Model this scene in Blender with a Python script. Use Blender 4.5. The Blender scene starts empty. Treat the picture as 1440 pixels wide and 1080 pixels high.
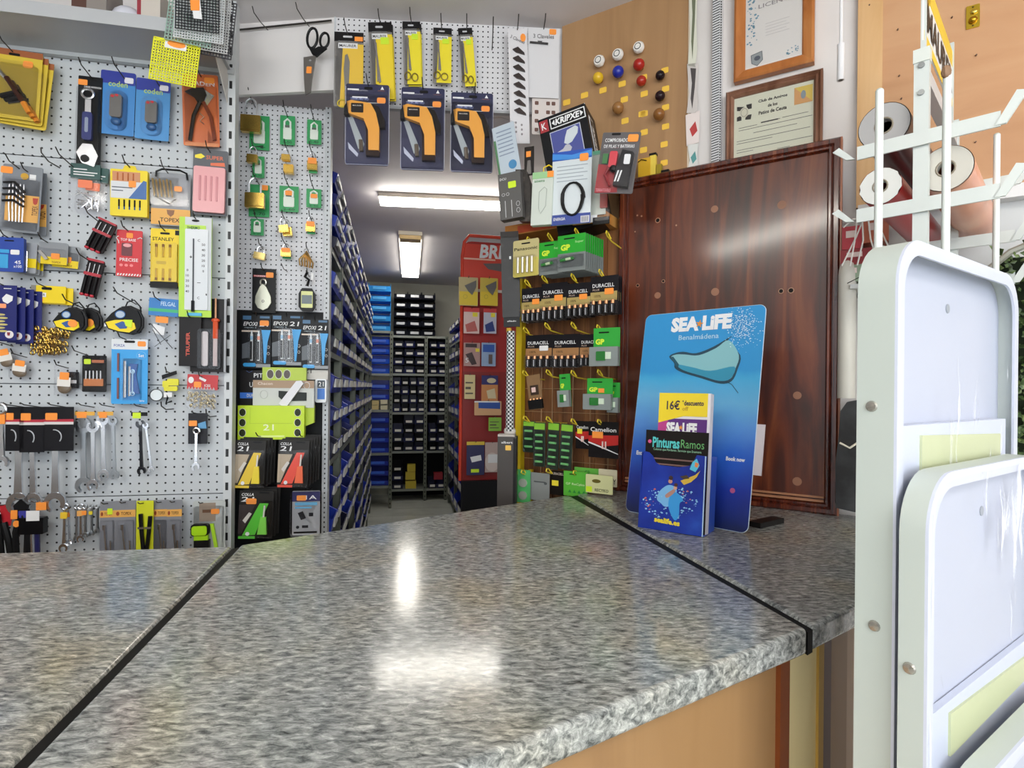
import bpy, math, random
from mathutils import Matrix, Vector
SC = bpy.context.scene
COL = SC.collection
R = random.Random(7)
# ------------------------------------------------------------------ camera, light, exposure
F, CX, CY, ROLL, CAMZ = 800.0, 720.0, 545.0, 0.010, 1.30
RV = Vector((math.cos(ROLL), 0, math.sin(ROLL))); UV = Vector((-math.sin(ROLL), 0, math.cos(ROLL)))
CAM = Vector((0, 0, CAMZ))
cd = bpy.data.cameras.new('camera'); cd.sensor_width = 36; cd.lens = F / 1440 * 36; cd.clip_start = .02
cd.shift_y = (CY - 540) / 1440
cam = bpy.data.objects.new('camera', cd); COL.objects.link(cam)
mw = Matrix.Identity(4)
for i in range(3):
    mw[i][0] = RV[i]; mw[i][1] = UV[i]; mw[i][2] = (0, -1, 0)[i]; mw[i][3] = CAM[i]
cam.matrix_world = mw
SC.camera = cam
try: SC.cycles.transparent_max_bounces = 40
except Exception: pass
w = bpy.data.worlds.new('world'); SC.world = w; w.use_nodes = True
w.node_tree.nodes['Background'].inputs[0].default_value = (.80, .90, 1, 1)
w.node_tree.nodes['Background'].inputs[1].default_value = 1.4
SC.view_settings.view_transform = 'Standard'; SC.view_settings.look = 'None'
SC.view_settings.gamma = 1; SC.view_settings.use_curve_mapping = False
SC.view_settings.exposure = 0.60
def area(name, loc, target, sx, sy, power, col=(1, 1, 1)):
    l = bpy.data.lights.new(name, 'AREA'); l.shape = 'RECTANGLE'; l.size = sx; l.size_y = sy; l.energy = power; l.color = col
    o = bpy.data.objects.new(name, l); COL.objects.link(o); o.location = loc
    o.rotation_euler = (Vector(target) - Vector(loc)).to_track_quat('-Z', 'Y').to_euler()
    return o
# daylight coming through the shop window behind the camera
area('window_daylight', (0.6, -2.25, 1.65), (0.3, 1.5, 1.1), 3.6, 1.7, 47, (.95, .98, 1))
# ------------------------------------------------------------------ materials
MC = {}
def lin(c): return c / 12.92 if c <= .04045 else ((c + .055) / 1.055) ** 2.4
def rgb(h):
    h = h.lstrip('#'); return tuple(lin(int(h[i:i + 2], 16) / 255) for i in (0, 2, 4)) + (1,)
def m(h, r=.45, metal=0., em=0.):
    k = (h, r, metal, em)
    if k in MC: return MC[k]
    x = bpy.data.materials.new('paint'); x.use_nodes = True
    b = x.node_tree.nodes['Principled BSDF']
    b.inputs['Base Color'].default_value = rgb(h); b.inputs['Roughness'].default_value = r; b.inputs['Metallic'].default_value = metal
    if max(rgb(h)[:3]) < .03: b.inputs['Specular IOR Level'].default_value = .22
    if em: b.inputs['Emission Color'].default_value = rgb(h); b.inputs['Emission Strength'].default_value = em
    MC[k] = x; return x
def nodes(name):
    x = bpy.data.materials.new(name); x.use_nodes = True; t = x.node_tree
    return x, t, t.nodes['Principled BSDF']
def N(t, typ, **kw):
    n = t.nodes.new(typ)
    for k, v in kw.items():
        if k.startswith('i_'): n.inputs[int(k[2:])].default_value = v
        else: setattr(n, k, v)
    return n
def ramp(t, fac, stops):
    n = N(t, 'ShaderNodeValToRGB'); e = n.color_ramp.elements
    while len(e) < len(stops): e.new(.5)
    for i, (p, c) in enumerate(stops): e[i].position = p; e[i].color = rgb(c)
    t.links.new(fac, n.inputs[0]); return n.outputs[0]
def clear_mat(name, tint='ffffff', fac=.12, rough=.08, lo=.03):
    x = bpy.data.materials.new(name); x.use_nodes = True; t = x.node_tree; t.nodes.clear()
    o = N(t, 'ShaderNodeOutputMaterial'); mx = N(t, 'ShaderNodeMixShader'); tr = N(t, 'ShaderNodeBsdfTransparent'); g = N(t, 'ShaderNodeBsdfGlossy')
    tr.inputs[0].default_value = rgb(tint); g.inputs['Roughness'].default_value = rough
    lw = N(t, 'ShaderNodeLayerWeight'); lw.inputs[0].default_value = .35
    mr = N(t, 'ShaderNodeMapRange'); mr.inputs[3].default_value = lo; mr.inputs[4].default_value = fac * 5
    t.links.new(lw.outputs['Fresnel'], mr.inputs[0]); t.links.new(mr.outputs[0], mx.inputs[0])
    t.links.new(tr.outputs[0], mx.inputs[1]); t.links.new(g.outputs[0], mx.inputs[2]); t.links.new(mx.outputs[0], o.inputs[0])
    return x
CLEAR = clear_mat('clear_plastic', 'fefeff', .05, .12, .02)
FILM = clear_mat('wrapping_film', 'fcfcff', .09, .16, .06)
GLASS = clear_mat('window_glass', 'fefefe', .1, .02, .02)
def peg_mat(name, pitch, rad, base, ox=0, oz=0):
    x, t, b = nodes(name)
    tc = N(t, 'ShaderNodeTexCoord'); sp = N(t, 'ShaderNodeSeparateXYZ'); t.links.new(tc.outputs['Object'], sp.inputs[0])
    outs = []
    for ax, off in ((0, ox), (2, oz)):
        a = N(t, 'ShaderNodeMath', operation='ADD'); t.links.new(sp.outputs[ax], a.inputs[0]); a.inputs[1].default_value = off + 50 * pitch
        q = N(t, 'ShaderNodeMath', operation='MODULO'); t.links.new(a.outputs[0], q.inputs[0]); q.inputs[1].default_value = pitch
        s_ = N(t, 'ShaderNodeMath', operation='SUBTRACT'); t.links.new(q.outputs[0], s_.inputs[0]); s_.inputs[1].default_value = pitch / 2
        p = N(t, 'ShaderNodeMath', operation='POWER'); t.links.new(s_.outputs[0], p.inputs[0]); p.inputs[1].default_value = 2
        outs.append(p.outputs[0])
    a = N(t, 'ShaderNodeMath', operation='ADD'); t.links.new(outs[0], a.inputs[0]); t.links.new(outs[1], a.inputs[1])
    lt = N(t, 'ShaderNodeMath', operation='LESS_THAN'); t.links.new(a.outputs[0], lt.inputs[0]); lt.inputs[1].default_value = rad * rad
    mx = N(t, 'ShaderNodeMix', data_type='RGBA'); t.links.new(lt.outputs[0], mx.inputs[0]); mx.inputs[6].default_value = rgb(base); mx.inputs[7].default_value = rgb('1c1e22')
    t.links.new(mx.outputs[2], b.inputs['Base Color']); b.inputs['Roughness'].default_value = .5
    return x
def slot_mat(name, base, pitch, rx, rz, metal=0.0):
    """metal upright with rectangular slots along its length"""
    x, t, b = nodes(name)
    tc = N(t, 'ShaderNodeTexCoord'); sp = N(t, 'ShaderNodeSeparateXYZ'); t.links.new(tc.outputs['Object'], sp.inputs[0])
    q = N(t, 'ShaderNodeMath', operation='PINGPONG'); t.links.new(sp.outputs[2], q.inputs[0]); q.inputs[1].default_value = pitch / 2
    l1 = N(t, 'ShaderNodeMath', operation='LESS_THAN'); t.links.new(q.outputs[0], l1.inputs[0]); l1.inputs[1].default_value = rz
    ab = N(t, 'ShaderNodeMath', operation='ABSOLUTE'); t.links.new(sp.outputs[0], ab.inputs[0])
    l2 = N(t, 'ShaderNodeMath', operation='LESS_THAN'); t.links.new(ab.outputs[0], l2.inputs[0]); l2.inputs[1].default_value = rx
    mu = N(t, 'ShaderNodeMath', operation='MULTIPLY'); t.links.new(l1.outputs[0], mu.inputs[0]); t.links.new(l2.outputs[0], mu.inputs[1])
    mx = N(t, 'ShaderNodeMix', data_type='RGBA'); t.links.new(mu.outputs[0], mx.inputs[0]); mx.inputs[6].default_value = rgb(base); mx.inputs[7].default_value = rgb('111315')
    t.links.new(mx.outputs[2], b.inputs['Base Color']); b.inputs['Roughness'].default_value = .45; b.inputs['Metallic'].default_value = metal
    return x
def wood_mat(name, stops, scale=(14, 14, 1.2), rough=.35, dist=2.0, ns=3.0, coat=0.):
    x, t, b = nodes(name)
    tc = N(t, 'ShaderNodeTexCoord'); mp = N(t, 'ShaderNodeMapping'); mp.inputs['Scale'].default_value = scale
    t.links.new(tc.outputs['Object'], mp.inputs[0])
    n = N(t, 'ShaderNodeTexNoise'); n.inputs['Scale'].default_value = ns; n.inputs['Detail'].default_value = 6; n.inputs['Distortion'].default_value = dist
    t.links.new(mp.outputs[0], n.inputs['Vector'])
    t.links.new(ramp(t, n.outputs[0], stops), b.inputs['Base Color']); b.inputs['Roughness'].default_value = rough
    b.inputs['Coat Weight'].default_value = coat; b.inputs['Coat Roughness'].default_value = .12
    return x
def noisy(name, stops, scale, rough, detail=4, sc=(1, 1, 1), rot=0, spec=None, bump=0):
    x, t, b = nodes(name)
    tc = N(t, 'ShaderNodeTexCoord'); mp = N(t, 'ShaderNodeMapping'); mp.inputs['Scale'].default_value = sc; mp.inputs['Rotation'].default_value = (0, 0, rot)
    t.links.new(tc.outputs['Object'], mp.inputs[0])
    n = N(t, 'ShaderNodeTexNoise'); n.inputs['Scale'].default_value = scale; n.inputs['Detail'].default_value = detail
    t.links.new(mp.outputs[0], n.inputs['Vector'])
    t.links.new(ramp(t, n.outputs[0], stops), b.inputs['Base Color']); b.inputs['Roughness'].default_value = rough
    if bump:
        bp = N(t, 'ShaderNodeBump'); bp.inputs['Strength'].default_value = bump; bp.inputs['Distance'].default_value = .004
        t.links.new(n.outputs[0], bp.inputs['Height']); t.links.new(bp.outputs[0], b.inputs['Normal'])
    return x
def granite():
    x, t, b = nodes('granite')
    tc = N(t, 'ShaderNodeTexCoord'); mp = N(t, 'ShaderNodeMapping'); mp.inputs['Rotation'].default_value = (0, 0, math.radians(-16)); mp.inputs['Scale'].default_value = (1, 2.6, 2)
    t.links.new(tc.outputs['Object'], mp.inputs[0])
    n1 = N(t, 'ShaderNodeTexNoise'); n1.inputs['Scale'].default_value = 58; n1.inputs['Detail'].default_value = 6; n1.inputs['Roughness'].default_value = .7; n1.inputs['Distortion'].default_value = .5
    t.links.new(mp.outputs[0], n1.inputs['Vector'])
    c1 = ramp(t, n1.outputs[0], [(.28, '2c2d2d'), (.40, '686b6a'), (.51, '979996'), (.62, 'c0c1bd'), (.76, 'faf9f5')])
    n2 = N(t, 'ShaderNodeTexNoise'); n2.inputs['Scale'].default_value = 5; n2.inputs['Detail'].default_value = 3
    t.links.new(tc.outputs['Object'], n2.inputs['Vector'])
    c2 = ramp(t, n2.outputs[0], [(.35, 'e9ecef'), (.5, 'fafaf8'), (.66, 'fbf2e2')])
    mx = N(t, 'ShaderNodeMix', data_type='RGBA', blend_type='MULTIPLY'); mx.inputs[0].default_value = 1
    t.links.new(c1, mx.inputs[6]); t.links.new(c2, mx.inputs[7]); t.links.new(mx.outputs[2], b.inputs['Base Color'])
    b.inputs['Roughness'].default_value = .14; b.inputs['Specular IOR Level'].default_value = .5
    return x
GRAN = granite()
WHITE_W = noisy('wall_paint', [(.3, 'd6d0cd'), (.7, 'e2dedb')], 3, .7)
CEIL = noisy('ceiling_paint', [(.3, 'd8d2d2'), (.7, 'e2dddd')], 2, .65)
FLOORM = noisy('floor_tile', [(.3, 'b9bcb2'), (.7, 'cfd2c8')], 4, .25)
SAPELE = wood_mat('dark_sapele', [(.25, '260d05'), (.45, '4c1d0b'), (.6, '6c2f13'), (.8, '8a4a22')], (9, 9, .8), .34, 1.5, 2.2, .6)
SAPFR = wood_mat('sapele_moulding', [(.3, '33100a'), (.55, '5a2110'), (.8, '8c4a2c')], (20, 20, 1.5), .26, 1, 3, .7)
BEECH = wood_mat('beech_panel', [(.25, '9c7650'), (.5, 'ab845b'), (.8, 'b79169')], (5, 5, .5), .55, 1.2, 2.0)
PLY = wood_mat('plywood', [(.25, 'b4835a'), (.5, 'c4946b'), (.8, 'cfa47b')], (.8, 3, 4), .6, 1.2, 2.0)
CABW = wood_mat('cabinet_wood', [(.25, '8e6a45'), (.5, '9d784f'), (.8, 'ab865c')], (4, 4, .4), .4, 1.0, 2.0)
SHELFW = wood_mat('orange_pine', [(.3, 'b3702c'), (.6, 'd08f42'), (.8, 'dba35a')], (4, 4, 4), .5, 1, 2)
CHROME = m('e2e4e8', .26, 1); STEEL = m('b4b8bc', .32, 1); BRASS = m('c2a050', .25, 1); HOOKM = m('4a4744', .35, .8)
# ------------------------------------------------------------------ geometry helpers
class Plane:
    """a vertical plane through p0; u runs to the right as seen from the camera, n points to the viewer"""
    def __init__(s, x, y, deg):
        a = math.radians(deg); s.a = a; s.p = Vector((x, y, 0)); s.u = Vector((math.cos(a), math.sin(a), 0)); s.n = Vector((math.sin(a), -math.cos(a), 0))
    def hit(s, px, py, off=0):
        d = Vector((0, 1, 0)) + RV * ((px - CX) / F) + UV * ((CY - py) / F)
        q = s.p + s.n * off
        t = (q - CAM).dot(s.n) / d.dot(s.n)
        w_ = CAM + d * t
        return (w_ - q).dot(s.u), w_.z, w_
def onz(px, py, z):
    d = Vector((0, 1, 0)) + RV * ((px - CX) / F) + UV * ((CY - py) / F)
    t = (z - CAMZ) / d.z
    return CAM + d * t
def rrect(x0, z0, x1, z1, r=0, n=4):
    if x0 > x1: x0, x1 = x1, x0
    if z0 > z1: z0, z1 = z1, z0
    r = min(r, (x1 - x0) / 2.01, (z1 - z0) / 2.01)
    if r <= 0: return [(x0, z0), (x1, z0), (x1, z1), (x0, z1)]
    out = []
    for cx, cz, a0 in ((x1 - r, z0 + r, -90), (x1 - r, z1 - r, 0), (x0 + r, z1 - r, 90), (x0 + r, z0 + r, 180)):
        for i in range(n + 1):
            a = math.radians(a0 + 90 * i / n); out.append((cx + r * math.cos(a), cz + r * math.sin(a)))
    return out
def area2(p): return sum(p[i][0] * p[(i + 1) % len(p)][1] - p[(i + 1) % len(p)][0] * p[i][1] for i in range(len(p)))
class MB:
    def __init__(s): s.v = []; s.f = []
    def prism(s, pts, y0, y1):
        """pts in (x, z), extruded between the two y values"""
        if area2(pts) < 0: pts = pts[::-1]
        if y0 > y1: y0, y1 = y1, y0
        k = len(s.v); n = len(pts)
        s.v += [(x, y0, z) for x, z in pts] + [(x, y1, z) for x, z in pts]
        s.f.append(tuple(range(k, k + n))); s.f.append(tuple(range(k + 2 * n - 1, k + n - 1, -1)))
        for i in range(n):
            j = (i + 1) % n; s.f.append((k + j, k + i, k + n + i, k + n + j))
        return s
    def zprism(s, pts, z0, z1):
        if area2(pts) < 0: pts = pts[::-1]
        k = len(s.v); n = len(pts)
        s.v += [(x, y, z0) for x, y in pts] + [(x, y, z1) for x, y in pts]
        s.f.append(tuple(range(k + n - 1, k - 1, -1))); s.f.append(tuple(range(k + n, k + 2 * n)))
        for i in range(n):
            j = (i + 1) % n; s.f.append((k + i, k + j, k + n + j, k + n + i))
        return s
    def box(s, x0, y0, z0, x1, y1, z1): return s.prism([(x0, z0), (x1, z0), (x1, z1), (x0, z1)], y0, y1)
    def tube(s, pts, r, n=7, closed=False):
        P = [Vector(p) for p in pts]; k = len(s.v); c = len(P); up = None
        for i, p in enumerate(P):
            a = P[(i - 1) % c] if (closed or i > 0) else p; b = P[(i + 1) % c] if (closed or i < c - 1) else p
            t = (b - a)
            t = t.normalized() if t.length > 1e-9 else Vector((0, 0, 1))
            if up is None: up = t.orthogonal().normalized()
            up = (up - t * up.dot(t)); up = up.normalized() if up.length > 1e-6 else t.orthogonal().normalized()
            sd = t.cross(up)
            rr_ = r[i] if isinstance(r, (list, tuple)) else r
            for j in range(n):
                g = 2 * math.pi * j / n; q = p + (up * math.cos(g) + sd * math.sin(g)) * rr_; s.v.append(tuple(q))
        for i in range(c if closed else c - 1):
            i2 = (i + 1) % c
            for j in range(n):
                j2 = (j + 1) % n; s.f.append((k + i * n + j, k + i * n + j2, k + i2 * n + j2, k + i2 * n + j))
        if not closed:
            s.f.append(tuple(range(k + n - 1, k - 1, -1))); s.f.append(tuple(range(k + (c - 1) * n, k + c * n)))
        return s
    def ball(s, c, rx, ry, rz, n=12, h=8):
        k = len(s.v)
        s.v.append((c[0], c[1], c[2] - rz))
        for i in range(1, h):
            a = math.pi * i / h
            for j in range(n):
                g = 2 * math.pi * j / n; s.v.append((c[0] + rx * math.sin(a) * math.cos(g), c[1] + ry * math.sin(a) * math.sin(g), c[2] - rz * math.cos(a)))
        s.v.append((c[0], c[1], c[2] + rz)); top = len(s.v) - 1
        for j in range(n):
            j2 = (j + 1) % n
            s.f.append((k, k + 1 + j2, k + 1 + j)); s.f.append((top, top - n + j, top - n + j2))
            for i in range(h - 2):
                a_ = k + 1 + i * n; s.f.append((a_ + j, a_ + j2, a_ + n + j2, a_ + n + j))
        return s
    def frame(s, x0, z0, x1, z1, prof, y=0):
        """mitred frame: prof is a list of (inset, depth toward viewer)"""
        k = len(s.v); n = len(prof)
        for i, d in prof: s.v += [(x0 + i, y - d, z0 + i), (x1 - i, y - d, z0 + i), (x1 - i, y - d, z1 - i), (x0 + i, y - d, z1 - i)]
        for q in range(n):
            q2 = (q + 1) % n
            for c in range(4):
                c2 = (c + 1) % 4; s.f.append((k + q * 4 + c, k + q * 4 + c2, k + q2 * 4 + c2, k + q2 * 4 + c))
        return s
    def lathe(s, prof, c=(0, 0, 0), n=16, axis=2):
        k = len(s.v); q = len(prof)
        for r, h in prof:
            for j in range(n):
                g = 2 * math.pi * j / n; a, b_ = r * math.cos(g), r * math.sin(g)
                s.v.append((c[0] + a, c[1] + b_, c[2] + h) if axis == 2 else ((c[0] + a, c[1] - h, c[2] + b_) if axis == 1 else (c[0] + h, c[1] + a, c[2] + b_)))
        for i in range(q - 1):
            for j in range(n):
                j2 = (j + 1) % n; s.f.append((k + i * n + j, k + i * n + j2, k + (i + 1) * n + j2, k + (i + 1) * n + j))
        s.f.append(tuple(range(k + n - 1, k - 1, -1))); s.f.append(tuple(range(k + (q - 1) * n, k + q * n)))
        return s
    def build(s, name, mat, parent=None, smooth=False, M=None, bevel=0):
        me = bpy.data.meshes.new(name); me.from_pydata(s.v, [], s.f); me.update()
        if mat: me.materials.append(mat)
        o = bpy.data.objects.new(name, me); COL.objects.link(o)
        if smooth:
            for p in me.polygons: p.use_smooth = True
            try: me.set_sharp_from_angle(angle=math.radians(38))
            except Exception: pass
        if parent: o.parent = parent
        if M is not None: o.matrix_world = M
        if bevel:
            b = o.modifiers.new('bevel', 'BEVEL'); b.width = bevel; b.segments = 4; b.limit_method = 'ANGLE'
            for p in me.polygons: p.use_smooth = True
            me.set_sharp_from_angle(angle=math.radians(60))
        return o
def tag(o, label, cat, group=None, kind=None):
    if label: o['label'] = label
    if cat: o['category'] = cat
    if group: o['group'] = group
    if kind: o['kind'] = kind
    return o
def frameM(pl, u, z, off=0, tilt=0, lean=0):
    M = Matrix.Identity(4)
    for i in range(3): M[i][0] = pl.u[i]; M[i][1] = -pl.n[i]; M[i][3] = (pl.p + pl.u * u + pl.n * off)[i]
    M[2][3] = z
    return M @ Matrix.Rotation(math.radians(tilt), 4, 'Y') @ Matrix.Rotation(math.radians(lean), 4, 'X')
def empty(name, M, label, cat, group=None, kind=None):
    o = bpy.data.objects.new(name, None); COL.objects.link(o); o.empty_display_size = .02; o.matrix_world = M
    return tag(o, label, cat, group, kind)
TC = {}
def text_mesh(s, bold=.0):
    if (s, bold) in TC: return TC[(s, bold)]
    c = bpy.data.curves.new('t', 'FONT'); c.body = s; c.size = 1; c.offset = bold; c.resolution_u = 2; c.extrude = 0
    c.align_x = 'CENTER'; c.align_y = 'CENTER'
    o = bpy.data.objects.new('t', c); COL.objects.link(o)
    dg = bpy.context.evaluated_depsgraph_get(); me = bpy.data.meshes.new_from_object(o.evaluated_get(dg))
    bpy.data.objects.remove(o)
    vs = [v.co.copy() for v in me.vertices]; fs = [tuple(p.vertices) for p in me.polygons]
    if not vs: vs = [Vector((0, 0, 0))]
    x0 = min(v.x for v in vs); x1 = max(v.x for v in vs); y0 = min(v.y for v in vs); y1 = max(v.y for v in vs)
    res = ([((v.x - x0) / max(x1 - x0, 1e-6) - .5, (v.y - y0) / max(y1 - y0, 1e-6) - .5) for v in vs], fs, (x1 - x0) / max(y1 - y0, 1e-6))
    TC[(s, bold)] = res; return res
def put_text(name, s, parent, cx, cz, w, h, y, mat, bold=.01, rot=0, slant=0):
    """letters as flat print; w or h may be None to keep the font's own proportion"""
    vs, fs, asp = text_mesh(s, bold)
    if w is None: w = h * asp
    if h is None: h = w / asp
    c, sn = math.cos(math.radians(rot)), math.sin(math.radians(rot))
    V = []
    for x, z in vs:
        X = x * w + slant * z * h; Z = z * h
        V.append((cx + X * c - Z * sn, y, cz + X * sn + Z * c))
    me = bpy.data.meshes.new(name); me.from_pydata(V, [], fs); me.materials.append(mat)
    o = bpy.data.objects.new(name, me); COL.objects.link(o); o.parent = parent
    return o
class It:
    """one thing placed on a plane from its outline in the photo; parts use 0..1 across and 0..1 down, depths in mm"""
    def __init__(s, pl, box, off, name, label, cat, group=None, tilt=0, lean=0, kind=None):
        x0, y0, x1, y1 = box; xm, ym = (x0 + x1) / 2, (y0 + y1) / 2
        u0 = pl.hit(x0, ym, off)[0]; u1 = pl.hit(x1, ym, off)[0]; z1 = pl.hit(xm, y0, off)[1]; z0 = pl.hit(xm, y1, off)[1]
        s.W, s.H = u1 - u0, z1 - z0; s.pl, s.off, s.u, s.z0, s.z1 = pl, off, (u0 + u1) / 2, z0, z1
        M = frameM(pl, s.u, (z0 + z1) / 2, off, tilt, lean) @ Matrix.Translation((0, 0, -s.H / 2))
        s.o = empty(name, M, label, cat, group, kind); s.n = 0; s.label = label
    def P(s, x, y): return ((x - .5) * s.W, (1 - y) * s.H)
    def add(s, name, mat, *shapes, parent=None, smooth=None, label=None, kind=None):
        b = MB(); sm = False
        for q in shapes:
            k = q[0]
            if k == 'b':
                p0, p1 = s.P(q[1], q[2]), s.P(q[3], q[4]); r = q[7] * s.W if len(q) > 7 else 0
                b.prism(rrect(p0[0], p1[1], p1[0], p0[1], r), -q[5] / 1000, -q[6] / 1000)
            elif k == 'p': b.prism([s.P(*p) for p in q[1]], -q[2] / 1000, -q[3] / 1000)
            elif k == 't': b.tube([(s.P(p[0], p[1])[0], -p[2] / 1000, s.P(p[0], p[1])[1]) for p in q[1]], q[2] / 1000, q[3] if len(q) > 3 else 7); sm = True
            elif k == 'e':
                n = 18; p = s.P(q[1], q[2])
                b.prism([(p[0] + q[3] * s.W * math.cos(2 * math.pi * i / n), p[1] + q[4] * s.H * math.sin(2 * math.pi * i / n)) for i in range(n)], -q[5] / 1000, -q[6] / 1000)
            elif k == 's': p = s.P(q[1], q[2]); b.ball((p[0], -q[6] / 1000, p[1]), q[3] * s.W, q[5] / 1000, q[4] * s.H); sm = True
            elif k == 'r':
                n = 20; p = s.P(q[1], q[2])
                b.tube([(p[0] + q[3] * s.W * math.cos(2 * math.pi * i / n), -q[6] / 1000, p[1] + q[4] * s.H * math.sin(2 * math.pi * i / n)) for i in range(n)], q[5] / 1000, 7, True); sm = True
        o = b.build(name, mat, parent or s.o, sm if smooth is None else smooth)
        if label: o['label'] = label
        if kind: o['kind'] = kind
        return o
    def text(s, t, cx, cy, w, h, mat, d, name='lettering', bold=.01, rot=0, slant=0, parent=None):
        p = s.P(cx, cy)
        return put_text(name, t, parent or s.o, p[0], p[1], w * s.W if w else None, h * s.H if h else None, -d / 1000, mat, bold, rot, slant)
def children(o): return [c for c in COL.objects if c.parent is o]
def copy_tree(o, M=None, label=None, group=None):
    r = o.copy(); COL.objects.link(r)
    if M is not None: r.matrix_world = M
    if label: r['label'] = label
    if group: r['group'] = group
    for ch in o.children:
        c = ch.copy(); COL.objects.link(c); c.parent = r
        for g in ch.children:
            d = g.copy(); COL.objects.link(d); d.parent = c
    return r
ORD = ['', 'second', 'third', 'fourth', 'fifth', 'sixth', 'seventh', 'eighth', 'ninth', 'tenth']
def stack(it, n, back=6, du=0, dz=0, what='card', grp=None, tilt=0):
    """n-1 copies hung behind the first one on the same hook"""
    bpy.context.view_layer.update()
    if grp: it.o['group'] = grp
    pl = it.pl
    for i in range(1, n):
        M = Matrix.Translation(-pl.n * back / 1000 * i + pl.u * du / 1000 * i + Vector((0, 0, dz / 1000 * i))) @ it.o.matrix_world @ Matrix.Rotation(math.radians(tilt * i), 4, 'Y')
        copy_tree(it.o, M, '%s, %s in its stack behind the front one' % (what, ORD[i]), grp)
def hook(it, nx=.5, ny=.06, L=70, what='pack', mat=None, up=14, back=None):
    """wire hook from the board through the hanging hole, tip toward the viewer"""
    u = it.u + (nx - .5) * it.W; z = it.z0 + (1 - ny) * it.H
    M = frameM(it.pl, u, z, 0)
    b = MB(); s0 = 0 if back is None else back
    e = it.off + L / 1000
    b.tube([(0, 0, 0), (0, -.006, 0), (0, -e * .85, e * .10), (0, -e, e * .10 + up / 1000)], .0017, 6)
    o = b.build('peg_hook', mat or HOOKM, None, True, M)
    return tag(o, 'dark wire peg hook holding the ' + what, 'hook', 'wire hooks on the pegboards')
# ------------------------------------------------------------------ the planes the shop is made of
H0 = CAMZ; CEILZ = H0 + 1.25; TOPZ = H0 - .32
LW = Plane(-.909, 1.85, 11.5)       # pegboard wall on the left
CB = Plane(-.677, 2.10, 10)         # narrow pegboard at the end of the bin shelving
HC = Plane(-.61, 1.93, 3.7)         # pegboard header over the passage
HL = Plane(-.61, 1.93, -6.6)        # plain header board to its left
RW = Plane(.163, 1.98, -32.2)       # right wall
GA = math.radians(11.65)
def G(u, v, z=0): return Vector((u * math.cos(GA) - v * math.sin(GA), u * math.sin(GA) + v * math.cos(GA), z))
def GM(u, v, z=0, rot=0):
    return Matrix.Translation(G(u, v, z)) @ Matrix.Rotation(GA + math.radians(rot), 4, 'Z')
def struct(mb, name, mat, M=None):
    o = mb.build(name, mat, None, False, M); o['kind'] = 'structure'; return o
# ------------------------------------------------------------------ room shell
struct(MB().box(-5.5, -2.6, -.05, 5, 9, 0), 'floor', None).data.materials.append(FLOORM)
g = MB()
for i in range(14): g.box(-1.0 + i * .33 - .0015, 2.2, 0, -1.0 + i * .33 + .0015, 8, .0012)
for i in range(16): g.box(-1.5, 2.2 + i * .33, 0, 3, 2.203 + i * .33, .0012)
struct(g, 'trim_1', m('9a9c93', .7), Matrix.Rotation(GA, 4, 'Z'))
struct(MB().box(-5.5, -2.6, CEILZ, 5, 9, CEILZ + .06), 'ceiling', CEIL)
struct(MB().box(-1.6, 0, 0, 2.6, .1, CEILZ), 'wall_back', noisy('back_wall_paint', [(.3, 'b5b5a6'), (.7, 'c6c6b8')], 3, .7), GM(0, 7.02))
struct(MB().box(-.1, 0, 0, 0, 4.6, CEILZ), 'wall_corridor_left', WHITE_W, GM(-.75, 2.5))
struct(MB().box(0, 0, 0, .1, 5.2, CEILZ), 'wall_corridor_right', WHITE_W, GM(1.12, 1.95))
M_ = frameM(RW, 0, 0, 0)
struct(MB().box(.003, 0, 0, 3.9, .1, CEILZ), 'wall_right', WHITE_W, M_)
M_ = frameM(LW, 0, 0, 0)
struct(MB().box(-4.2, .03, 0, -.05, .06, CEILZ), 'wall_left', WHITE_W, M_)
struct(MB().box(-5.5, -2.6, 0, -4.9, 2.2, CEILZ), 'wall_west', WHITE_W)
struct(MB().box(3.45, -2.6, 0, 3.55, 0.1, CEILZ), 'wall_east', WHITE_W)
fw = MB(); fw.box(-5, -2.6, 0, 3.5, -2.5, .75); fw.box(-5, -2.6, 2.5, 3.5, -2.5, CEILZ); fw.box(-5, -2.6, .75, -2.2, -2.5, 2.5); fw.box(2.9, -2.6, .75, 3.5, -2.5, 2.5)
struct(fw, 'wall_front', WHITE_W)
wf = MB()
for x in (-2.2, -.93, .35, 1.62, 2.85): wf.box(x, -2.58, .75, x + .05, -2.52, 2.5)
wf.box(-2.2, -2.58, .75, 2.9, -2.52, .8); wf.box(-2.2, -2.58, 2.45, 2.9, -2.52, 2.5)
struct(wf, 'window_1', m('d8dadb', .4))
struct(MB().box(-2.2, -2.555, .8, 2.9, -2.549, 2.45), 'window_2', GLASS)
# header boards over the passage
hz = H0 + 412 / F * 1.95
o = MB().box(-.355, 0, hz, -.002, .016, CEILZ).build('header_board', m('e4e0de', .5), None, False, frameM(HL, 0, 0))
tag(o, 'plain white header board above the narrow padlock pegboard', 'board')
t = empty('pegboard_header', frameM(HC, 0, H0 + .955), 'wide white perforated header board hung under the ceiling over the passage', 'pegboard')
PEG_H = peg_mat('header_pegboard', .0175, .0027, 'd9d8da')
MB().box(.0, 0, 0, .785, .014, CEILZ - H0 - .955).build('panel', PEG_H, t)
MB().box(-.004, -.004, 0, 0.0, .014, CEILZ - H0 - .955).build('edge_trim', m('c9ccd0', .4), t)
MB().box(.0, -.003, -.008, .785, .016, 0).build('bottom_rail', m('b9babc', .4), t)
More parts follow.
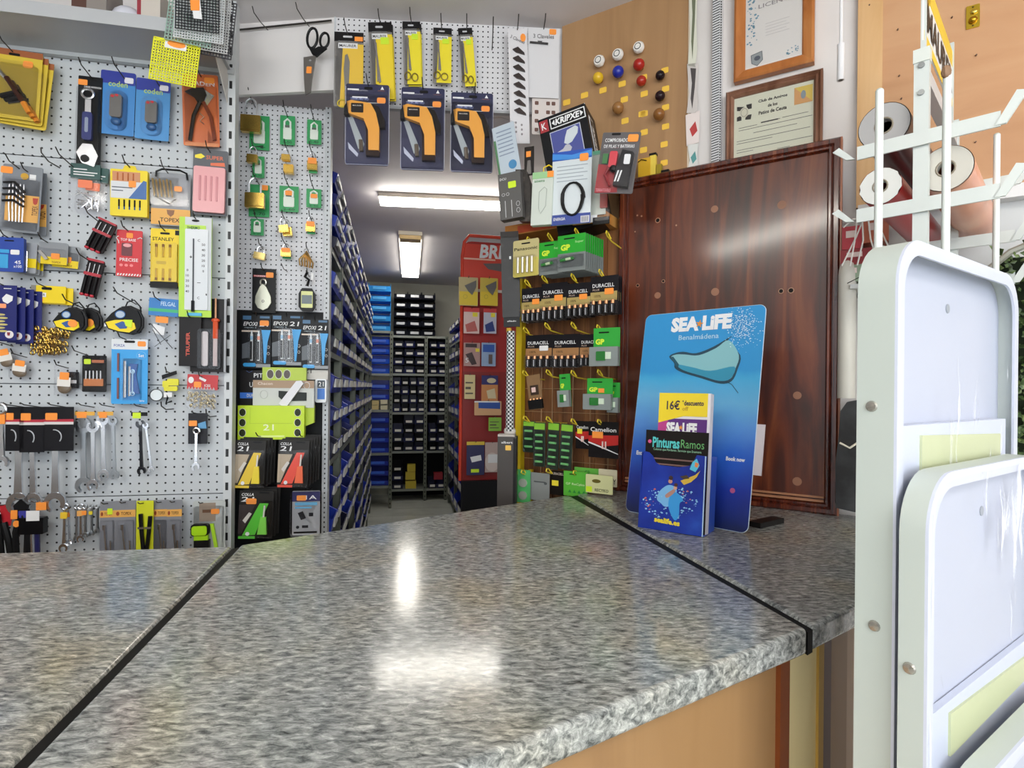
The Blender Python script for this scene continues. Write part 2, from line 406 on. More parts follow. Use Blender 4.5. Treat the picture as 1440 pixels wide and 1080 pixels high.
# narrow pegboard
cbt = H0 + (544 - 151) / F * 2.07; cbw = .325
t = empty('end_pegboard', frameM(CB, 0, 0), 'narrow white pegboard hung with padlocks at the end of the bin shelving', 'pegboard')
MB().box(-cbw, 0, H0 + .27, -.02, .012, cbt).build('panel', peg_mat('small_pegboard', .0175, .0027, 'd5d6da', .004, .004), t)
MB().box(-cbw, 0.0, 0, -.02, .012, H0 + .27).build('black_back_panel', m('111214', .5), t)
UPR = slot_mat('slotted_upright', 'c6cacd', .0178, .0022, .0032)
p = MB().box(-.010, -.020, 0, .010, .03, cbt).build('upright', UPR, t); p.location = (-.008, 0, 0)
p = MB().box(-.008, -.012, 0, .008, .03, cbt).build('side_rail', m('d5d8da', .4), t); p.location = (-cbw - .006, 0, 0)
# left pegboard shelving unit
t = empty('pegboard_shelving', frameM(LW, 0, 0), 'wide grey pegboard wall unit hung with tools behind the counter', 'shelving')
PEG_L = peg_mat('grey_pegboard', .0252, .0031, 'c3c8cc', .006, .010)
zs = [H0 + 1.0, H0 + .692, H0 + .345, H0 - .003, H0 - .352, H0 - .70, 0]
for i in range(6):
    MB().box(-3.2, 0, zs[i + 1] + .0015, -.022, .02, zs[i] - .0015).build('panel', PEG_L, t)
MB().box(-3.2, .0205, 0, -.02, .028, H0 + 1.0).build('back_frame', m('8f9498', .5), t)
SL2 = slot_mat('gondola_upright', 'cdd1d3', .054, .0045, .0125)
p = MB().box(-.011, -.012, 0, .014, .03, CEILZ - .01).build('upright', SL2, t); p.location = (-.011, 0, 0)
MB().box(-3.2, -.02, H0 + 1.0, .0, .0, H0 + 1.02).build('top_cap', m('c2c6c9', .4), t)
sz = H0 + 1.012
MB().box(-3.2, -.20, sz, -.01, .0, sz + .006).box(-3.2, -.203, sz - .004, -.01, -.197, sz + .034).build('shelf', m('b8babd', .4), t)
for x in (-.022, -1.2):
    b = MB(); b.v = [(x, 0, sz), (x, -.18, sz), (x, 0, sz - .11), (x + .003, 0, sz), (x + .003, -.18, sz), (x + .003, 0, sz - .11)]
    b.f = [(0, 1, 2), (5, 4, 3), (0, 3, 4, 1), (1, 4, 5, 2), (2, 5, 3, 0)]
    b.build('shelf_bracket', m('d5d0ca', .4), t)
# ------------------------------------------------------------------ counter
def xy(px, py): q = onz(px, py, TOPZ); return Vector((q.x, q.y))
A = xy(338, 766); B = xy(800, 696); C = xy(1136, 884); D = xy(700, 1056)
gd = Vector((-math.sin(GA), math.cos(GA)))
fd = (D - C).normalized()
def inter(p, d, q, e):
    den = d.x * e.y - d.y * e.x; t_ = ((q.x - p.x) * e.y - (q.y - p.y) * e.x) / den; return p + d * t_
S = inter(A, gd, D, fd)
A2 = xy(327, 768); L2 = xy(0, 777); ld = (L2 - A2).normalized()
S2 = inter(A2, gd, D, fd)
B2 = xy(812, 694.5); C2 = xy(1143, 880); E2 = xy(1204, 836)
ru = Vector((RW.u.x, RW.u.y)); back = Vector((xy(868, 688).x, xy(868, 688).y))
rd = Vector((math.cos(math.radians(36)), math.sin(math.radians(36))))
ez = inter(C2, rd, back, ru)
e_r = C2 + rd * ((ez - C2).length - .05)
def top(name, pts, label):
    c = sum(pts, Vector((0, 0))) / len(pts)
    o = MB().zprism([tuple(p - c) for p in pts], -.036, 0).build(name, GRAN, None, False, Matrix.Translation((c.x, c.y, TOPZ)), bevel=.0065)
    return tag(o, label, 'countertop')
top('countertop', [A, B, C, S], 'large speckled grey granite slab filling the middle of the counter')
top('countertop', [A2, S2, S2 + ld * 2.2, A2 + ld * 2.2], 'speckled grey granite slab in front of the tool pegboard, left of the dark gap')
E3 = C2 + rd * ((E2 - C2).length + .02); bk = onz(1262, 735, TOPZ); bE = back + ru * ((Vector((bk.x, bk.y)) - back).dot(ru))
top('countertop', [B2, back, bE, E3, C2], 'small granite counter slab under the leaning brown wooden board')
def inset(pts, d):
    out = []; n = len(pts)
    sg = 1 if area2([tuple(p) for p in pts]) > 0 else -1
    for i in range(n):
        p0, p1, p2 = pts[i - 1], pts[i], pts[(i + 1) % n]
        d1 = (p1 - p0).normalized(); d2 = (p2 - p1).normalized()
        n1 = Vector((-d1.y, d1.x)) * sg; n2 = Vector((-d2.y, d2.x)) * sg
        out.append(inter(p1 + n1 * d, d1, p1 + n2 * d, d2))
    return out
def cab(pts, label):
    q = inset(pts, .03); c = sum(q, Vector((0, 0))) / len(q)
    t = empty('counter_cabinet', Matrix.Translation((c.x, c.y, 0)), label, 'counter')
    MB().zprism([tuple(p - c) for p in q], .0, TOPZ - .037).build('body', CABW, t)
    return t, c
t, c = cab([A, B, C, S], 'light wooden cabinet carrying the middle granite slab')
cm, cmc = t, c
t2, c2 = cab([A2, S2, S2 + ld * 2.2, A2 + ld * 2.2], 'light wooden cabinet under the left granite slab')
t3, c3 = cab([B2, back, bE, E3, C2], 'wooden cabinet under the right granite slab beside the step stools')
# dark joint filler in the two gaps between the slabs
for k, q in enumerate(([A2, A, S, S2], [B, B2, C2, C])):
    struct(MB().zprism([tuple(p) for p in q], TOPZ - .036, TOPZ - .005), 'trim_%d' % (k + 2), m('0d0c0b', .6))
# vertical trims on the customer side, near the seam
fa = math.degrees(math.atan2(-fd.y, -fd.x))
nrm = Vector((math.sin(math.radians(fa)), -math.cos(math.radians(fa))))
CF = Plane(*(C - nrm * .03), fa)
def strip(root, x0, x1, d, mat, name):
    u0 = CF.hit(x0, 960, 0)[0]; u1 = CF.hit(x1, 960, 0)[0]
    o = MB().box(u0, -d, .0, u1, .004, TOPZ - .0375).build(name, mat, None, False, frameM(CF, 0, 0))
    bpy.context.view_layer.update(); mwk = o.matrix_world.copy(); o.parent = root; o.matrix_parent_inverse = root.matrix_world.inverted(); o.matrix_world = mwk
strip(cm, 1091, 1104, .007, m('7a3c18', .35), 'brown_trim')
strip(t3, 1104, 1143, .005, m('e6d39a', .5), 'cream_panel')
strip(t3, 1143, 1150, .009, m('b08c40', .45), 'edge_strip')
strip(t3, 1150, 1166, .003, m('4a2410', .4), 'dark_trim')
strip(t3, 1166, 1190, .001, m('8a6434', .4), 'olive_panel')
# ------------------------------------------------------------------ storage passage
STL = slot_mat('perforated_steel', '6f7468', .05, .006, .010, .3)
SHM = m('8b9088', .4, .3)
def post(root, x, y, h, wd=.034, rot=0):
    p = MB().box(-wd / 2, -.002, 0, wd / 2, .002, h).box(-wd / 2, -.002, 0, -wd / 2 + .003, .03, h).build('post', STL, root)
    p.matrix_parent_inverse = Matrix.Identity(4); p.location = (x, y, 0); p.rotation_euler = (0, 0, math.radians(rot)); return p
def bin_mesh(wd, h, dp, key):
    b = MB()
    b.v = [(-wd / 2, 0, 0), (wd / 2, 0, 0), (wd / 2, dp, 0), (-wd / 2, dp, 0),
           (-wd / 2, -.012, h * .5), (wd / 2, -.012, h * .5), (wd / 2, dp, h), (-wd / 2, dp, h), (wd / 2, dp * .3, h * .96), (-wd / 2, dp * .3, h * .96)]
    i = .004
    b.v += [(-wd / 2 + i, i, i), (wd / 2 - i, i, i), (wd / 2 - i, dp - i, i), (-wd / 2 + i, dp - i, i),
            (-wd / 2 + i, -.012 + i, h * .5), (wd / 2 - i, -.012 + i, h * .5), (wd / 2 - i, dp - i, h), (-wd / 2 + i, dp - i, h), (wd / 2 - i, dp * .3, h * .96), (-wd / 2 + i, dp * .3, h * .96)]
    b.f = [(0, 3, 2, 1), (0, 1, 5, 4), (1, 2, 6, 8, 5), (2, 3, 7, 6), (3, 0, 4, 9, 7),
           (10, 11, 12, 13), (10, 14, 15, 11), (11, 15, 18, 16, 12), (12, 16, 17, 13), (13, 17, 19, 14, 10),
           (4, 5, 15, 14), (5, 8, 18, 15), (8, 6, 16, 18), (6, 7, 17, 16), (7, 9, 19, 17), (9, 4, 14, 19)]
    me = bpy.data.meshes.new('storage_bin_body'); me.from_pydata(b.v, [], b.f); me.update()
    lb = MB().box(-wd * .30, -.014, h * .18, wd * .30, -.006, h * .46)
    lm = bpy.data.meshes.new('label_card'); lm.from_pydata(lb.v, [], lb.f); lm.update(); lm.materials.append(key)
    return me, lm
CARDW = m('d9d8d0', .5)
BLUES = [m('1c2f9c', .35), m('15247a', .35), m('2440b8', .35), m('1b1d3c', .35)]
BC = {}
def put_bin(wd, h, dp, mat, M, label, group, lab=CARDW, dx=0):
    k = (wd, h, dp, mat.as_pointer(), lab.as_pointer())
    if k not in BC:
        me, lm = bin_mesh(wd, h, dp, lab); me.materials.append(mat); BC[k] = (me, lm)
    me, lm = BC[k]
    r = bpy.data.objects.new('storage_bin', me); COL.objects.link(r); r.matrix_world = M
    l = bpy.data.objects.new('label_card', lm); COL.objects.link(l); l.parent = r; l.location = (dx, 0, 0)
    tag(r, label, 'bin', group)
# left run: faces the passage (+u). local x of a bin runs along -v ... +v
UL = -.239; lev = [H0 + .53, H0 + .13, H0 - .285, H0 - .71, H0 - 1.2 + .02]
vs_ = [2.27, 2.68, 3.62, 4.56, 5.40, 6.02]
bayn = ['nearest', 'second', 'third', 'fourth', 'farthest']
for i in range(5):
    v0, v1 = vs_[i], vs_[i + 1]
    t = empty('metal_shelving', GM(UL, v0, 0, 90), 'grey perforated steel shelving unit on the left of the passage, %s bay from the counter' % bayn[i], 'shelving', 'shelving on the left of the passage')
    for z in lev: MB().box(0, 0, z - .022, v1 - v0 - .004, .38, z).build('shelf', SHM, t)
    post(t, v1 - v0 - .02, -.003, lev[0], .034)
    MB().box(v1 - v0 - .006, .0, 0, v1 - v0 - .003, .38, lev[0]).build('side_panel', m('23262a', .5), t)
NB = 0
lvn = ['on top', 'top shelf', 'second shelf', 'third shelf', 'bottom shelf']
for i in range(5):
    v0, v1 = vs_[i], vs_[i + 1]; nc = [2, 3, 2, 2, 2][i]; wd = (v1 - v0 - .02) / nc - .006
    for li, z in enumerate(lev):
        topz = (H0 + .86) if li == 0 else lev[li - 1] - .03
        nr = 4 if li == 0 else 3
        hh = (topz - z) / nr
        for r_ in range(nr):
            for c_ in range(nc):
                if li == 0 and i == 4 and r_ > 2: continue
                v = v0 + .006 + (c_ + .5) * (wd + .006)
                M = GM(UL + (.0 if li else .006), v, z + r_ * hh + .001, 90)
                put_bin(round(wd, 3), round(hh * .93, 3), .30, BLUES[(c_ + r_ * 2 + i + li) % 3 if (r_ + c_) % 4 else 3], M,
                        'blue left passage bin, %s bay, %s, %s row up, %s column' % (bayn[i], lvn[li], ['lowest', 'second', 'third', 'fourth', 'fifth'][r_], ['first', 'second', 'third', 'fourth'][c_]), 'blue bins in the left passage shelving', dx=R.uniform(-.02, .02)); NB += 1
# narrow unit of wide blue bins facing the counter
t = empty('metal_shelving', GM(-.30, 6.20), 'narrow perforated steel rack of wide blue bins at the end of the left shelving', 'shelving')
lv2 = [H0 + .59, H0 + .136, H0 - .25, H0 - .71, H0 - 1.06]
for z in lv2: MB().box(0, 0, z - .025, .26, .3, z).build('shelf', SHM, t)
post(t, .262, -.003, lv2[0], .034); post(t, .0, -.003, lv2[0], .03)
B1 = m('2ea0f0', .35); B2m = m('2a66f0', .35); B3 = m('2440d0', .35); B4 = m('2a3ab8', .35)
for li, z in enumerate(lv2):
    tz = H0 + 1.12 if li == 0 else lv2[li - 1] - .035
    nr = [5, 4, 3, 4, 3][li]; hh = (tz - z) / nr
    if li == 2: hh *= .92
    for r_ in range(nr):
        if li == 2 and r_ == 0: continue
        put_bin(.235, round(hh * .95, 3), .26, [B1, B2m, B3, B3, B4][li], GM(-.168, 6.235, z + r_ * hh + .001),
                'wide bright blue bin in the narrow rack, %s, %s from the bottom' % (['stacked on its top', 'top shelf', 'second shelf', 'third shelf', 'lowest shelf'][li], ['first', 'second', 'third', 'fourth', 'fifth'][r_]), 'wide blue bins in the narrow rack', m('3a6ae0' if li else '49b0f5', .35))
for k, (dx, dz) in enumerate([(0, 0), (.09, 0), (.0, .05), (.09, .06)]):
    o = MB().box(-.035, 0, 0, .035, .06, .045).build('small_carton', [m('d8c48a', .6), m('e8e0c0', .6)][k % 2], None, False, GM(-.20 + dx, 6.22, lv2[2] + .001 + dz))
    tag(o, 'small cream carton on the second shelf of the narrow rack, %s' % ['bottom left', 'bottom right', 'top left', 'top right'][k], 'box', 'small cartons on the narrow rack')
# back shelving
lv3 = [H0 + .578, H0 + .147, H0 - .293, H0 - .733, H0 - 1.164]
xs3 = [-.04, .365, .60]
for i in range(2):
    t = empty('metal_shelving', GM(xs3[i], 6.56), 'grey perforated steel shelving of dark bins at the far end, %s bay' % ['wide left', 'narrow right'][i], 'shelving')
    for z in lv3: MB().box(0, 0, z - .025, xs3[i + 1] - xs3[i] - .002, .36, z).build('shelf', SHM, t)
    post(t, xs3[i + 1] - xs3[i] - .018, -.003, lv3[0], .036)
    MB().box(0, .355, 0, xs3[i + 1] - xs3[i] - .003, .36, lv3[0]).build('back_panel', m('14161a', .6), t)
DK = [m('10141f', .35), m('141a3a', .35), m('181f55', .35)]
rn = ['lowest', 'second', 'third', 'fourth', 'fifth']
for li, z in enumerate(lv3):
    for i in range(2):
        if li == 0 and i == 1: continue
        x0, x1 = xs3[i] + .02, xs3[i + 1] - .02
        if li == 0: x1 = x0 + .47
        nc = [3, 3, 4, 3, 3][li] if i == 0 else 2
        tz = H0 + 1.10 if li == 0 else lv3[li - 1] - .035
        nr = 5 if li == 0 else 4; hh = (tz - z) / nr; wd = (x1 - x0) / nc
        for r_ in range(nr):
            for c_ in range(nc):
                if li == 4 and (r_ > 2 or (i == 0 and c_ > 0) or (i == 1 and (r_ > 0))): continue
                if li == 3 and c_ == 0 and r_ == 3: continue
                put_bin(round(wd * .97, 3), round(hh * .95, 3), .28, DK[(r_ + c_ + li) % 3] if li else DK[0], GM(x0 + (c_ + .5) * wd, 6.575, z + r_ * hh + .001),
                        'dark far end bin, %s bay, %s, %s row up, %s column' % (['wide', 'narrow'][i], lvn[li] if li else 'stacked on top', rn[r_], ['first', 'second', 'third', 'fourth'][c_]), 'dark bins at the far end', m('e8e6dc', .5) if li else m('a8aaac', .3, .5))
for k, (dx, dz, w_) in enumerate([(.23, 0, .12), (.225, .10, .11), (.235, .19, .09)]):
    o = MB().box(-w_ / 2, 0, 0, w_ / 2, .08, .085).build('yellow_carton', m('cdb83a', .5), None, False, GM(xs3[0] + dx, 6.58, lv3[4] + .001 + dz))
    tag(o, 'yellow carton in the pile on the lowest far shelf, %s' % ['bottom one', 'middle one', 'topmost one'][k], 'box', 'yellow cartons at the far end')
o = MB().box(-.05, 0, 0, .05, .1, .075).build('red_box', m('9c2430', .5), None, False, GM(.50, 6.56, lv3[4] + .10)); tag(o, 'dark red box on top of the bins on the lowest far right shelf', 'box')
# right run
UR = .60; vr = [3.6, 4.3, 5.0, 5.75, 6.4]
lv4 = [H0 + .46, H0 + .13, H0 - .30, H0 - .72, H0 - 1.2]
for i in range(4):
    t = empty('metal_shelving', GM(UR, vr[i + 1], 0, -90), 'steel shelving on the right of the passage behind the red display, %s bay' % ['nearest', 'second', 'third', 'farthest'][i], 'shelving', 'shelving on the right of the passage')
    for z in lv4: MB().box(0, 0, z - .022, vr[i + 1] - vr[i] - .004, .36, z).build('shelf', SHM, t)
    post(t, .02, -.003, lv4[0], .034)
    nc = 2; wd = (vr[i + 1] - vr[i] - .03) / nc
    if i < 2: continue
    for li, z in enumerate(lv4):
        tz = H0 + .72 if li == 0 else lv4[li - 1] - .03
        nr = 2; hh = (tz - z) / nr
        for r_ in range(nr):
            for c_ in range(nc):
                put_bin(round(wd * .95, 3), round(hh * .93, 3), .28, BLUES[(r_ + c_ + i) % 4], GM(UR, vr[i + 1] - .015 - (c_ + .5) * wd, z + r_ * hh + .001, -90),
                        'blue right passage bin, %s bay, %s, %s row up, %s column' % (['nearest', 'second', 'third', 'farthest'][i], lvn[li], rn[r_], ['first', 'second', 'third'][c_]), 'blue bins in the right passage shelving')
# ceiling lamps of the passage
LP = Plane(*G(0, 3.9).xy, 11.65)
def lamp_box(name, M, lx, ly, h, label, em, cap):
    t = empty(name, M, label, 'lamp')
    MB().box(-lx / 2 - .01, -ly / 2 - .01, -.03, lx / 2 + .01, ly / 2 + .01, 0).build('housing', m('cfc8ba', .5), t)
    if cap: MB().box(-lx / 2, -ly / 2, -h, lx / 2, -ly / 2 + cap, -.03).build('end_cap', m('e2c48a', .5), t)
    MB().box(-lx / 2, -ly / 2 + cap, -h, lx / 2, ly / 2, -.03).build('diffuser', m('fffaf0', .4, 0, em), t)
    return t
q0 = onz(535, 283, CEILZ - .05)
th = GA + math.radians(-4)
M = Matrix.Translation((q0.x, q0.y, CEILZ)) @ Matrix.Rotation(math.radians(6), 4, 'Z') @ Matrix.Translation((.6, 0, 0))
lamp_box('fluorescent_lamp', M, 1.2, .06, .07, 'long thin fluorescent lamp across the passage ceiling', 17, 0)
q1 = onz(577, 390, CEILZ - .06); q2 = onz(577, 336, CEILZ - .06); dd = (q1 - q2); 
M = Matrix.Translation(((q1.x + q2.x) / 2, (q1.y + q2.y) / 2, CEILZ)) @ Matrix.Rotation(math.atan2(dd.y, dd.x) - math.pi / 2, 4, 'Z')
lamp_box('ceiling_lamp', M, .17, dd.length, .06, 'wide box lamp with glowing diffuser running down the passage ceiling', 7, .12)
# unseen lamps added to light the front area
for k, (x, y) in enumerate([(-1.2, -.6), (1.0, -.8)]):
    lamp_box('fluorescent_lamp', Matrix.Translation((x, y, CEILZ)), 1.2, .12, .07, 'added unseen ceiling lamp over the customer area, %s' % ['left one', 'right one'][k], 24, 0)
# ------------------------------------------------------------------ goods on the left pegboard
OR_ = m('ff9a3c', .5); YE = m('f6e23c', .45); LIME = m('d3f02c', .45); BLK = m('141416', .4); WHT = m('ececec', .5); GRY = m('7e848a', .5); RED = m('c8202c', .4)
LGR = m('c4c8cc', .4); NAVY = m('1c2470', .35); TOPX = m('e8ae58', .45); MYEL = m('f2d40c', .4); DKR = m('6b1a1a', .4)
def price(it, x0, y0, x1, y1, d=2.2, mat=None): return it.add('price_sticker', mat or OR_, ('b', x0, y0, x1, y1, d, d + .6, .04))
def slot(it, cx=.5, cy=.07, w_=.3, d=2.0): return it.add('hang_hole', BLK, ('b', cx - w_ / 2, cy - .018, cx + w_ / 2, cy + .018, d, d + .4, .04))
def card(pl, box, hexc, off, label, cat='blister pack', group=None, tilt=0, name='blister_pack', r=.05, lean=0, thick=2.0, cardname='backing_card'):
    it = It(pl, box, off, name, label, cat, group, tilt, lean)
    it.card = it.add(cardname, m(hexc, .4) if isinstance(hexc, str) else hexc, ('b', 0, 0, 1, 1, 0, thick, r)); return it
def blis(it, x0, y0, x1, y1, d=14, r=.08): return it.add('clear_blister', CLEAR, ('b', x0, y0, x1, y1, 2, d, r))
# A gas torch packs, upper left
it = card(LW, (-22, 70, 58, 167), 'd9bc3c', .06, 'yellow blister pack of a gas torch, upper left of the tool pegboard', tilt=3)
it.add('header_band', m('a05a34', .4), ('b', 0, 0, 1, .09, 2, 2.6)); slot(it, .5, .07, .2, 2.7); price(it, .66, .14, .84, .24, 3)
it.add('torch_tube', CHROME, ('t', [(.05, .2, 16), (.5, .52, 16)], 4)); it.add('torch_body', m('3a1c14', .3), ('t', [(.45, .45, 18), (.85, .86, 18)], 7))
it.add('torch_valve', BLK, ('t', [(.35, .72, 14), (.7, .62, 16)], 7)); it.add('torch_tip', m('d9862c', .3), ('t', [(.78, .78, 19), (.9, .92, 19)], 8))
blis(it, .04, .2, .94, .95, 22); stack(it, 3, 9, 5, -7, 'yellow gas torch pack', 'gas torch packs', 1.5); hook(it, .5, .07, 70, 'gas torch packs')
# B adjustable wrench set
it = card(LW, (109, 108, 143, 238), '16181c', .03, 'tall black pack with an adjustable wrench with a blue grip', tilt=1)
price(it, .0, .04, .38, .10); slot(it, .6, .03, .3)
it.add('wrench_ring', CHROME, ('r', .45, .2, .24, .05, 4, 8)); it.add('wrench_shaft', CHROME, ('b', .35, .26, .6, .42, 4, 9), ('p', [(.3, .74), (.7, .74), (.95, .86), (.8, .98), (.3, .95), (.05, .84)], 4, 10))
it.add('wrench_grip', m('1d2a6e', .35), ('b', .28, .40, .68, .70, 4, 14, .1)); it.add('grip_inlay', m('8d98ac', .4), ('b', .40, .46, .54, .62, 14, 15, .06)); it.add('jaw_screw', BLK, ('e', .42, .9, .18, .04, 10, 12))
blis(it, .05, .14, .95, .98, 18); it.text('DRIVE WRENCH', .6, .115, .7, .02, WHT, 2.4); hook(it, .6, .03, 80, 'adjustable wrench pack')
# C, D penknife cards
for k, bx in enumerate([(141, 101, 190, 190), (191, 112, 239, 197)]):
    it = card(LW, bx, ['3f86c8', '4a90cc'][k], .028, ['light blue card with a grey pocket tool, left of the pair', 'light blue card with a grey pocket tool, right of the pair'][k], group='blue pocket tool cards', tilt=1.5)
    it.add('header_band', m('2c3a98', .4), ('b', 0, 0, 1, .2, 2, 2.5, .05)); price(it, .68, .08, .94, .17, 2.6, m('e8e6ee', .5)); it.text('coden', .5, .2, .55, .09, m('b6d060', .4), 2.8)
    it.add('tool_body', m('6b6864', .35), ('b', .32, .38, .66, .74, 4, 13, .08)); it.add('tool_end', m('2a5a8c', .3), ('s', .5, .80, .15, .06, 8, 8)); it.add('rivet', RED, ('e', .4, .42, .05, .02, 13, 14), ('e', .52, .40, .05, .02, 13, 14))
    it.add('clear_blister', CLEAR, ('b', .2, .3, .8, .94, 2, 16, .25)); hook(it, .7, .12, 85, ['left', 'right'][k] + ' blue pocket tool card')
# E yellow mesh plate
def mesh_sheet(it, nx, nz, mat, wire=1.0, name='mesh', d=0, r=0):
    b = MB()
    for i in range(nx + 1): x = (i / nx - .5) * it.W; b.box(x - wire / 2000, -d - .0012, 0, x + wire / 2000, -d + .0012, it.H)
    for j in range(nz + 1): z = j / nz * it.H; b.box(-it.W / 2, -d - .0012, z - wire / 2000, it.W / 2, -d + .0012, z + wire / 2000)
    return b.build(name, mat, it.o)
it = It(LW, (213, 58, 278, 117), .20, 'plastic_mesh_plate', 'yellow perforated plastic plate hanging from the shelf edge', 'plate', tilt=6)
mesh_sheet(it, 17, 15, m('f0ee30', .4), 3.0, 'perforated_plate'); it.add('rim', m('eceb34', .4), ('t', [(0, .05, 0), (.5, -.03, 0), (1, .05, 0), (1, 1, 0), (0, 1, 0), (0, .05, 0)], 2.4))
it.add('paper_tag', WHT, ('b', .25, .04, .72, .2, 2, 2.6)); it.add('price_sticker', OR_, ('e', .5, .08, .2, .08, 2.7, 3.2)); 
# F mesh sheets
cols = [('2b2c30', 14, 'black wire mesh sheet with an orange price tag, front of the pile by the shelf'), ('e2e6e8', 18, 'white perforated metal sheet right behind the black mesh sheet'), ('a8c4b8', 14, 'pale green perforated sheet in the hanging pile of mesh sheets'), ('d6d6d6', 18, 'light grey perforated sheet near the back of the hanging pile'), ('4a4a4e', 16, 'dark grey perforated sheet at the very back of the hanging pile')]
for k, (hx, n_, lb) in enumerate(cols):
    bx = [(247, -22, 308, 43), (246, -16, 315, 57), (236, -14, 300, 62), (252, -6, 322, 70), (262, -2, 329, 78)][k]
    it = It(LW, bx, .235 - k * .012, 'perforated_sheet', lb, 'metal sheet', 'mesh sheets hanging by the shelf end', tilt=[0, 2, 6, 4, 5][k])
    mesh_sheet(it, n_, n_ + 2, m(hx, .35, .3), 2.6 if k else 1.6); it.add('border', m(hx, .35, .3), ('t', [(0, 0, 0), (1, 0, 0), (1, 1, 0), (0, 1, 0), (0, 0, 0)], 1.8))
    if k == 0: it.add('paper_tag', WHT, ('p', [(.35, .2), (.55, .2), (.62, .76), (.42, .76)], 3, 3.6)); it.add('price_sticker', OR_, ('p', [(.34, .38), (.56, .35), (.56, .58), (.36, .6)], 4, 4.6))
# G pliers
it = card(LW, (257, 105, 308, 206), 'd8703c', .03, 'orange card with black-handled pruning pliers, near the upright', tilt=-2)
price(it, .62, .04, .9, .12); it.text('CADEN', .55, .13, .7, .06, WHT, 2.4)
it.add('plier_head', m('2a2524', .3), ('p', [(.3, .22), (.62, .2), (.7, .3), (.6, .42), (.45, .42), (.35, .34), (.1, .27)], 4, 12)); it.add('blade', CHROME, ('p', [(.62, .22), (.9, .3), (.7, .44), (.55, .4)], 5, 9))
it.add('handle', m('22201f', .25), ('t', [(.5, .4, 9), (.32, .6, 10), (.2, .94, 9)], 6)); it.add('handle', m('7a3a26', .25), ('t', [(.6, .4, 9), (.8, .6, 10), (.88, .92, 9)], 6)); it.add('spring', CHROME, ('t', [(.48, .55, 8), (.6, .6, 8), (.48, .66, 8), (.6, .7, 8)], 1.4))
blis(it, .04, .16, .97, .97, 16); it.add('bottom_strip', m('d98a5a', .4), ('b', .05, .95, .97, 1, 2, 3)); hook(it, .5, .05, 60, 'pruning pliers card')
# H pink set
it = card(LW, (271, 211, 320, 303), '54585e', .03, 'grey card with a translucent pink tool case below the pliers', tilt=1)
it.add('case', m('e2a0a4', .3), ('b', .06, .28, .96, .97, 2, 14, .06)); it.add('tool_outline', m('c97c84', .3), *[('b', .22 + .16 * i, .42, .28 + .16 * i, .8, 14, 16, .02) for i in range(4)]); it.add('arrow', YE, ('p', [(.05, .1), (.22, .07), (.34, .11), (.22, .15), (.05, .14)], 2, 2.6))
it.text('SUPER', .62, .12, .5, .06, m('e0704a'), 2.4); it.add('brush_icon', m('e0704a', .4), ('p', [(.5, .2), (.9, .18), (.92, .24), (.5, .24)], 2, 2.5)); hook(it, .5, .06, 50, 'pink tool case card')
# I TOPEX hex key sets
for k, bx in enumerate([(2, 233, 58, 327), (33, 243, 66, 331)]):
    it = card(LW, bx, '83888f', .05 - k * .03, ['grey pack of folding hex keys on orange TOPEX card, in front', 'grey TOPEX card of hex keys partly hidden behind another'][k], group='TOPEX hex key packs', tilt=[3, 0][k])
    if k == 0:
        price(it, -.05, .04, .25, .14); it.add('orange_panel', TOPX, ('b', .12, .44, .96, .84, 2, 3)); it.text('TOPEX', .87, .66, .28, .075, m('5a3010'), 3.4, rot=90); it.add('emblem', m('c0402c', .4), ('p', [(.8, .47), (.94, .47), (.92, .55), (.87, .57), (.82, .55)], 3.2, 3.8))
        it.add('gold_seal', m('d0a030', .4), ('e', .56, .16, .1, .05, 3, 4)); it.add('warning_seal', WHT, ('b', .68, .12, .84, .2, 2, 3))
        it.add('key_holder', m('1a1a1c', .35), *[('t', [(.12, .3 + .09 * i, 16), (.4, .28 + .09 * i, 18), (.66, .42 + .07 * i, 16)], 3.6) for i in range(4)])
        it.add('hex_keys', CHROME, *[('t', [(.24 + .09 * i, .3, 12), (.27 + .09 * i, .6, 14), (.3 + .08 * i, .86, 12)], 2.2) for i in range(5)]); blis(it, .06, .2, .96, .97, 20)
    else:
        it.add('orange_panel', TOPX, ('b', .1, .5, 1, .86, 2, 3)); it.text('TOPEX', .78, .68, .42, .13, m('5a2410'), 3.4, rot=90); it.add('emblem', m('b8342c', .4), ('p', [(.62, .51), (.92, .51), (.88, .56), (.77, .59), (.66, .56)], 3.2, 3.8)); it.add('warning_seal', WHT, ('b', .5, .16, .8, .24, 2, 3))
    hook(it, .45, .08, 65, ['front hex key pack', 'hidden hex key pack'][k])
# J bag of fittings
def bag(pl, box, off, label, hdr, hdrc, contents, tilt=0, grp=None, name='bagged_goods', hh=.3):
    it = It(pl, box, off, name, label, 'bagged goods', grp, tilt)
    it.add('header_card', hdr, ('b', 0, 0, 1, hh, 0, 2.4, .02)); it.add('clear_bag', CLEAR, ('p', [(.02, hh), (.98, hh), (1, .9), (.85, 1), (.12, .98), (0, .88)], 0, 12))
    contents(it); return it
def j_(it):
    it.add('metal_fittings', CHROME, *[('t', [(.2 + .6 * R.random(), .55 + .35 * R.random(), 5), (.2 + .6 * R.random(), .55 + .35 * R.random(), 7)], 2.2) for _ in range(14)], kind='stuff')
it = bag(LW, (99, 231, 141, 301), .03, 'clear bag of small metal fittings under a dark green header', m('2f5552', .4), None, j_, 1)
price(it, .32, .34, .8, .5, 12, m('f0825a', .5)); it.add('header_print', WHT, ('b', .1, .1, .55, .12, 2.4, 2.8), ('b', .1, .16, .9, .18, 2.4, 2.8), ('b', .1, .21, .8, .23, 2.4, 2.8)); stack(it, 2, 8, 12, -4, 'green header bag of fittings', 'green header bags of fittings', 3); hook(it, .1, .1, 95, 'green header bags')
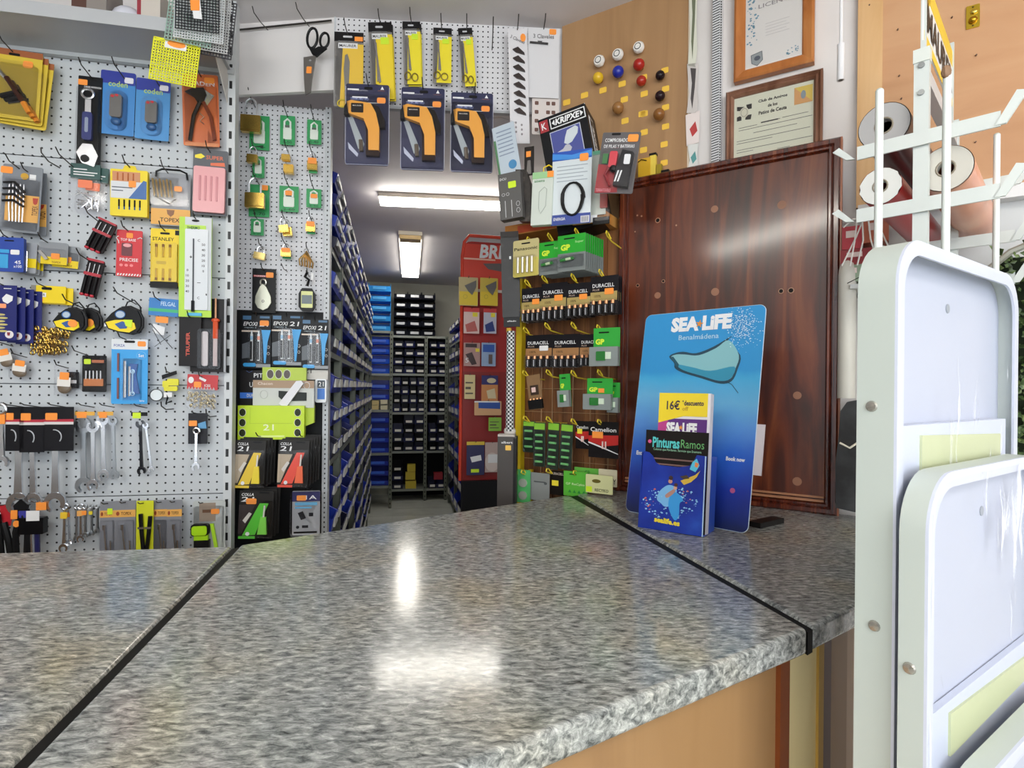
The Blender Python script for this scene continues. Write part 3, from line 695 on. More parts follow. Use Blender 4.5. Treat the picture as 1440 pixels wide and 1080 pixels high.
# K drill bit box
it = card(LW, (158, 241, 210, 306), 'eed41c', .035, 'yellow boxed set of drill bits with a blue corner', tilt=0, name='boxed_drill_set', thick=14, r=.03, cardname='box_body')
it.add('hang_tab', m('eed41c', .4), ('p', [(.3, .0), (.36, -.1), (.64, -.1), (.7, .0)], 6, 9)); it.add('window_panel', m('c9885c', .35), ('b', .06, .05, .8, .26, 14, 15)); it.add('white_band', m('d8dade', .4), ('b', .02, .26, .98, .62, 14, 15)); it.add('blue_corner', m('3c6aa8', .4), ('p', [(.5, .62), (.9, .22), (.98, .24), (.98, .62)], 15, 16))
it.add('drill_bits', BLK, *[('t', [(.24 + .14 * i, .65, 14), (.24 + .14 * i, .8, 14)], 2.6) for i in range(5)]); it.add('bit_shanks', m('2b5f9a', .3), *[('t', [(.24 + .14 * i, .8, 14), (.24 + .14 * i, .86, 14)], 2.2) for i in range(5)]); it.add('bit_tips', m('b5602c', .3), *[('t', [(.2 + .14 * i, .08, 15), (.2 + .14 * i, .24, 15)], 2) for i in range(4)])
price(it, .5, .24, .7, .38, 16); it.text('DRILL SET', .27, .31, .4, .05, m('333'), 15.5) if 0 else None; it.add('print_lines', m('556', .4) if 0 else m('555a66', .4), ('b', .05, .38, .6, .40, 15, 15.5), ('b', .05, .45, .35, .47, 15, 15.5)); hook(it, .5, -.03, 60, 'yellow drill bit box')
# L TOPEX ring bit set
it = card(LW, (213, 244, 268, 318), '90949a', .03, 'grey and orange TOPEX card with a black-handled bit rack', r=.02)
it.add('orange_panel', TOPX, ('b', 0, .68, 1, .98, 2, 3)); it.text('TOPEX', .48, .89, .5, .08, m('3a2410'), 3.4); it.add('emblem', m('8a5a3a', .4), ('p', [(.4, .7), (.6, .7), (.58, .78), (.5, .83), (.42, .78)], 3.2, 3.8))
it.add('carry_handle', BLK, ('t', [(.14, .1, 10), (.15, .0, 10), (.3, -.05, 10), (.75, -.05, 10), (.92, .0, 10), (.94, .12, 10)], 3)); it.add('driver_bits', BRASS, *[('t', [(.06 + .09 * i, .14 + .02 * (i % 2), 12), (.12 + .09 * i, .48, 12)], 2.8) for i in range(6)])
it.add('bit_rail', BLK, ('t', [(.1, .46, 12), (.5, .6, 12), (.66, .5, 12)], 2.6)); price(it, .62, .26, .82, .36, 14); it.add('clear_blister', CLEAR, ('b', .02, .08, .98, .64, 2, 18, .1)); hook(it, .42, .02, 60, 'TOPEX bit rack')
# M, N screwdriver sets in holders
for k, (bx, tl) in enumerate([((128, 309, 158, 357), 24), ((118, 365, 144, 419), 12)]):
    it = It(LW, bx, .04, 'screwdriver_holder', ['black and red holder of small screwdrivers, tilted, upper of the two', 'black and red holder of small screwdrivers, lower of the two'][k], 'tool set', 'screwdriver holders', tilt=tl)
    it.add('holder_back', m('1a1416', .35), ('b', .05, 0, .95, .98, 0, 6, .15)); it.add('red_band', m('b02838', .35), ('b', .04, .36, .96, .44, 6, 13, .04), ('b', .04, .0, .96, .06, 6, 13, .04))
    it.add('driver_shafts', CHROME, *[('t', [(.24 + .26 * i, .12, 10), (.24 + .26 * i, .45, 10)], 1.5) for i in range(3)]); it.add('driver_handles', BLK, *[('t', [(.2 + .28 * i, .46, 12), (.2 + .28 * i, .92, 12)], 4.2) for i in range(3)])
    it.add('handle_ends', m('c03040', .35), *[('s', .2 + .28 * i, .95, .12, .045, 4.5, 12) for i in range(3)]); hook(it, .3, .08, 75, ['upper', 'lower'][k] + ' screwdriver holder')
# O red precise card
it = card(LW, (164, 324, 200, 389), 'cf2430', .03, 'red card with the word PRECISE and striped foot', tilt=1)
it.add('picture', m('6b2a34', .4), ('b', .2, .28, .62, .56, 2, 3, .06)); it.add('picture_shape', m('e9a0a4', .4), ('e', .42, .33, .16, .04, 3, 3.6)); it.add('tweezers', m('ece6e6', .3), ('t', [(.08, .14, 3), (.0, .18, 5), (.08, .24, 4), (.1, .3, 4)], 1.5), ('t', [(.82, .18, 4), (.94, .15, 5), (1.0, .17, 4)], 1.4))
it.text('TOP BASE', .45, .21, .6, .055, WHT, 2.5); it.text('PRECISE', .5, .64, .72, .07, WHT, 2.5); it.add('icons', m('f08a8a', .4), ('e', .2, .76, .07, .03, 2, 2.5), ('e', .4, .76, .07, .03, 2, 2.5), ('e', .6, .76, .07, .03, 2, 2.5)); price(it, .38, .06, .64, .17, 3)
it.add('striped_foot', WHT, ('b', .06, .94, .98, .985, 2, 2.6)); it.add('red_stripes', m('cf2430', .4), *[('p', [(.1 + .11 * i, .985), (.14 + .11 * i, .94), (.19 + .11 * i, .94), (.15 + .11 * i, .985)], 2.6, 3) for i in range(8)]); hook(it, .45, .04, 50, 'red PRECISE card')
# P STANLEY
it = card(LW, (212, 322, 252, 403), 'f0d000', .035, 'yellow STANLEY pack of small precision screwdrivers', cat='tool set')
it.add('black_base', BLK, ('b', .04, .93, .98, 1.03, 0, 12)); it.add('corner_band', BLK, ('b', .86, .02, 1.0, .1, 2, 3)); it.text('STANLEY', .44, .18, .76, .06, BLK, 2.6); slot(it, .5, .08, .34)
it.add('tray', m('e4c400', .35), ('b', .08, .26, .96, .92, 2, 9, .04)); it.add('drivers', m('d8b24a', .3, .4), *[('t', [(.24 + .24 * i, .32, 11), (.24 + .24 * i, .5, 11)], 3) for i in range(3)] + [('t', [(.24 + .24 * i, .7, 11), (.24 + .24 * i, .86, 11)], 3) for i in range(3)])
it.add('driver_caps', m('8a5a20', .35), *[('t', [(.24 + .24 * i, .28, 11), (.24 + .24 * i, .33, 11)], 3.6) for i in range(3)] + [('t', [(.24 + .24 * i, .86, 11), (.24 + .24 * i, .9, 11)], 3.6) for i in range(3)]); it.add('name_label', m('caa820', .4), ('b', .24, .57, .58, .62, 9, 10, .03)); it.add('clear_blister', CLEAR, ('b', .06, .25, .97, .93, 2, 17, .05)); hook(it, .5, .06, 50, 'STANLEY pack')
# Q thermometer
it = card(LW, (252, 306, 298, 446), 'b4dc3c', .05, 'tall wall thermometer on a lime green card', cat='thermometer', name='wall_thermometer', r=.02)
it.add('grey_panel', m('c9cdd0', .35), ('b', .18, .0, .99, .93, 2, 4)); it.add('scale_plate', m('d9dee2', .3), ('b', .2, .12, .9, .93, 4, 8, .04)); it.add('label_band', m('b9e048', .4), ('b', .16, .08, .82, .14, 4, 5)); it.text('THERMO', .45, .11, .4, .03, m('2a6a30'), 9)
it.add('glass_tube', m('5b6066', .25), ('t', [(.46, .22, 10), (.46, .9, 10)], 2.2)); it.add('bulb', m('26282c', .3), ('t', [(.46, .84, 11), (.46, .95, 11)], 5)); it.add('blue_foot', m('48b4e0', .35), ('b', .28, .96, .72, .99, 2, 9)); it.add('hanging_slot', BLK, ('e', .5, .035, .12, .012, 4, 5))
for i, s_ in enumerate(['50', '40', '30', '20', '10', '0']): it.text(s_, .76, .275 + .053 * i, None, .024, m('222428'), 8.5)
for i, s_ in enumerate(['0', '10', '20', '30', '40']): it.text(s_, .28, .535 + .053 * i, None, .024, m('222428'), 8.5)
it.text('C', .62, .235, None, .024, m('222428'), 8.5); it.text('C', .62, .81, None, .024, m('222428'), 8.5); it.add('plus_minus_marks', m('222428', .5), ('b', .34, .4, .42, .405, 8, 8.6), ('b', .37, .39, .39, .415, 8, 8.6), ('b', .58, .655, .68, .66, 8, 8.6)); hook(it, .5, .035, 30, 'wall thermometer')
# R blue box and yellow-grey cards behind
it = card(LW, (-8, 335, 37, 383), '2244a0', .07, 'dark blue box of tool bits at the left edge of the photo', tilt=0, thick=12, cardname='box_body', name='boxed_tool_set')
it.add('light_label', m('38a0d8', .4), ('b', .2, .36, .55, .46, 12, 13), ('b', .2, .5, .52, .9, 12, 13)); it.add('white_label', WHT, ('b', .6, .36, .88, .5, 13, 14, .04)); it.text('45', .82, .72, .2, .1, WHT, 13); it.text('x100', .82, .84, .26, .08, WHT, 13); slot(it, .55, .1, .3, 12.4); hook(it, .5, .1, 50, 'dark blue box')
for k in range(3):
    it = card(LW, (20 + 8 * k, 341 + 3 * k, 52 + 5 * k, 384 + 2 * k), '9a9ea4', .05 - .015 * k, 'grey and yellow card behind the blue box, %s from the front' % ['first', 'second', 'third'][k], group='grey and yellow cards behind the blue box', tilt=2)
    it.add('yellow_band', MYEL, ('b', 0, .52, 1, .82, 2, 3)); it.add('metal_rod', CHROME, ('t', [(.6, .3, 6), (.62, .95, 6)], 2.5))
# S blade pack
it = card(LW, (55, 341, 96, 372), '8b8f94', .045, 'grey and yellow blister of cutter blades with orange price', tilt=2, r=.08)
it.add('yellow_band', MYEL, ('b', .08, .66, .98, 1, 2, 3)); it.add('blade', m('b8b4b0', .3, .6), ('p', [(.0, .45), (.12, .42), (.38, .78), (.28, .84)], 4, 10)); price(it, .44, .5, .74, .76, 4); it.text('TOPEX', .62, .9, .32, .1, m('8a5a20'), 3.4); blis(it, .02, .3, .96, .98, 12)
stack(it, 2, 12, 24, -6, 'grey and yellow blister of cutter blades', 'cutter blade blisters', 2); hook(it, .3, .1, 50, 'cutter blade blisters')
# T navy cards
it = card(LW, (-14, 401, 24, 478), '141c6a', .075, 'navy blue card with small yellow fittings at the left edge', tilt=0, r=.01)
it.add('white_seal', WHT, ('p', [(.46, .24), (.62, .16), (.86, .2), (.84, .28), (.66, .34), (.5, .3)], 2, 3)); it.add('top_line', WHT, ('b', .52, .055, .8, .068, 2, 3)); price(it, .3, .34, .62, .42, 3, m('ffa070', .5)); it.add('fitting_pictures', m('c8bc74', .4), *[('e', .38 + .1 * (i % 2), .54 + .06 * i, .2, .02, 2, 3) for i in range(6)]); it.add('round_seal', m('e6e0e0', .4), ('e', .74, .9, .16, .07, 2, 3)); it.add('seal_centre', m('8a2030', .4), ('p', [(.66, .86), (.78, .86), (.76, .92), (.68, .92)], 3, 3.6))
stack(it, 4, 14, 14, -3, 'navy blue card of fittings', 'navy blue cards'); hook(it, .5, .06, 40, 'navy blue cards')
# U Maurer bag of brass rings
def u_(it):
    it.add('brass_rings', BRASS, *[('r', .08 + .84 * R.random(), .58 + .36 * R.random(), .055, .03, 2.2, 3 + 6 * R.random()) for i in range(46)], kind='stuff')
    it.add('brass_pins', m('8a6a34', .3, .9), *[('t', [(.1 + .8 * R.random(), .62 + .33 * R.random(), 3), (.1 + .8 * R.random(), .62 + .33 * R.random(), 5)], 2.0) for i in range(22)], kind='stuff')
it = bag(LW, (43, 402, 92, 503), .03, 'clear bag full of brass rings under a yellow MAURER header', MYEL, None, u_, 1, hh=.24)
it.add('grey_end', m('8c8880', .4), ('b', 0, 0, .14, .24, 2.4, 3)); it.add('white_label', WHT, ('b', .04, .1, .44, .16, 3, 3.6)); it.text('MAURER', .24, .13, .34, .035, BLK, 4); price(it, .14, .18, .36, .22, 3); slot(it, .45, .04, .3, 2.6)
stack(it, 2, 9, 15, -3, 'bag of brass rings with yellow header', 'yellow header bags of brass rings', 0); hook(it, .45, .04, 60, 'brass ring bags')
# V tape measures
def tape(box, off, label, flip=False):
    it = It(LW, box, off, 'tape_measure', label, 'tape measure', 'yellow and black tape measures', tilt=0)
    out = [(0, .58), (.2, .28), (.42, .08), (.66, .04), (.88, .16), (.98, .42), (.98, .72), (.86, .92), (.68, 1.0), (.4, .94), (.12, .84)]
    it.add('case', m('18181a', .35), ('p', out, 0, 26)); it.add('yellow_side', m('f4d818', .35), ('p', [(.06, .6), (.3, .52), (.6, .5), (.82, .6), (.86, .8), (.68, .94), (.4, .9), (.14, .8)], 26, 29)); it.add('grip_rim', m('2a2a2c', .5), ('t', [(x, y, 13) for x, y in [(.42, .08), (.66, .04), (.88, .16), (.98, .42), (.98, .72), (.86, .92)]], 5))
    it.add('blue_badge', m('2a58a0', .35), ('p', [(.3, .66), (.5, .56), (.66, .6), (.62, .8), (.44, .82)], 29, 30)); it.add('round_window', m('b8c8d8', .3), ('e', .44, .32, .13, .13, 26, 28)); it.add('window_ring', m('3468a8', .35), ('r', .44, .32, .13, .13, 1.4, 28))
    it.add('tape_hook', CHROME, ('p', [(-.02, .56), (.03, .56), (.03, .74), (-.02, .74)], 8, 18)); it.add('wrist_strap', BLK, ('t', [(.5, .08, 12), (.56, -.14, 10), (.74, -.22, 10), (.9, 0, 10), (.94, .2, 12)], 2)); return it
it = tape((81, 433, 125, 468), .05, 'yellow and black tape measure, front one of the left pair'); it.add('price_sticker', OR_, ('e', .66, .66, .15, .15, 30, 31)); hook(it, .5, -.1, 60, 'left tape measures')
it = tape((103, 434, 146, 468), .015, 'yellow and black tape measure, back one of the left pair'); it.add('price_sticker', OR_, ('e', .7, .62, .14, .16, 30, 31))
it = tape((152, 431, 204, 471), .04, 'single yellow and black tape measure with a lime sticker'); it.add('price_sticker', LIME, ('p', [(.54, .5), (.78, .5), (.76, .78), (.6, .72)], 30, 31)); hook(it, .6, -.15, 110, 'single tape measure')
# W blue header bag with wire
def w_(it): it.add('wire_rods', m('4a4a4c', .35, .8), ('t', [(.1, .5, 5), (.9, .96, 6)], 1.2), ('t', [(.2, .62, 6), (.5, .9, 5)], 1.2), ('t', [(.3, .95, 6), (.8, .7, 5)], 1)); it.add('paper_slip', WHT, ('p', [(.2, .5), (.6, .56), (.58, .72), (.2, .68)], 4, 5))
it = bag(LW, (208, 420, 250, 492), .03, 'clear bag of wire rods under a blue and green header', m('2c7cc4', .4), None, w_, 3, hh=.34)
it.add('green_band', m('3cb878', .4), ('b', 0, .2, 1, .26, 2.4, 3)); it.text('FELGAL', .65, .1, .5, .08, m('cfe8f8'), 3); price(it, .3, .36, .72, .48, 12); hook(it, .4, .06, 55, 'blue header bag')
# X truper
for k, bx in enumerate([(252, 446, 283, 515), (268, 420, 319, 523)]):
    it = card(LW, bx, '1a1719', [.045, .03][k], ['black TRUPER pack of a screwdriver, narrow, left of the pair', 'black TRUPER pack of an orange voltage tester screwdriver'][k], group='TRUPER packs', r=.02)
    if k == 0: it.text('TRUPER', .35, .5, 38 / 69 * 1.9, .26, m('c85a3c'), 2.6, rot=90) if 0 else put_text('lettering', 'TRUPER', it.o, -.006, it.H * .45, .075, .011, -.0026, m('c8503c'), .03, 90)
    else:
        put_text('lettering', 'TRUPER', it.o, -it.W * .36, it.H * .32, .085, .014, -.0026, m('e87a30'), .03, 90); it.add('screwdriver_handle', m('e05a34', .3), ('t', [(.72, .32, 14), (.72, .55, 14)], 8), ('s', .72, .3, .12, .03, 9, 14)); it.add('screwdriver_shaft', m('e8b08a', .3, .5), ('t', [(.72, -.0, 14), (.72, .3, 14)], 3)); it.add('fuse_pack', m('c8c0c0', .3), ('b', .32, .45, .5, .92, 3, 8, .06)); it.add('clear_handle', m('d0c0c0', .2), ('t', [(.72, .55, 14), (.72, .92, 14)], 7))
        it.add('clear_blister', CLEAR, ('b', .24, .42, .88, .96, 2, 20, .08)); it.add('side_strip', m('9a9ca0', .3), ('b', .93, .0, .99, 1, 2, 4)); it.text('PROBADOR', .3, .14, .3, .02, WHT, 2.6)
    hook(it, .5, .04, 30, ['narrow', 'wide'][k] + ' TRUPER pack')
# Y, Z small bags
def tagbag(box, label, k):
    it = It(LW, box, .025, 'bagged_goods', label, 'bagged goods', None, tilt=[-14, 8, 4][k])
    it.add('clear_bag', CLEAR, ('p', [(0, 0), (.9, .03), (1, .8), (.8, 1), (.1, .96)], 0, 10)); it.add('contents', m('7a6a58', .4), ('s', .5, .7, .32, .2, 6, 5)); it.add('paper_label', m('e6e2dc', .5), ('b', .2, .36, .8, .66, 10, 11)); it.add('price_sticker', OR_, ('b', .3, .2, .72, .44, 11, 12, .04)); return it
hook(tagbag((-6, 484, 26, 520), 'small clear bag with a brown label and orange price at the left edge', 0), .5, .05, 50, 'brown label bag')
hook(tagbag((14, 500, 46, 534), 'small clear bag with a white label beside the brass rings', 1), .5, .05, 50, 'white label bag')
it = tagbag((77, 515, 108, 558), 'small clear bag of grey plugs with a white label', 2); hook(it, .4, .05, 50, 'bag of grey plugs')
it = card(LW, (96, 523, 111, 546), '242426', .012, 'small black card hanging behind the bag of grey plugs'); it.add('print', WHT, ('b', .2, .5, .8, .7, 2, 2.6))
# AA black copper card
it = card(LW, (116, 500, 150, 551), '17181a', .03, 'black card with copper coloured pads and a lime sticker'); it.add('copper_pads', m('c47a4a', .35, .4), ('b', .1, .64, .9, .84, 2, 7, .03)); it.add('steel_pins', CHROME, *[('t', [(.18 + .15 * i, .42, 5), (.18 + .15 * i, .66, 5)], 2.4) for i in range(5)])
price(it, .08, .1, .36, .24, 3, LIME); it.add('copper_print', m('b86a44', .4), ('b', .4, .12, .9, .2, 2, 3)); blis(it, .02, .05, 1.08, .98, 16, .12); hook(it, .0, -.02, 60, 'black copper pad card')
# AB blue set card
it = card(LW, (157, 477, 208, 568), '3ba4e8', .035, 'bright blue card with a wrench and drill set, white header')
it.add('white_header', m('e4e8ec', .4), ('b', 0, 0, 1, .16, 2, 3, .04)); it.text('FORZA', .22, .1, .3, .04, m('3a4aa0'), 3.4); price(it, .72, .03, .95, .11, 3.4); slot(it, .5, .04, .3, 3.2); it.text('Set', .82, .25, .16, .05, WHT, 2.6); it.add('set_circle', m('7cc8f4', .4), ('r', .82, .25, .13, .06, .8, 2.6))
it.add('driver_pins', m('8a5a5a', .35), ('t', [(.2, .22, 6), (.2, .5, 6)], 3), ('t', [(.2, .6, 6), (.2, .92, 6)], 3)); it.add('steel_bars', CHROME, ('t', [(.4, .34, 8), (.4, .9, 8)], 4.5), ('t', [(.52, .42, 7), (.52, .88, 7)], 4)); it.add('pliers', m('2a5aa0', .3), ('p', [(.52, .38), (.74, .38), (.7, .56), (.8, .84), (.5, .84), (.58, .56)], 3, 9)); it.add('small_spanner', m('b8d8f0', .3, .5), ('t', [(.62, .48, 11), (.62, .84, 11)], 2.4), ('r', .62, .5, .05, .03, 1.6, 11), ('r', .62, .84, .05, .03, 1.6, 11))
it.add('clear_blister', CLEAR, ('b', .3, .3, .84, .94, 2, 16, .06)); it.text('bru', .85, .95, .12, .03, WHT, 2.6); hook(it, .4, .03, 60, 'bright blue set card')
# AC ring strap item
it = It(LW, (212, 521, 257, 569), .03, 'cable_clip_set', 'clip set with yellow parts, a black tag and a round lens', 'tool set', tilt=0)
it.add('black_tag', BLK, ('p', [(.34, .14), (.8, .0), (.82, .1), (.36, .26)], 0, 2)); it.add('yellow_parts', m('e4dc28', .4), ('b', .4, .3, .6, .5, 2, 10, .05), ('b', .55, .24, .9, .44, 3, 11, .05), ('b', .44, .46, .86, .6, 2, 9, .05)); it.add('round_lens', m('dfe6e8', .15), ('e', .2, .72, .2, .17, 2, 6)); it.add('lens_rim', m('55585a', .3, .6), ('r', .2, .72, .2, .17, 1.6, 6)); it.add('strap', BLK, ('t', [(.5, .6, 5), (.56, .78, 7), (.5, .95, 5), (.68, .9, 5)], 3)); it.add('label_slip', WHT, ('b', .44, .64, .7, .78, 8, 9)); hook(it, .6, .1, 40, 'yellow clip set')
# AD red header chain bag
def ad(it): it.add('small_chain', m('b8a880', .3, .9), *[('r', .06 + .88 * R.random(), .5 + .44 * R.random(), .03, .03, 1.0, 3 + 5 * R.random()) for i in range(80)], kind='stuff')
it = bag(LW, (263, 527, 306, 577), .03, 'clear bag of small chain under a red header card', m('c42a30', .4), None, ad, 2, hh=.42)
it.add('zigzag_edge', m('b9a8a8', .4), *[('p', [(.02 + .1 * i, .42), (.07 + .1 * i, .34), (.12 + .1 * i, .42)], 2.4, 3) for i in range(9)]); price(it, .22, .2, .46, .36, 3); it.add('header_print', WHT, ('e', .12, .16, .09, .09, 2.4, 3), ('p', [(.4, .04), (.62, .14), (.58, .2), (.38, .12)], 2.4, 3)); it.text('ICES', .66, .3, .2, .07, WHT, 3); hook(it, .5, .1, 40, 'red header chain bag')
# single bare hooks on the left board
for k, (px, py) in enumerate([(84, 236), (244, 575), (304, 585)]):
    u, z, _ = LW.hit(px, py, 0); o = MB().tube([(0, 0, 0), (-.004, -.05, .0), (-.004, -.085, .012), (-.004, -.088, .026)], .0019, 6).build('peg_hook', HOOKM, None, True, frameM(LW, u, z, 0)); tag(o, ['empty wire hook left of the green header bags', 'empty wire hook below the round lens clip set', 'empty wire hook at right of the single spanner'][k], 'hook', 'wire hooks on the pegboards')
# ---- spanners
def spanner(pl, px0, py0, px1, py1, wpx, off, label, open_down=True, mat=None, ring=False, group='combination spanners', tagc=None, name='spanner', ends=(1, 1)):
    u0, z0, w0 = pl.hit(px0, py0, off); u1, z1, w1 = pl.hit(px1, py1, off)
    L = math.hypot(u1 - u0, z1 - z0); s = L / math.hypot(px1 - px0, py1 - py0); wd = wpx * s
    tilt = math.degrees(math.atan2(u0 - u1, z0 - z1))
    M = frameM(pl, u1, z1, off, tilt)
    r = empty(name, M, label, 'spanner', group)
    mt = mat or CHROME
    b = MB(); b.prism([(-wd * .34, wd * .9), (wd * .34, wd * .9), (wd * .26, L * .5), (wd * .32, L - wd * .7), (-wd * .32, L - wd * .7), (-wd * .26, L * .5)], -.007, 0)
    b.build('shaft', mt, r)
    def jaw(cz, dirn, nm):
        b = MB(); R0, R1 = wd * 1.05, wd * .52; a0 = -90 if dirn < 0 else 90; pts = []
        tw = 12
        for i in range(13): a = math.radians(a0 + tw + 38 + (360 - 76) * i / 12); pts.append((R0 * math.cos(a) * .9, cz + R0 * math.sin(a)))
        for i in range(12, -1, -1): a = math.radians(a0 + tw + 50 + (360 - 100) * i / 12); pts.append((R1 * math.cos(a), cz + R1 * math.sin(a) * 1.1 + dirn * R1 * .35))
        n = 13; k = len(b.v)
        for i in range(n):
            x, z = pts[i]; x2, z2 = pts[2 * n - 1 - i]; b.v += [(x, -.009, z), (x2, -.009, z2), (x, .001, z), (x2, .001, z2)]
        for i in range(n - 1):
            a_, c_ = k + i * 4, k + i * 4 + 4; b.f += [(a_, a_ + 1, c_ + 1, c_), (a_ + 2, c_ + 2, c_ + 3, a_ + 3), (a_, c_, c_ + 2, a_ + 2), (a_ + 1, a_ + 3, c_ + 3, c_ + 1)]
        e = k + (n - 1) * 4; b.f += [(k, k + 2, k + 3, k + 1), (e, e + 1, e + 3, e + 2)]
        b.build(nm, mt, r)
    def rg(cz): MB().tube([(wd * .72 * math.cos(2 * math.pi * i / 16), -.004, cz + wd * .72 * math.sin(2 * math.pi * i / 16)) for i in range(16)], wd * .26, 7, True).build('ring_end', mt, r, True)
    if ends[1]: jaw(0, -1, 'open_jaw')
    if ends[0] == 1: rg(L)
    elif ends[0] == 2: jaw(L, 1, 'open_jaw')
    if tagc: MB().prism(rrect(-wd * .7, L * .72, wd * .7, L * .72 + wd * 1.5, .002), -.012, -.0095).build('price_sticker', tagc, r)
    return r
# big wrenches on black cards
for k, (x0, y0, x1, y1, w_) in enumerate([(28, 600, 27, 708, 15), (46, 600, 48, 704, 11), (79, 600, 79, 706, 14)]):
    spanner(LW, x0, y0, x1, y1, w_, .05, 'large chrome open spanner below a black card, %s of three' % ['leftmost', 'middle', 'rightmost'][k], ends=(2, 1), group='large spanners on black cards')
for k, bx in enumerate([(8, 572, 34, 634), (28, 572, 63, 636), (62, 572, 104, 634)]):
    it = card(LW, bx, '17161a', .064, 'black card clipped over a large spanner, %s of three' % ['leftmost', 'middle', 'rightmost'][k], cat='spanner card', group='black spanner cards', r=.01, name='spanner_card')
    it.add('red_band', m('b8283c', .4), ('b', 0, .28, 1, .34, 2, 3)); it.add('white_band', m('dcd6d4', .4), ('b', 0, .34, 1, .40, 2, 3)); price(it, .06, .14, .46, .3, 3); it.add('spanner_drawing', m('c8cace', .35, .5), ('t', [(.35 + .25 * math.cos(a / 3), .68 - .16 * math.sin(a / 3), 3) for a in range(-2, 6)], 1.6)); hook(it, .4, .03, 45, ['left', 'middle', 'right'][k] + ' black spanner card', up=6)
sp = [(118, 598, 119, 682, 11, 'wide chrome spanner in the orange header group'), (132, 600, 132, 682, 8, 'narrower chrome spanner behind the wide one in the orange header group'), (146, 590, 147, 668, 8, 'chrome open spanner under the second orange header'), (160, 592, 162, 668, 6, 'grey spanner hanging partly behind the second orange header'), (198, 596, 200, 662, 5.5, 'dark slim spanner under the yellow sticker'), (206, 598, 214, 660, 4, 'thin chrome spanner slanting right of the dark slim one')]
for k, (x0, y0, x1, y1, w_, lb) in enumerate(sp): spanner(LW, x0, y0, x1, y1, w_, .03 + .008 * (k % 2), lb, ends=(2, 1), mat=[STEEL, CHROME, CHROME, STEEL, m('2a2a2e', .3, .8), CHROME][k])
for k, (bx, lb) in enumerate([((106, 572, 134, 606), 'clear pouch with orange band over the wide chrome spanner'), ((138, 572, 160, 606), 'clear pouch with orange band over the second spanner pair'), ((185, 573, 208, 606), 'clear pouch with black and yellow band over the dark spanner')]):
    it = It(LW, bx, .052, 'spanner_pouch', lb, 'spanner card'); it.add('clear_pouch', CLEAR, ('b', 0, 0, 1, 1, 0, 3)); it.add('header_band', m('e8b048', .4) if k < 2 else BLK, ('b', 0, .2, 1, .36, 3, 4)); price(it, .1, .22, .6, .46, 4, OR_ if k < 2 else LIME); hook(it, .5, .04, 40, ['wide spanner pouch', 'second spanner pouch', 'dark spanner pouch'][k], up=6)
spanner(LW, 277, 606, 276, 656, 5.5, .045, 'single chrome spanner hanging from a black and blue card', tagc=None)
it = card(LW, (265, 581, 292, 624), '26262c', .03, 'black and blue card above the single chrome spanner', cat='spanner card', name='spanner_card', r=.02); it.add('blue_patch', m('5a9ac8', .4), ('p', [(.5, .34), (.9, .26), (.96, .5), (.55, .5)], 2, 3)); price(it, .04, .24, .46, .42, 3); hook(it, .4, .04, 40, 'single spanner card', up=6)
# bottom row
spanner(LW, 93, 712, 91, 770, 6, .045, 'chrome combination spanner with a yellow sticker in the bottom row', tagc=m('f0c830', .5)); spanner(LW, 97, 712, 99, 762, 4, .03, 'slim chrome spanner with an orange sticker right behind the yellow tagged one', tagc=OR_)
for k, (x, w_, y) in enumerate([(109, 4, 757), (115, 5, 757), (121, 4, 752)]): spanner(LW, x, 712, x, y, w_, .03 + .008 * k, 'short spanner in the bottom row trio, %s of three' % ['left', 'middle', 'right'][k], mat=[STEEL, CHROME, STEEL][k], tagc=[None, m('f0b060', .5), OR_][k])
for k, (x, y) in enumerate([(130, 750), (138, 746)]): spanner(LW, x, 712, x, y, 3.2, .03, 'very small spanner beside the first grey TOPEX card, %s one' % ['left', 'right'][k], mat=STEEL, tagc=[YE, None][k])
bot = [(141, 705, 162, 775, 'leftmost'), (162, 704, 191, 775, 'second'), (216, 703, 237, 775, 'third'), (235, 703, 256, 775, 'rightmost')]
for k, (x0, y0, x1, y1, od) in enumerate(bot):
    it = card(LW, (x0, y0, x1, y1), '8a8c92', .03 + .008 * (k % 2), 'grey and orange TOPEX socket card in the bottom row, %s of four' % od, group='grey TOPEX socket cards', r=.02); it.add('orange_band', TOPX, ('b', 0, .18, 1, .32, 2, 3)); it.text('TOPEX', .55, .25, .5, .06, m('5a3210'), 3.4); it.add('emblem', m('a04a2c', .4), ('e', .14, .25, .08, .04, 3, 3.5))
    it.add('socket_tool', CHROME, ('t', [(.35 + .05 * k, .46, 8), (.35 + .05 * k, .56, 8)], 5), ('t', [(.35 + .05 * k, .5, 8), (.5 + .05 * k, 1.0, 8)], 3), ('t', [(.75, .78, 7), (.78, 1.0, 7)], 2.6)); blis(it, .1, .38, .95, 1.0, 16)
    if k == 0: price(it, .5, .14, .85, .26, 3.2, LIME)
    hook(it, .5, .06, 40, 'TOPEX socket card, %s of four' % od, up=6)
it = card(LW, (192, 704, 216, 775), 'd8dc28', .045, 'yellow card with black cutting pliers in the bottom row'); it.add('plier_handles', BLK, ('t', [(.3, .25, 9), (.36, .55, 10), (.48, .98, 9)], 6), ('t', [(.86, .3, 9), (.8, .6, 10), (.68, .98, 9)], 6)); it.add('steel_bands', CHROME, ('b', .2, .5, .55, .54, 10, 17), ('b', .62, .5, .95, .54, 10, 17)); hook(it, .4, .08, 40, 'yellow pliers card', up=6)
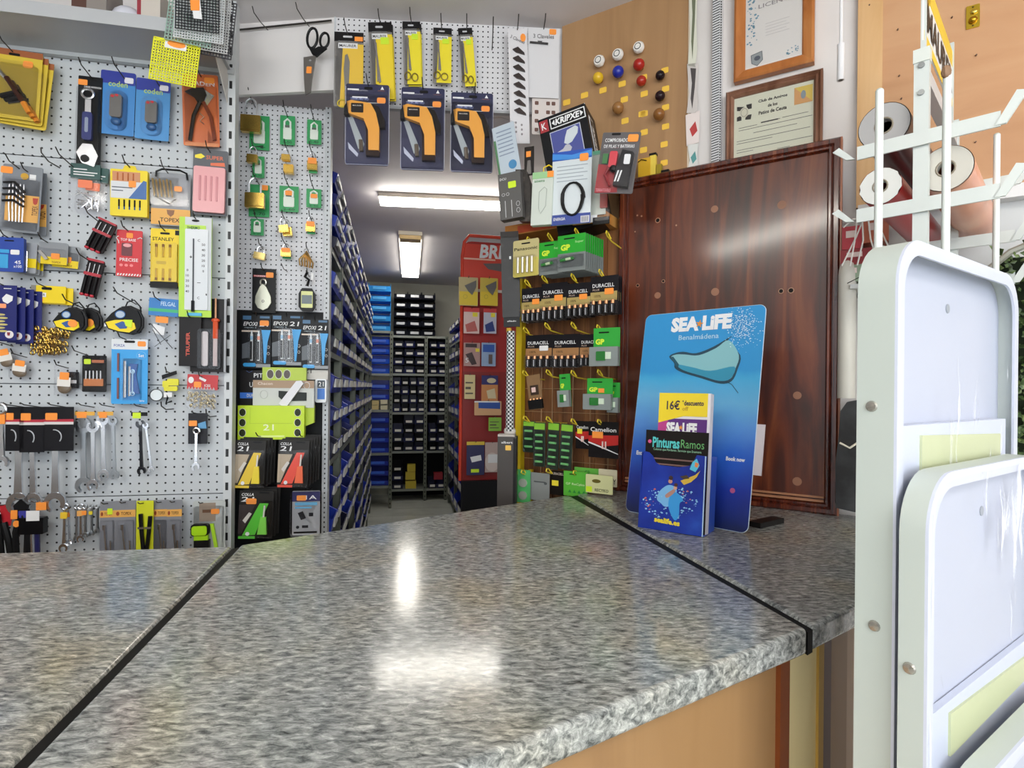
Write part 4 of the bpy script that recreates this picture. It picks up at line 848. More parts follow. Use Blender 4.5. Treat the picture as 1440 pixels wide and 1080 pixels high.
it = card(LW, (271, 704, 317, 776), 'bfc4c2', .035, 'clear blister of a lime green and black flashlight in the bottom row', r=.08); it.add('card_print', m('9a8a7a', .4), ('b', .2, .04, .7, .4, 2, 2.6)); it.add('lamp_head', m('b4e820', .35), ('b', .04, .46, .5, .64, 4, 24, .08), ('b', .1, .64, .52, .74, 4, 20)); it.add('head_rim', BLK, ('b', .0, .43, .54, .66, 4, 20, .1)); it.add('lamp_body', BLK, ('b', .1, .74, .56, 1.0, 4, 20)); it.add('side_strip', m('b8ea30', .4), ('p', [(.56, .44), (.66, .44), (.82, .98), (.72, .98)], 4, 12)); price(it, .56, .16, .82, .26, 3.2); it.add('band', m('6a4a34', .4), ('b', .3, .17, .56, .23, 2.6, 3.2)); it.text('1 1 8', .34, .93, .2, .03, WHT, 21); blis(it, .02, .1, .96, 1.0, 27); hook(it, .3, .06, 40, 'lime flashlight blister', up=6)
# dark tools at lower left
it = It(LW, (-10, 709, 20, 778), .045, 'pliers', 'black-handled pliers with a red card at the lower left edge', 'pliers'); it.add('red_card', m('c02430', .4), ('p', [(.3, 0), (1.0, .05), (.85, .44), (.5, .46)], 0, 2)); it.add('handle', BLK, ('t', [(.3, .2, 10), (.45, .6, 12), (.5, 1, 10)], 9)); it.add('handle', BLK, ('t', [(.6, .36, 10), (.85, .7, 12), (.95, 1, 10)], 9)); it.add('price_sticker', LIME, ('b', .3, .1, .5, .22, 20, 21)); hook(it, .5, .05, 40, 'red card pliers', up=6)
it = It(LW, (20, 700, 46, 778), .05, 'pliers', 'black pliers with two orange stickers, second from the lower left', 'pliers'); it.add('jaws', BLK, ('p', [(.1, .12), (.5, 0), (.9, .12), (.8, .3), (.2, .3)], 2, 14)); it.add('handle', BLK, ('t', [(.4, .3, 9), (.2, .6, 11), (.25, 1, 10)], 8)); it.add('handle', BLK, ('t', [(.6, .3, 9), (.85, .6, 11), (.8, 1, 10)], 8)); it.add('blue_band', m('3a3a98', .4), ('b', .4, .22, 1.05, .34, 14, 16)); it.add('price_sticker', OR_, ('b', .0, .2, .36, .36, 16, 17, .04), ('e', .34, .44, .18, .06, 19, 20)); hook(it, .5, .05, 40, 'orange sticker pliers', up=6)
it = It(LW, (42, 700, 68, 778), .045, 'hammer', 'black headed hammer hanging below the large spanners', 'hammer'); it.add('head', m('0f0f12', .3), ('b', -.3, .33, 1.0, .62, 2, 26, .05)); it.add('handle', m('20205a', .35), ('t', [(.55, .6, 14), (.58, 1.0, 14)], 7)); it.add('steel_tube', CHROME, ('t', [(.2, .6, 12), (.24, 1.0, 12)], 5)); it.add('label_slip', WHT, ('b', .1, .2, .8, .38, 26, 27)); it.add('price_sticker', OR_, ('b', .55, .06, 1.1, .2, 20, 21)); hook(it, .5, .1, 40, 'black headed hammer', up=6)
# left edge spanner
spanner(LW, 3, 575, 4, 650, 9, .06, 'chrome spanner cut by the left edge of the photo', tagc=OR_)
# things on the top shelf
SHF = Plane(*(LW.p + LW.n * .12).xy, 11.5)
def onshelf(px, wd, dp, h, mat, name, label, cat, off=.0):
    u, _, _ = SHF.hit(px, 5, 0); t = MB().box(-wd / 2, -dp / 2, 0, wd / 2, dp / 2, h).build(name, mat, None, False, frameM(SHF, u, H0 + 1.019, off)); return tag(t, label, cat)
onshelf(75, .12, .10, .03, m('2a50b8', .4), 'blue_tray', 'flat blue tray on the top shelf', 'tray', -.01)
onshelf(125, .05, .08, .12, m('5a3a30', .5), 'carton', 'dark brown carton on the top shelf', 'box'); onshelf(148, .05, .1, .14, m('8e8680', .5), 'carton', 'grey carton between the dark box and the white globe', 'box')
u, _, _ = SHF.hit(181, 5, 0); t = MB().ball((0, 0, .045), .045, .045, .045, 16, 10).build('globe', m('dfe0ea', .3), None, True, frameM(SHF, u, H0 + 1.019, 0)); tag(t, 'white round globe on the top shelf', 'globe')
onshelf(206, .03, .05, .13, m('a03440', .5), 'carton', 'narrow dark red carton right of the white globe', 'box'); onshelf(222, .05, .1, .13, m('cfc6bc', .5), 'carton', 'beige carton on the top shelf beside the mesh sheets', 'box')
# ------------------------------------------------------------------ padlocks and glue packs on the narrow pegboard
GRN = m('2f9a58', .45); GRN2 = m('3a8a5a', .45)
def padlock(box, off, label, mat=None, keys=False, tilt=0):
    it = It(CB, box, off, 'padlock', label, 'padlock', 'padlocks on the narrow pegboard', tilt)
    it.add('shackle', CHROME, ('t', [(.2, .58, 9), (.2, .2, 9), (.28, .07, 9), (.42, .0, 9), (.58, .0, 9), (.72, .07, 9), (.8, .2, 9), (.8, .58, 9)], it.W * 55))
    it.add('body', mat or BRASS, ('b', 0, .5, 1, 1, 0, 18, .06)); it.add('body_groove', m('8a6c30', .35, .8), ('b', .02, .93, .98, .96, 17.6, 18.4))
    if keys: it.add('key', CHROME, ('r', -.12, .62, .12, .07, 1.2, 8), ('t', [(-.14, .68, 8), (-.25, .98, 8)], 2))
    return it
def lockcard(box, off, label, txt_=None, inner=True, pr=None, tilt=0):
    it = It(CB, box, off, 'padlock_card', label, 'padlock card', 'green padlock cards', tilt); it.add('green_card', GRN, ('b', 0, 0, 1, 1, 0, 2, .02))
    if inner:
        it.add('white_lock_print', m('dfe8dc', .4), ('b', .22, .42, .78, .82, 2, 5, .08)); it.add('shackle_print', m('e8f0e6', .4), ('t', [(.3, .44, 4), (.3, .22, 4), (.5, .12, 4), (.7, .22, 4), (.7, .44, 4)], it.W * 70)); it.add('keyway', m('566058', .4), ('b', .32, .34, .68, .42, 5, 6, .03))
    if txt_: it.text(txt_, .5, .91, .6, .09, m('0c3a20'), 2.6)
    if pr: it.add('price_sticker', OR_, ('b', pr[0], pr[1], pr[2], pr[3], 8, 9, .05))
    return it
hk = lambda it, w_, **k: hook(it, what=w_, **k)
lockcard((351, 163, 379, 211), .012, 'large green padlock card behind the top left brass padlock', '4', True); hk(padlock((340, 141, 368, 188), .045, 'large brass padlock with a tall shackle at the top left', keys=True), 'top left brass padlock', ny=0.03, L=50)
hk(lockcard((394, 163, 415, 204), .02, 'green card with a white padlock, top row middle', '5-50'), 'top middle padlock card', L=80); hk(lockcard((432, 169, 452, 203), .02, 'green card with a white padlock, top row right', '5-40'), 'top right padlock card', L=80)
hk(padlock((349, 208, 364, 231), .05, 'small brass padlock in the second row at left', tilt=3), 'second row left padlock', ny=.03, L=30); lockcard((355, 220, 372, 250), .02, 'small green card with brass tag under the second row padlock', '6-30')
hk(padlock((397, 211, 409, 228), .06, 'small brass padlock in the second row, upper one of the middle pair', keys=True), 'second row middle padlocks', ny=.03, L=40); padlock((400, 221, 414, 246), .035, 'brass padlock right under the small one in the second row middle')
def minilock(box, lb, tilt=0):
    it = padlock(box, .03, lb, tilt=tilt); it.add('green_tag', GRN, ('b', .1, .8, .95, 1.1, -2, 0)); it.add('price_sticker', OR_, ('b', .1, .35, .95, .68, 19, 20, .06)); return it
hk(minilock((433, 216, 447, 241), 'tiny brass padlock with an orange sticker, second row right'), 'second row right padlock', ny=.2, L=80)
lockcard((350, 260, 379, 305), .012, 'green card numbered 4-70 behind the lower big brass padlock', '4-70', False, (.6, .02, .95, .18)); hk(padlock((346, 252, 373, 294), .05, 'large brass padlock in the third row at left'), 'third row left padlock', ny=.03, L=50)
hk(lockcard((393, 262, 420, 298), .022, 'green card numbered 2-60 with an orange sticker', '2-60', True, (.32, .2, .68, .38)), '2-60 padlock card', L=90); hk(lockcard((431, 266, 452, 292), .022, 'green card numbered 2-50 with an orange sticker', '2-50', True, (.3, .3, .75, .52)), '2-50 padlock card', L=90)
hk(lockcard((353, 308, 371, 331), .02, 'small pale green padlock card in the fourth row at left', '6-20'), 'fourth row padlock card', L=50)
hk(padlock((393, 308, 406, 328), .05, 'brass padlock in the fourth row middle, front one', tilt=-8, keys=True), 'fourth row middle padlocks', ny=.03, L=40); padlock((398, 310, 411, 333), .03, 'brass padlock in the fourth row middle, back one', tilt=-6)
hk(minilock((431, 306, 444, 327), 'tiny padlock with an orange sticker, fourth row right'), 'fourth row right padlock', ny=.2, L=50)
hk(padlock((359, 347, 375, 366), .03, 'small brass padlock in the fifth row at left', m('c8b070', .3, .9), True, 10), 'fifth row left padlock', ny=.03, L=40); hk(minilock((396, 344, 410, 362), 'tiny padlock with a yellow sticker, fifth row middle'), 'fifth row middle padlock', ny=.2, L=90)
it = It(CB, (420, 350, 444, 381), .04, 'key_bundle', 'bundle of gold coloured keys hanging above the black scale', 'keys'); it.add('ring', CHROME, ('r', .5, .12, .16, .1, 1.4, 8))
for i in range(6): it.add('key', m('c8a468', .25, 1), ('t', [(.5, .16, 6 + 3 * i), (.05 + .17 * i, .5 + .04 * i, 6 + 3 * i), (.1 + .15 * i, .78 + .03 * i, 6 + 3 * i)], 3.2))
hk(it, 'gold key bundle', L=30)
it = card(CB, (355, 378, 388, 440), '141416', .02, 'black card with a steel pulley block', r=.02); it.add('red_word_band', m('c03028', .4), ('b', .05, .15, .6, .19, 2, 2.6)); price(it, .58, .08, .9, .2, 3); slot(it, .45, .06, .3, 2.2); it.add('pulley_shell', m('a8a898', .25, .6), ('p', [(.48, .36), (.62, .42), (.82, .64), (.84, .78), (.7, .9), (.5, .95), (.28, .9), (.16, .78), (.18, .64), (.36, .42)], 4, 16)); it.add('pulley_eye', m('c8c8bc', .25, .8), ('r', .48, .32, .12, .07, 3.2, 8)); it.add('rivet', m('d8d8d0', .2, .9), ('s', .5, .75, .06, .03, 3, 16)); it.text('TORREX', .32, .17, .5, .03, WHT, 3); hk(it, 'pulley block card', L=50)
it = It(CB, (421, 383, 444, 438), .035, 'pocket_scale', 'black and yellow pocket device with a wrist strap', 'scale'); it.add('wrist_strap', BLK, ('t', [(.5, .0, 6), (.35, .12, 8), (.6, .2, 8), (.5, .36, 8)], 5)); it.add('case', BLK, ('p', [(.2, .42), (.8, .42), (1, .56), (1, .9), (.82, 1), (.2, 1), (0, .9), (0, .56)], 0, 14)); it.add('yellow_face', m('d8dc90', .35), ('b', .16, .5, .86, .92, 14, 16, .05)); it.add('display', m('4a5a5c', .2), ('b', .2, .6, .82, .82, 16, 17)); it.add('white_clip', WHT, ('b', .72, .02, .86, .2, 4, 8)); hk(it, 'pocket scale', L=20)
u, z, _ = CB.hit(404, 382, 0); o = MB().tube([(0, 0, 0), (-.002, -.05, 0), (-.003, -.085, .012)], .0015, 6).build('peg_hook', HOOKM, None, True, frameM(CB, u, z, 0)); tag(o, 'empty wire hook between the pulley card and the pocket device', 'hook', 'wire hooks on the pegboards')
# epoxy packs
CYB = m('2f9ede', .35)
for k, (bx, n_) in enumerate([((340, 443, 381, 518), 1), ((382, 443, 424, 515), 2), ((424, 449, 462, 520), 1)]):
    it = card(CB, bx, '15171b', .05 + .01 * (k == 0), 'black and blue glue syringe pack, %s of the three in a row' % ['leftmost', 'middle', 'rightmost'][k], cat='glue pack', group='black and blue glue packs', r=.01, name='glue_pack')
    it.text('EPOXI', .3, .17, .46, .075, WHT, 2.6, slant=.2); it.text('21', .76, .17, .3, .085, WHT, 2.6, slant=.2); it.add('blue_print', m('3c6a90', .4), ('b', .04, .02, .32, .09, 2, 2.5), ('b', .62, .02, .95, .06, 2, 2.5)); it.add('print_line', m('d8c8b8', .4), ('b', .0, .29, .6, .32, 2, 2.5)); it.text('rapido 2', .3, .24, .4, .03, m('a8b8c0'), 2.6)
    it.add('blue_wedge', CYB, ('p', [(.68, .28), (1.0, .28), (.9, .5), (.84, .9), (.78, .9), (.74, .5)], 3, 6)); it.add('photo_print', m('5a6066', .4), ('p', [(.02, .55), (.28, .5), (.28, .8), (.02, .82)], 2, 3)); it.add('blue_spot', CYB, ('b', .06, .9, .5, .97, 2, 4, .1)); it.add('grey_foot', m('8a8e92', .35), ('b', .5, .92, 1, .98, 2, 4))
    for j, x in enumerate((.36, .6)): sy = it.add('syringe', m('e8ecee', .25), ('t', [(x, .36, 9), (x, .86, 9)], 4.6), ('t', [(x, .3, 9), (x, .36, 9)], 3)); it.add('syringe_band', [m('9ac4e0', .3), m('f09a80', .3)][j], ('t', [(x, .4, 9), (x, .47, 9)], 4.9), parent=sy); it.add('black_print', BLK, ('b', x - .03, .5, x + .03, .84, 13.3, 14), parent=sy)
    it.add('clear_blister', CLEAR, ('b', .26, .27, .74, .93, 2, 18, .04)); it.add('side_rings', WHT, ('r', .92, .6, .04, .025, .6, 3), ('r', .92, .72, .04, .025, .6, 3))
    if k == 0: price(it, .62, .1, .93, .2, 3)
    if n_ > 1: stack(it, n_, 12, 7, 1, 'black and blue glue syringe pack', 'black and blue glue packs')
    hk(it, 'glue syringe pack, %s one' % ['leftmost', 'middle', 'rightmost'][k], L=14)
# boxes behind
it = card(CB, (340, 521, 382, 571), '1d1a1c', .05, 'black glue display carton with a blue stripe at the left', cat='box', name='display_carton', thick=20, r=0, cardname='carton_body'); it.add('blue_stripe', m('3a7ae0', .4), ('b', 0, .62, .5, .78, 20, 21)); it.text('DUR', .34, .7, .22, .09, WHT, 21.4); it.text('UTI', .44, .4, .26, .14, WHT, 20.6); it.text('PIT', .6, .14, .3, .12, WHT, 20.6); it.add('signature_line', m('5a7ab8', .4), ('t', [(.2, .02, 20), (.3, .06, 21), (.4, .02, 21)], .6))
it = card(CB, (371, 517, 432, 536), 'b2c83a', .062, 'lime green box edge with round pictures above the tan box', cat='box', name='display_carton', thick=20, r=0, cardname='carton_body'); it.add('round_pictures', m('4a3c38', .4), *[('e', .18 + .19 * i, .5, .07, .3, 20, 21) for i in range(3)]); it.add('picture_rings', WHT, *[('r', .18 + .19 * i, .5, .08, .34, .9, 21) for i in range(3)])
it = card(CB, (358, 535, 443, 573), 'c9ccc6', .085, 'tan and grey box showing a white remote opener', cat='box', name='remote_box', thick=22, r=0, cardname='carton_body'); it.add('tan_band', m('a88c70', .45), ('b', 0, 0, 1, .28, 22, 23)); it.add('round_print', m('b0b4b0', .4), ('r', .18, .52, .06, .15, .6, 23)); it.add('black_receiver', m('242a28', .4), ('p', [(.42, .38), (.88, .44), (.88, .74), (.5, .76), (.42, .6)], 23, 26)); it.add('white_remote', m('e0e0e4', .3), ('p', [(.72, .02), (.8, .0), (.84, .1), (.58, .92), (.5, .95), (.44, .84)], 26, 40)); it.text('Chacon', .2, .12, .24, .1, m('e8d8c8'), 23.6); it.add('seal_ring', WHT, ('r', .88, .18, .05, .12, .8, 24))
it = It(CB, (444, 533, 460, 566), .04, 'glue_bottle', 'white and blue bottle numbered 21 beside the tan box', 'bottle'); it.add('bottle_body', m('e4e8ea', .35), ('b', 0, 0, 1, 1, 0, 14, .2)); it.add('blue_label', m('3a7ad0', .4), ('b', .2, .4, .85, .86, 14, 15)); it.add('dark_label', m('20303c', .4), ('b', .2, .06, .85, .38, 14, 15)); it.text('21', .52, .22, .45, .2, WHT, 16)
it = card(CB, (425, 516, 462, 534), 'c8c4bc', .03, 'small cream box with dark print behind the lime box', cat='box', name='display_carton', thick=14, r=0, cardname='carton_body'); it.text('21', .25, .3, .25, .4, m('3a3432'), 14.6)
it = card(CB, (338, 570, 430, 617), 'c4e012', .10, 'bright lime green display box printed with the number 21', cat='box', name='display_box', thick=30, r=0, cardname='box_front'); LB = it
[it.add('round_icon', m('2a3010', .4), ('e', .07 if i < 3 else .90, .2 + .3 * (i % 3), .048, .11, 30, 31)) for i in range(6)]; it.add('icon_rings', WHT, *[('r', .07 if i < 3 else .90, .2 + .3 * (i % 3), .05, .115, .7, 31) for i in range(6)]); it.text('21', .46, .64, .16, .18, m('eef6c8'), 30.8); it.add('small_print', m('e0f090', .4), ('b', .3, .88, .7, .93, 30, 30.6)); it.add('panel_line', m('a8c408', .4), ('b', .18, .05, .185, .52, 30, 30.5), ('b', .18, .52, .82, .53, 30, 30.5)); it.add('side_flap', m('b4cc20', .45), ('p', [(1, 0), (1.13, 0), (1.13, .52), (1, .62)], -20, 2))
for k, (bx, c1, c2_, lb, nb, tl) in enumerate([((331, 619, 373, 686), 'e8c83a', 'f0d840', 'glue tube blister in yellow under the lime box, front of its row', 4, 2), ((391, 619, 434, 685), 'e8503c', 'f07048', 'glue tube blister in red beside the yellow one, front of its row', 5, 2), ((336, 690, 384, 757), '5cc83c', '8ce05c', 'glue tube blister in green just above the granite, front of its row', 3, 2)]):
    it = card(CB, bx, '2a2826', .17, lb, cat='glue pack', name='glue_pack', r=.02, tilt=tl); it.add('pale_print', m('b8a890' if k < 2 else '3a3030', .4), ('p', [(0, .3), (.46, .3), (.1, .9), (0, .9)], 2, 2.6)); it.text('COLLA', .24, .08, .36, .06, WHT, 2.8, slant=.2); it.text('21', .24, .18, .36, .1, WHT, 2.8, slant=.2); slot(it, .72, .04, .3, 2.4)
    it.add('colour_band', m(c1, .4), ('p', [(.6, .26), (.86, .26), (.5, .92), (.12, .94)], 2.6, 4)); it.add('tube_nozzle', m('e8e4dc', .3), ('t', [(.76, .3, 10), (.74, .56, 10)], 3)); it.add('glue_tube', m(c2_, .3), ('p', [(.66, .54), (.82, .54), (.86, .9), (.58, .9)], 4, 14)); it.add('small_arrow', m('d8d4cc', .4), ('p', [(.12, .62), (.3, .45), (.38, .48), (.2, .68)], 3, 4)); it.add('bottom_edge', m(c1, .4), ('b', .02, .95, .5, 1.0, 2, 5)); it.add('round_seal', WHT, ('e', .28, .9, .06, .04, 4, 5)); it.add('clear_blister', CLEAR, ('b', .1, .2, .98, .97, 2, 17, .03))
    if k == 2: price(it, .2, .16, .5, .28, 3.2)
    stack(it, nb, 20, 6, 3, ['yellow', 'red', 'green'][k] + ' glue tube blister', ['yellow', 'red', 'green'][k] + ' glue tube blisters'); hk(it, ['yellow', 'red', 'green'][k] + ' glue tube blisters', nx=.72, ny=.04, L=20)
it = card(CB, (411, 690, 450, 752), 'd8dadc', .12, 'clear blister with white and navy card at lower right of the narrow board', tilt=0, r=.05); it.add('navy_header', m('2c2a60', .4), ('b', 0, 0.02, 1, .24, 2, 3)); price(it, .16, .1, .5, .22, 3.2); it.add('blue_print', m('6ab0d8', .4), ('b', .1, .26, .9, .33, 2, 3), ('b', .1, .36, .7, .4, 2, 3)); it.add('dark_shapes', m('2c2c30', .4), ('p', [(.2, .5), (.38, .46), (.5, .62), (.32, .66)], 2, 3), ('b', .6, .5, .76, .58, 2, 3), ('b', .36, .78, .58, .84, 2, 3), ('e', .2, .82, .06, .035, 2, 3)); it.add('black_foot', BLK, ('b', .06, .92, .9, .96, 2, 3)); it.text('1A', .68, .15, .4, .09, WHT, 3.4); blis(it, -.03, 0, 1.08, 1, 22, .1); hk(it, 'white and navy blister', L=20)
# ------------------------------------------------------------------ header goods
u0, z0, _ = HL.hit(336, 42, .012); u1, z1, _ = HL.hit(465, 28, .012)
o = MB().tube([(u0, -.012, z0), (-.01, -.012, z1 - .002)], .0032, 7).build('hook_rail', HOOKM, None, True, frameM(HL, 0, 0)); tag(o, 'thin dark metal rail along the plain header board', 'rail')
for k, px in enumerate((374, 432)):
    u, z, _ = HL.hit(px + 4, 42 if k == 0 else 37, .01); o = MB().tube([(0, -.016, -.004), (0, -.06, -.006), (0, -.10, .0), (0, -.11, .015)], .0016, 6).build('peg_hook', HOOKM, None, True, frameM(HL, u, z, 0)); tag(o, ['empty wire hook on the thin rail of the plain header', 'wire hook on the rail holding the big black-handled scissors'][k], 'hook', 'wire hooks on the pegboards')
it = It(HL, (427, 37, 463, 131), .05, 'scissors', 'large scissors with black handles and a wide steel blade', 'scissors', tilt=4)
it.add('handle_loop', BLK, ('r', .3, .19, .2, .15, 4.2, 4)); it.add('handle_loop', BLK, ('r', .78, .22, .17, .11, 4.0, 4)); it.add('handle_neck', BLK, ('p', [(.12, .28), (.4, .36), (.6, .32), (.9, .34), (.66, .42), (.52, .47), (.36, .44)], 0, 8)); it.add('blade', m('8c8884', .3, .8), ('p', [(.02, .48), (.5, .45), (.42, .8), (.4, 1.0), (.2, 1.04), (.1, .8)], 2, 6)); it.add('pivot_screw', CHROME, ('e', .3, .53, .05, .015, 6, 8)); it.add('price_sticker', OR_, ('b', .18, .62, .38, .72, 6, 7, .03))
MAUC = 'f0d428'
def maurer(box, off, label, tilt, kind, hc='1c1a1c', pst=None, colr=MAUC, extra=0):
    it = card(HC, box, '8c8884', off, label, cat='scissors pack', group='MAURER scissors packs', tilt=tilt, name='scissors_pack', r=.02)
    it.add('black_header', m(hc, .4), ('b', 0, 0, 1, .13, 2, 3)); slot(it, .45, .06, .34, 3.1) if 0 else it.add('hang_hole', m('c8c8cc', .4), ('b', .3, .05, .62, .075, 3, 3.5, .04)); it.add('yellow_panel', m(colr, .4), ('p', [(.3, .16), (1, .16), (1, 1), (.2, 1)], 2, 3)); it.add('white_label', WHT, ('b', .14, .15, .8, .22, 3, 3.6)); it.text('MAURER', .47, .185, .58, .038, BLK, 4)
    if kind == 'knife': it.add('blade', m('9a9894', .3, .7), ('p', [(.38, .32), (.46, .3), (.54, .4), (.5, .92), (.4, .92), (.34, .5)], 3, 6)); it.add('handle', m('d8c038', .35), ('r', .3, .97, .16, .05, 2.2, 6))
    else:
        it.add('blades', m('b4b0ac', .25, .9), ('p', [(.22, .24), (.3, .24), (.46, .78), (.38, .8)], 4, 7), ('p', [(.3, .28), (.34, .28), (.36, .78), (.3, .78)], 6, 9)); it.add('finger_ring', m('9a8a4c', .3, .9), ('r', .24, .88, .17, .06, 1.8, 8)); it.add('finger_ring', m('9a8a4c', .3, .9), ('r', .64, .9, .17, .06, 1.8, 8))
    blis(it, .04, .14, .97, .98, 12, .04)
    if pst: it.add('price_sticker', pst, ('b', .5, .2, .86, .29, 4, 4.6, .03) if pst is LIME else ('b', .7, .06, .98, .12, 4, 4.6))
    return it
for k, (bx, tl, kd, ps, cl) in enumerate([((470, 46, 511, 150), 0, 'knife', OR_, 'e8c040'), ((520, 32, 553, 140), -3, 'sc', LIME, MAUC), ((567, 31, 592, 119), -2, 'sc', LIME, 'f2e02c'), ((609, 40, 635, 117), 0, 'sc', LIME, 'f2e02c'), ((647, 40, 667, 122), -5, 'sc', LIME, 'f2e02c')]):
    it = maurer(bx, .035 + (.02 if k == 0 else 0), 'MAURER scissors pack on the header pegboard, %s from the left' % ['orange one, first', 'second', 'third', 'fourth', 'fifth and narrowest'][k], tl, kd, pst=ps, colr=cl)
    if k in (1, 2): stack(it, 2, 10, 3, -2, 'MAURER scissors pack', 'MAURER scissors packs')
    hook(it, .46, .06, 60, 'MAURER scissors pack, %s from left' % ['first', 'second', 'third', 'fourth', 'fifth'][k])
for k, bx in enumerate([(486, 119, 547, 233), (564, 124, 625, 240), (634, 131, 693, 243)]):
    it = card(HC, bx, '26284c', .075, 'blister of an orange and black infrared thermometer gun, %s of three' % ['left', 'middle', 'right'][k], cat='thermometer', group='infrared thermometer guns', name='thermometer_blister', r=.05)
    it.add('top_print', WHT, ('b', .04, .06, .3, .08, 2, 2.6), ('b', .15, .155, .5, .175, 2, 2.6), ('b', .1, .225, .9, .23, 2, 2.6), ('p', [(.8, .06), (.84, .02), (.88, .06)], 2, 2.6)); it.text('TERMOMETRO', .32, .185, .42, .03, m('8f9cd0'), 3); slot(it, .52, .05, .2, 2.4); price(it, .72, .16, .92, .23, 3)
    g = it.add('gun_body', m('e8a23c', .35), ('p', [(.06, .26), (.16, .24), (.6, .27), (.72, .38), (.8, .56), (.8, .84), (.56, .84), (.55, .6), (.44, .46), (.1, .4)], 5, 24)); it.add('display_panel', m('241e1c', .3), ('b', .16, .28, .44, .39, 24, 26, .02)); it.add('nose', BLK, ('p', [(.0, .32), (.08, .25), (.12, .25), (.1, .42), (.0, .42)], 5, 24)); it.add('rear_shell', m('1c1614', .25), ('p', [(.56, .26), (.78, .3), (.92, .46), (.92, .56), (.8, .56), (.7, .42)], 4, 20)); it.add('trigger_grip', m('2c1a14', .25), ('p', [(.46, .46), (.56, .5), (.58, .84), (.8, .84), (.8, .9), (.5, .9), (.5, .62)], 4, 20)); it.text('MAURER', .3, .31, .2, .014, m('d8d0c8'), 26.6, parent=None)
    it.add('silver_print', m('a8b0b4', .3, .4), ('p', [(.06, .42), (.16, .4), (.44, .74), (.4, .8), (.3, .8)], 2.6, 4)); it.add('battery', m('7a7064', .3, .6), ('t', [(.36, .7, 8), (.38, .84, 8)], 7)); it.add('painted_glints', m('cfd4e8', .2, .5), ('p', [(.06, .72), (.3, .86), (.28, .9), (.08, .8)], 2.6, 3)); it.add('clear_blister', CLEAR, ('b', .0, .12, 1, .99, 2, 28, .08)); it.add('white_edge', m('c9cad8', .3), ('t', [(.02, .99, 1), (.98, .99, 1), (1, .95, 1), (1, .03, 1)], 1.2), ('t', [(.02, .99, 1), (0, .96, 1), (0, .03, 1)], 1.2))  # glints on the blister are put in as a pale plate
    hook(it, [.52, .5, .57][k], .05, 45, 'thermometer gun blister, %s one' % ['left', 'middle', 'right'][k])
for k, (px, py) in enumerate([(692, 70), (667, 92)]):
    u, z, _ = HC.hit(px, py, 0); o = MB().tube([(0, 0, 0), (0, -.06, 0), (.0, -.13, .03)] if k == 0 else [(0, 0, -.1), (0, -.012, -.1), (0, -.012, 0)], .0019, 6).build('peg_hook', HOOKM, None, True, frameM(HC, u, z, 0)); tag(o, ['empty wire hook right of the narrowest scissors pack', 'straight wire hook above the right thermometer gun'][k], 'hook', 'wire hooks on the pegboards')
# clip strips and knife sheets
it = card(HC, (716, 40, 743, 202), 'dcdadc', .05, 'long white strip card with a column of small metal clips', cat='display card', r=.02, tilt=-2, name='clip_strip')
for i in range(8): it.add('metal_clip', m('4a4240', .3, .6), ('p', [(.22, .19 + .075 * i), (.5, .17 + .075 * i), (.82, .22 + .075 * i), (.84, .235 + .075 * i), (.4, .215 + .075 * i)], 2, 8))
it.add('price_sticker', OR_, ('e', .78, .085, .14, .035, 3, 4)); it.text('3 Claveles', .5, .1, .8, .03, m('6a6668'), 3, rot=-24); it.add('small_marks', m('8a8486', .4), *[('e', .3 + .3 * (i % 2), .82 + .02 * i, .05, .01, 2, 2.6) for i in range(6)]); hook(it, .4, .03, 55, 'clip strip card')
it = card(HC, (742, 40, 786, 138), 'd9d8da', .035, 'white sheet reading 3 Claveles with one pocket knife', cat='display card', r=.02, name='knife_sheet'); it.text('3 Claveles', .5, .12, .66, .06, m('5a5658'), 2.8); price(it, .68, .01, .9, .09, 2.8); it.add('pocket_knife', m('6a6a6c', .25, .8), ('t', [(.06, .22, 5), (.64, .23, 5)], 4), ('p', [(.3, .2), (.38, .24), (.46, .2)], 7, 8)); hook(it, .5, .03, 55, '3 Claveles sheet')
it = card(HC, (748, 138, 786, 190), 'd8cfca', .028, 'pale printed sheet with small brown drill icons below the knife sheet', cat='display card', r=.06, name='printed_sheet'); [it.add('brown_icon', m('6a4a40', .4), ('b', [.1, .52, .72][i % 3], .1 + .24 * (i // 3), [.1, .52, .72][i % 3] + .14, .2 + .24 * (i // 3), 2, 2.6, .03)) for i in range(12)]; it.add('foot_mark', m('b8b0ac', .4), ('e', .34, .93, .16, .04, 2, 2.6))
# ------------------------------------------------------------------ red tool display in the passage mouth
RP = Plane(*G(0, 3.0).xy, 13)
RDP = m('a81e18', .35); RDL = m('d8402c', .35)
it = It(RP, (646, 334, 742, 712), 0, 'tool_display', 'tall red display board headed with big white letters BRI', 'display stand')
it.add('back_board', RDP, ('b', .02, .02, 1, .9, -4, 0, .14)); it.add('red_tube_frame', m('e0472e', .3), ('t', [(.02, .9, 6), (.02, .08, 6), (.05, .025, 6), (.12, .0, 6), (.9, .0, 6), (.97, .02, 6), (1, .08, 6), (1, .9, 6)], 9)); it.add('header_panel', m('d8402c', .35), ('p', [(.04, .03), (.96, .03), (.96, .2), (.04, .2)], 0, 6)); it.add('white_stripe', m('f0c0a8', .4), ('b', .04, .082, .5, .088, 6, 7)); it.add('white_rail', m('e8d8d0', .4), ('b', .06, .196, .98, .206, 6, 14))
it.add('grey_emblem', m('6a6260', .4), ('p', [(.32, .1), (.96, .09), (.96, .17), (.82, .17), (.72, .13), (.4, .12)], 6, 7)); it.text('BRIXO', .62, .055, .68, .052, WHT, 8, bold=.035, slant=.12); it.add('black_base', BLK, ('b', .04, .9, 1, 1.6, -10, 30)); it.add('lower_panel', m('8c1712', .4), ('b', .04, .5, .96, .9, 0, 2))
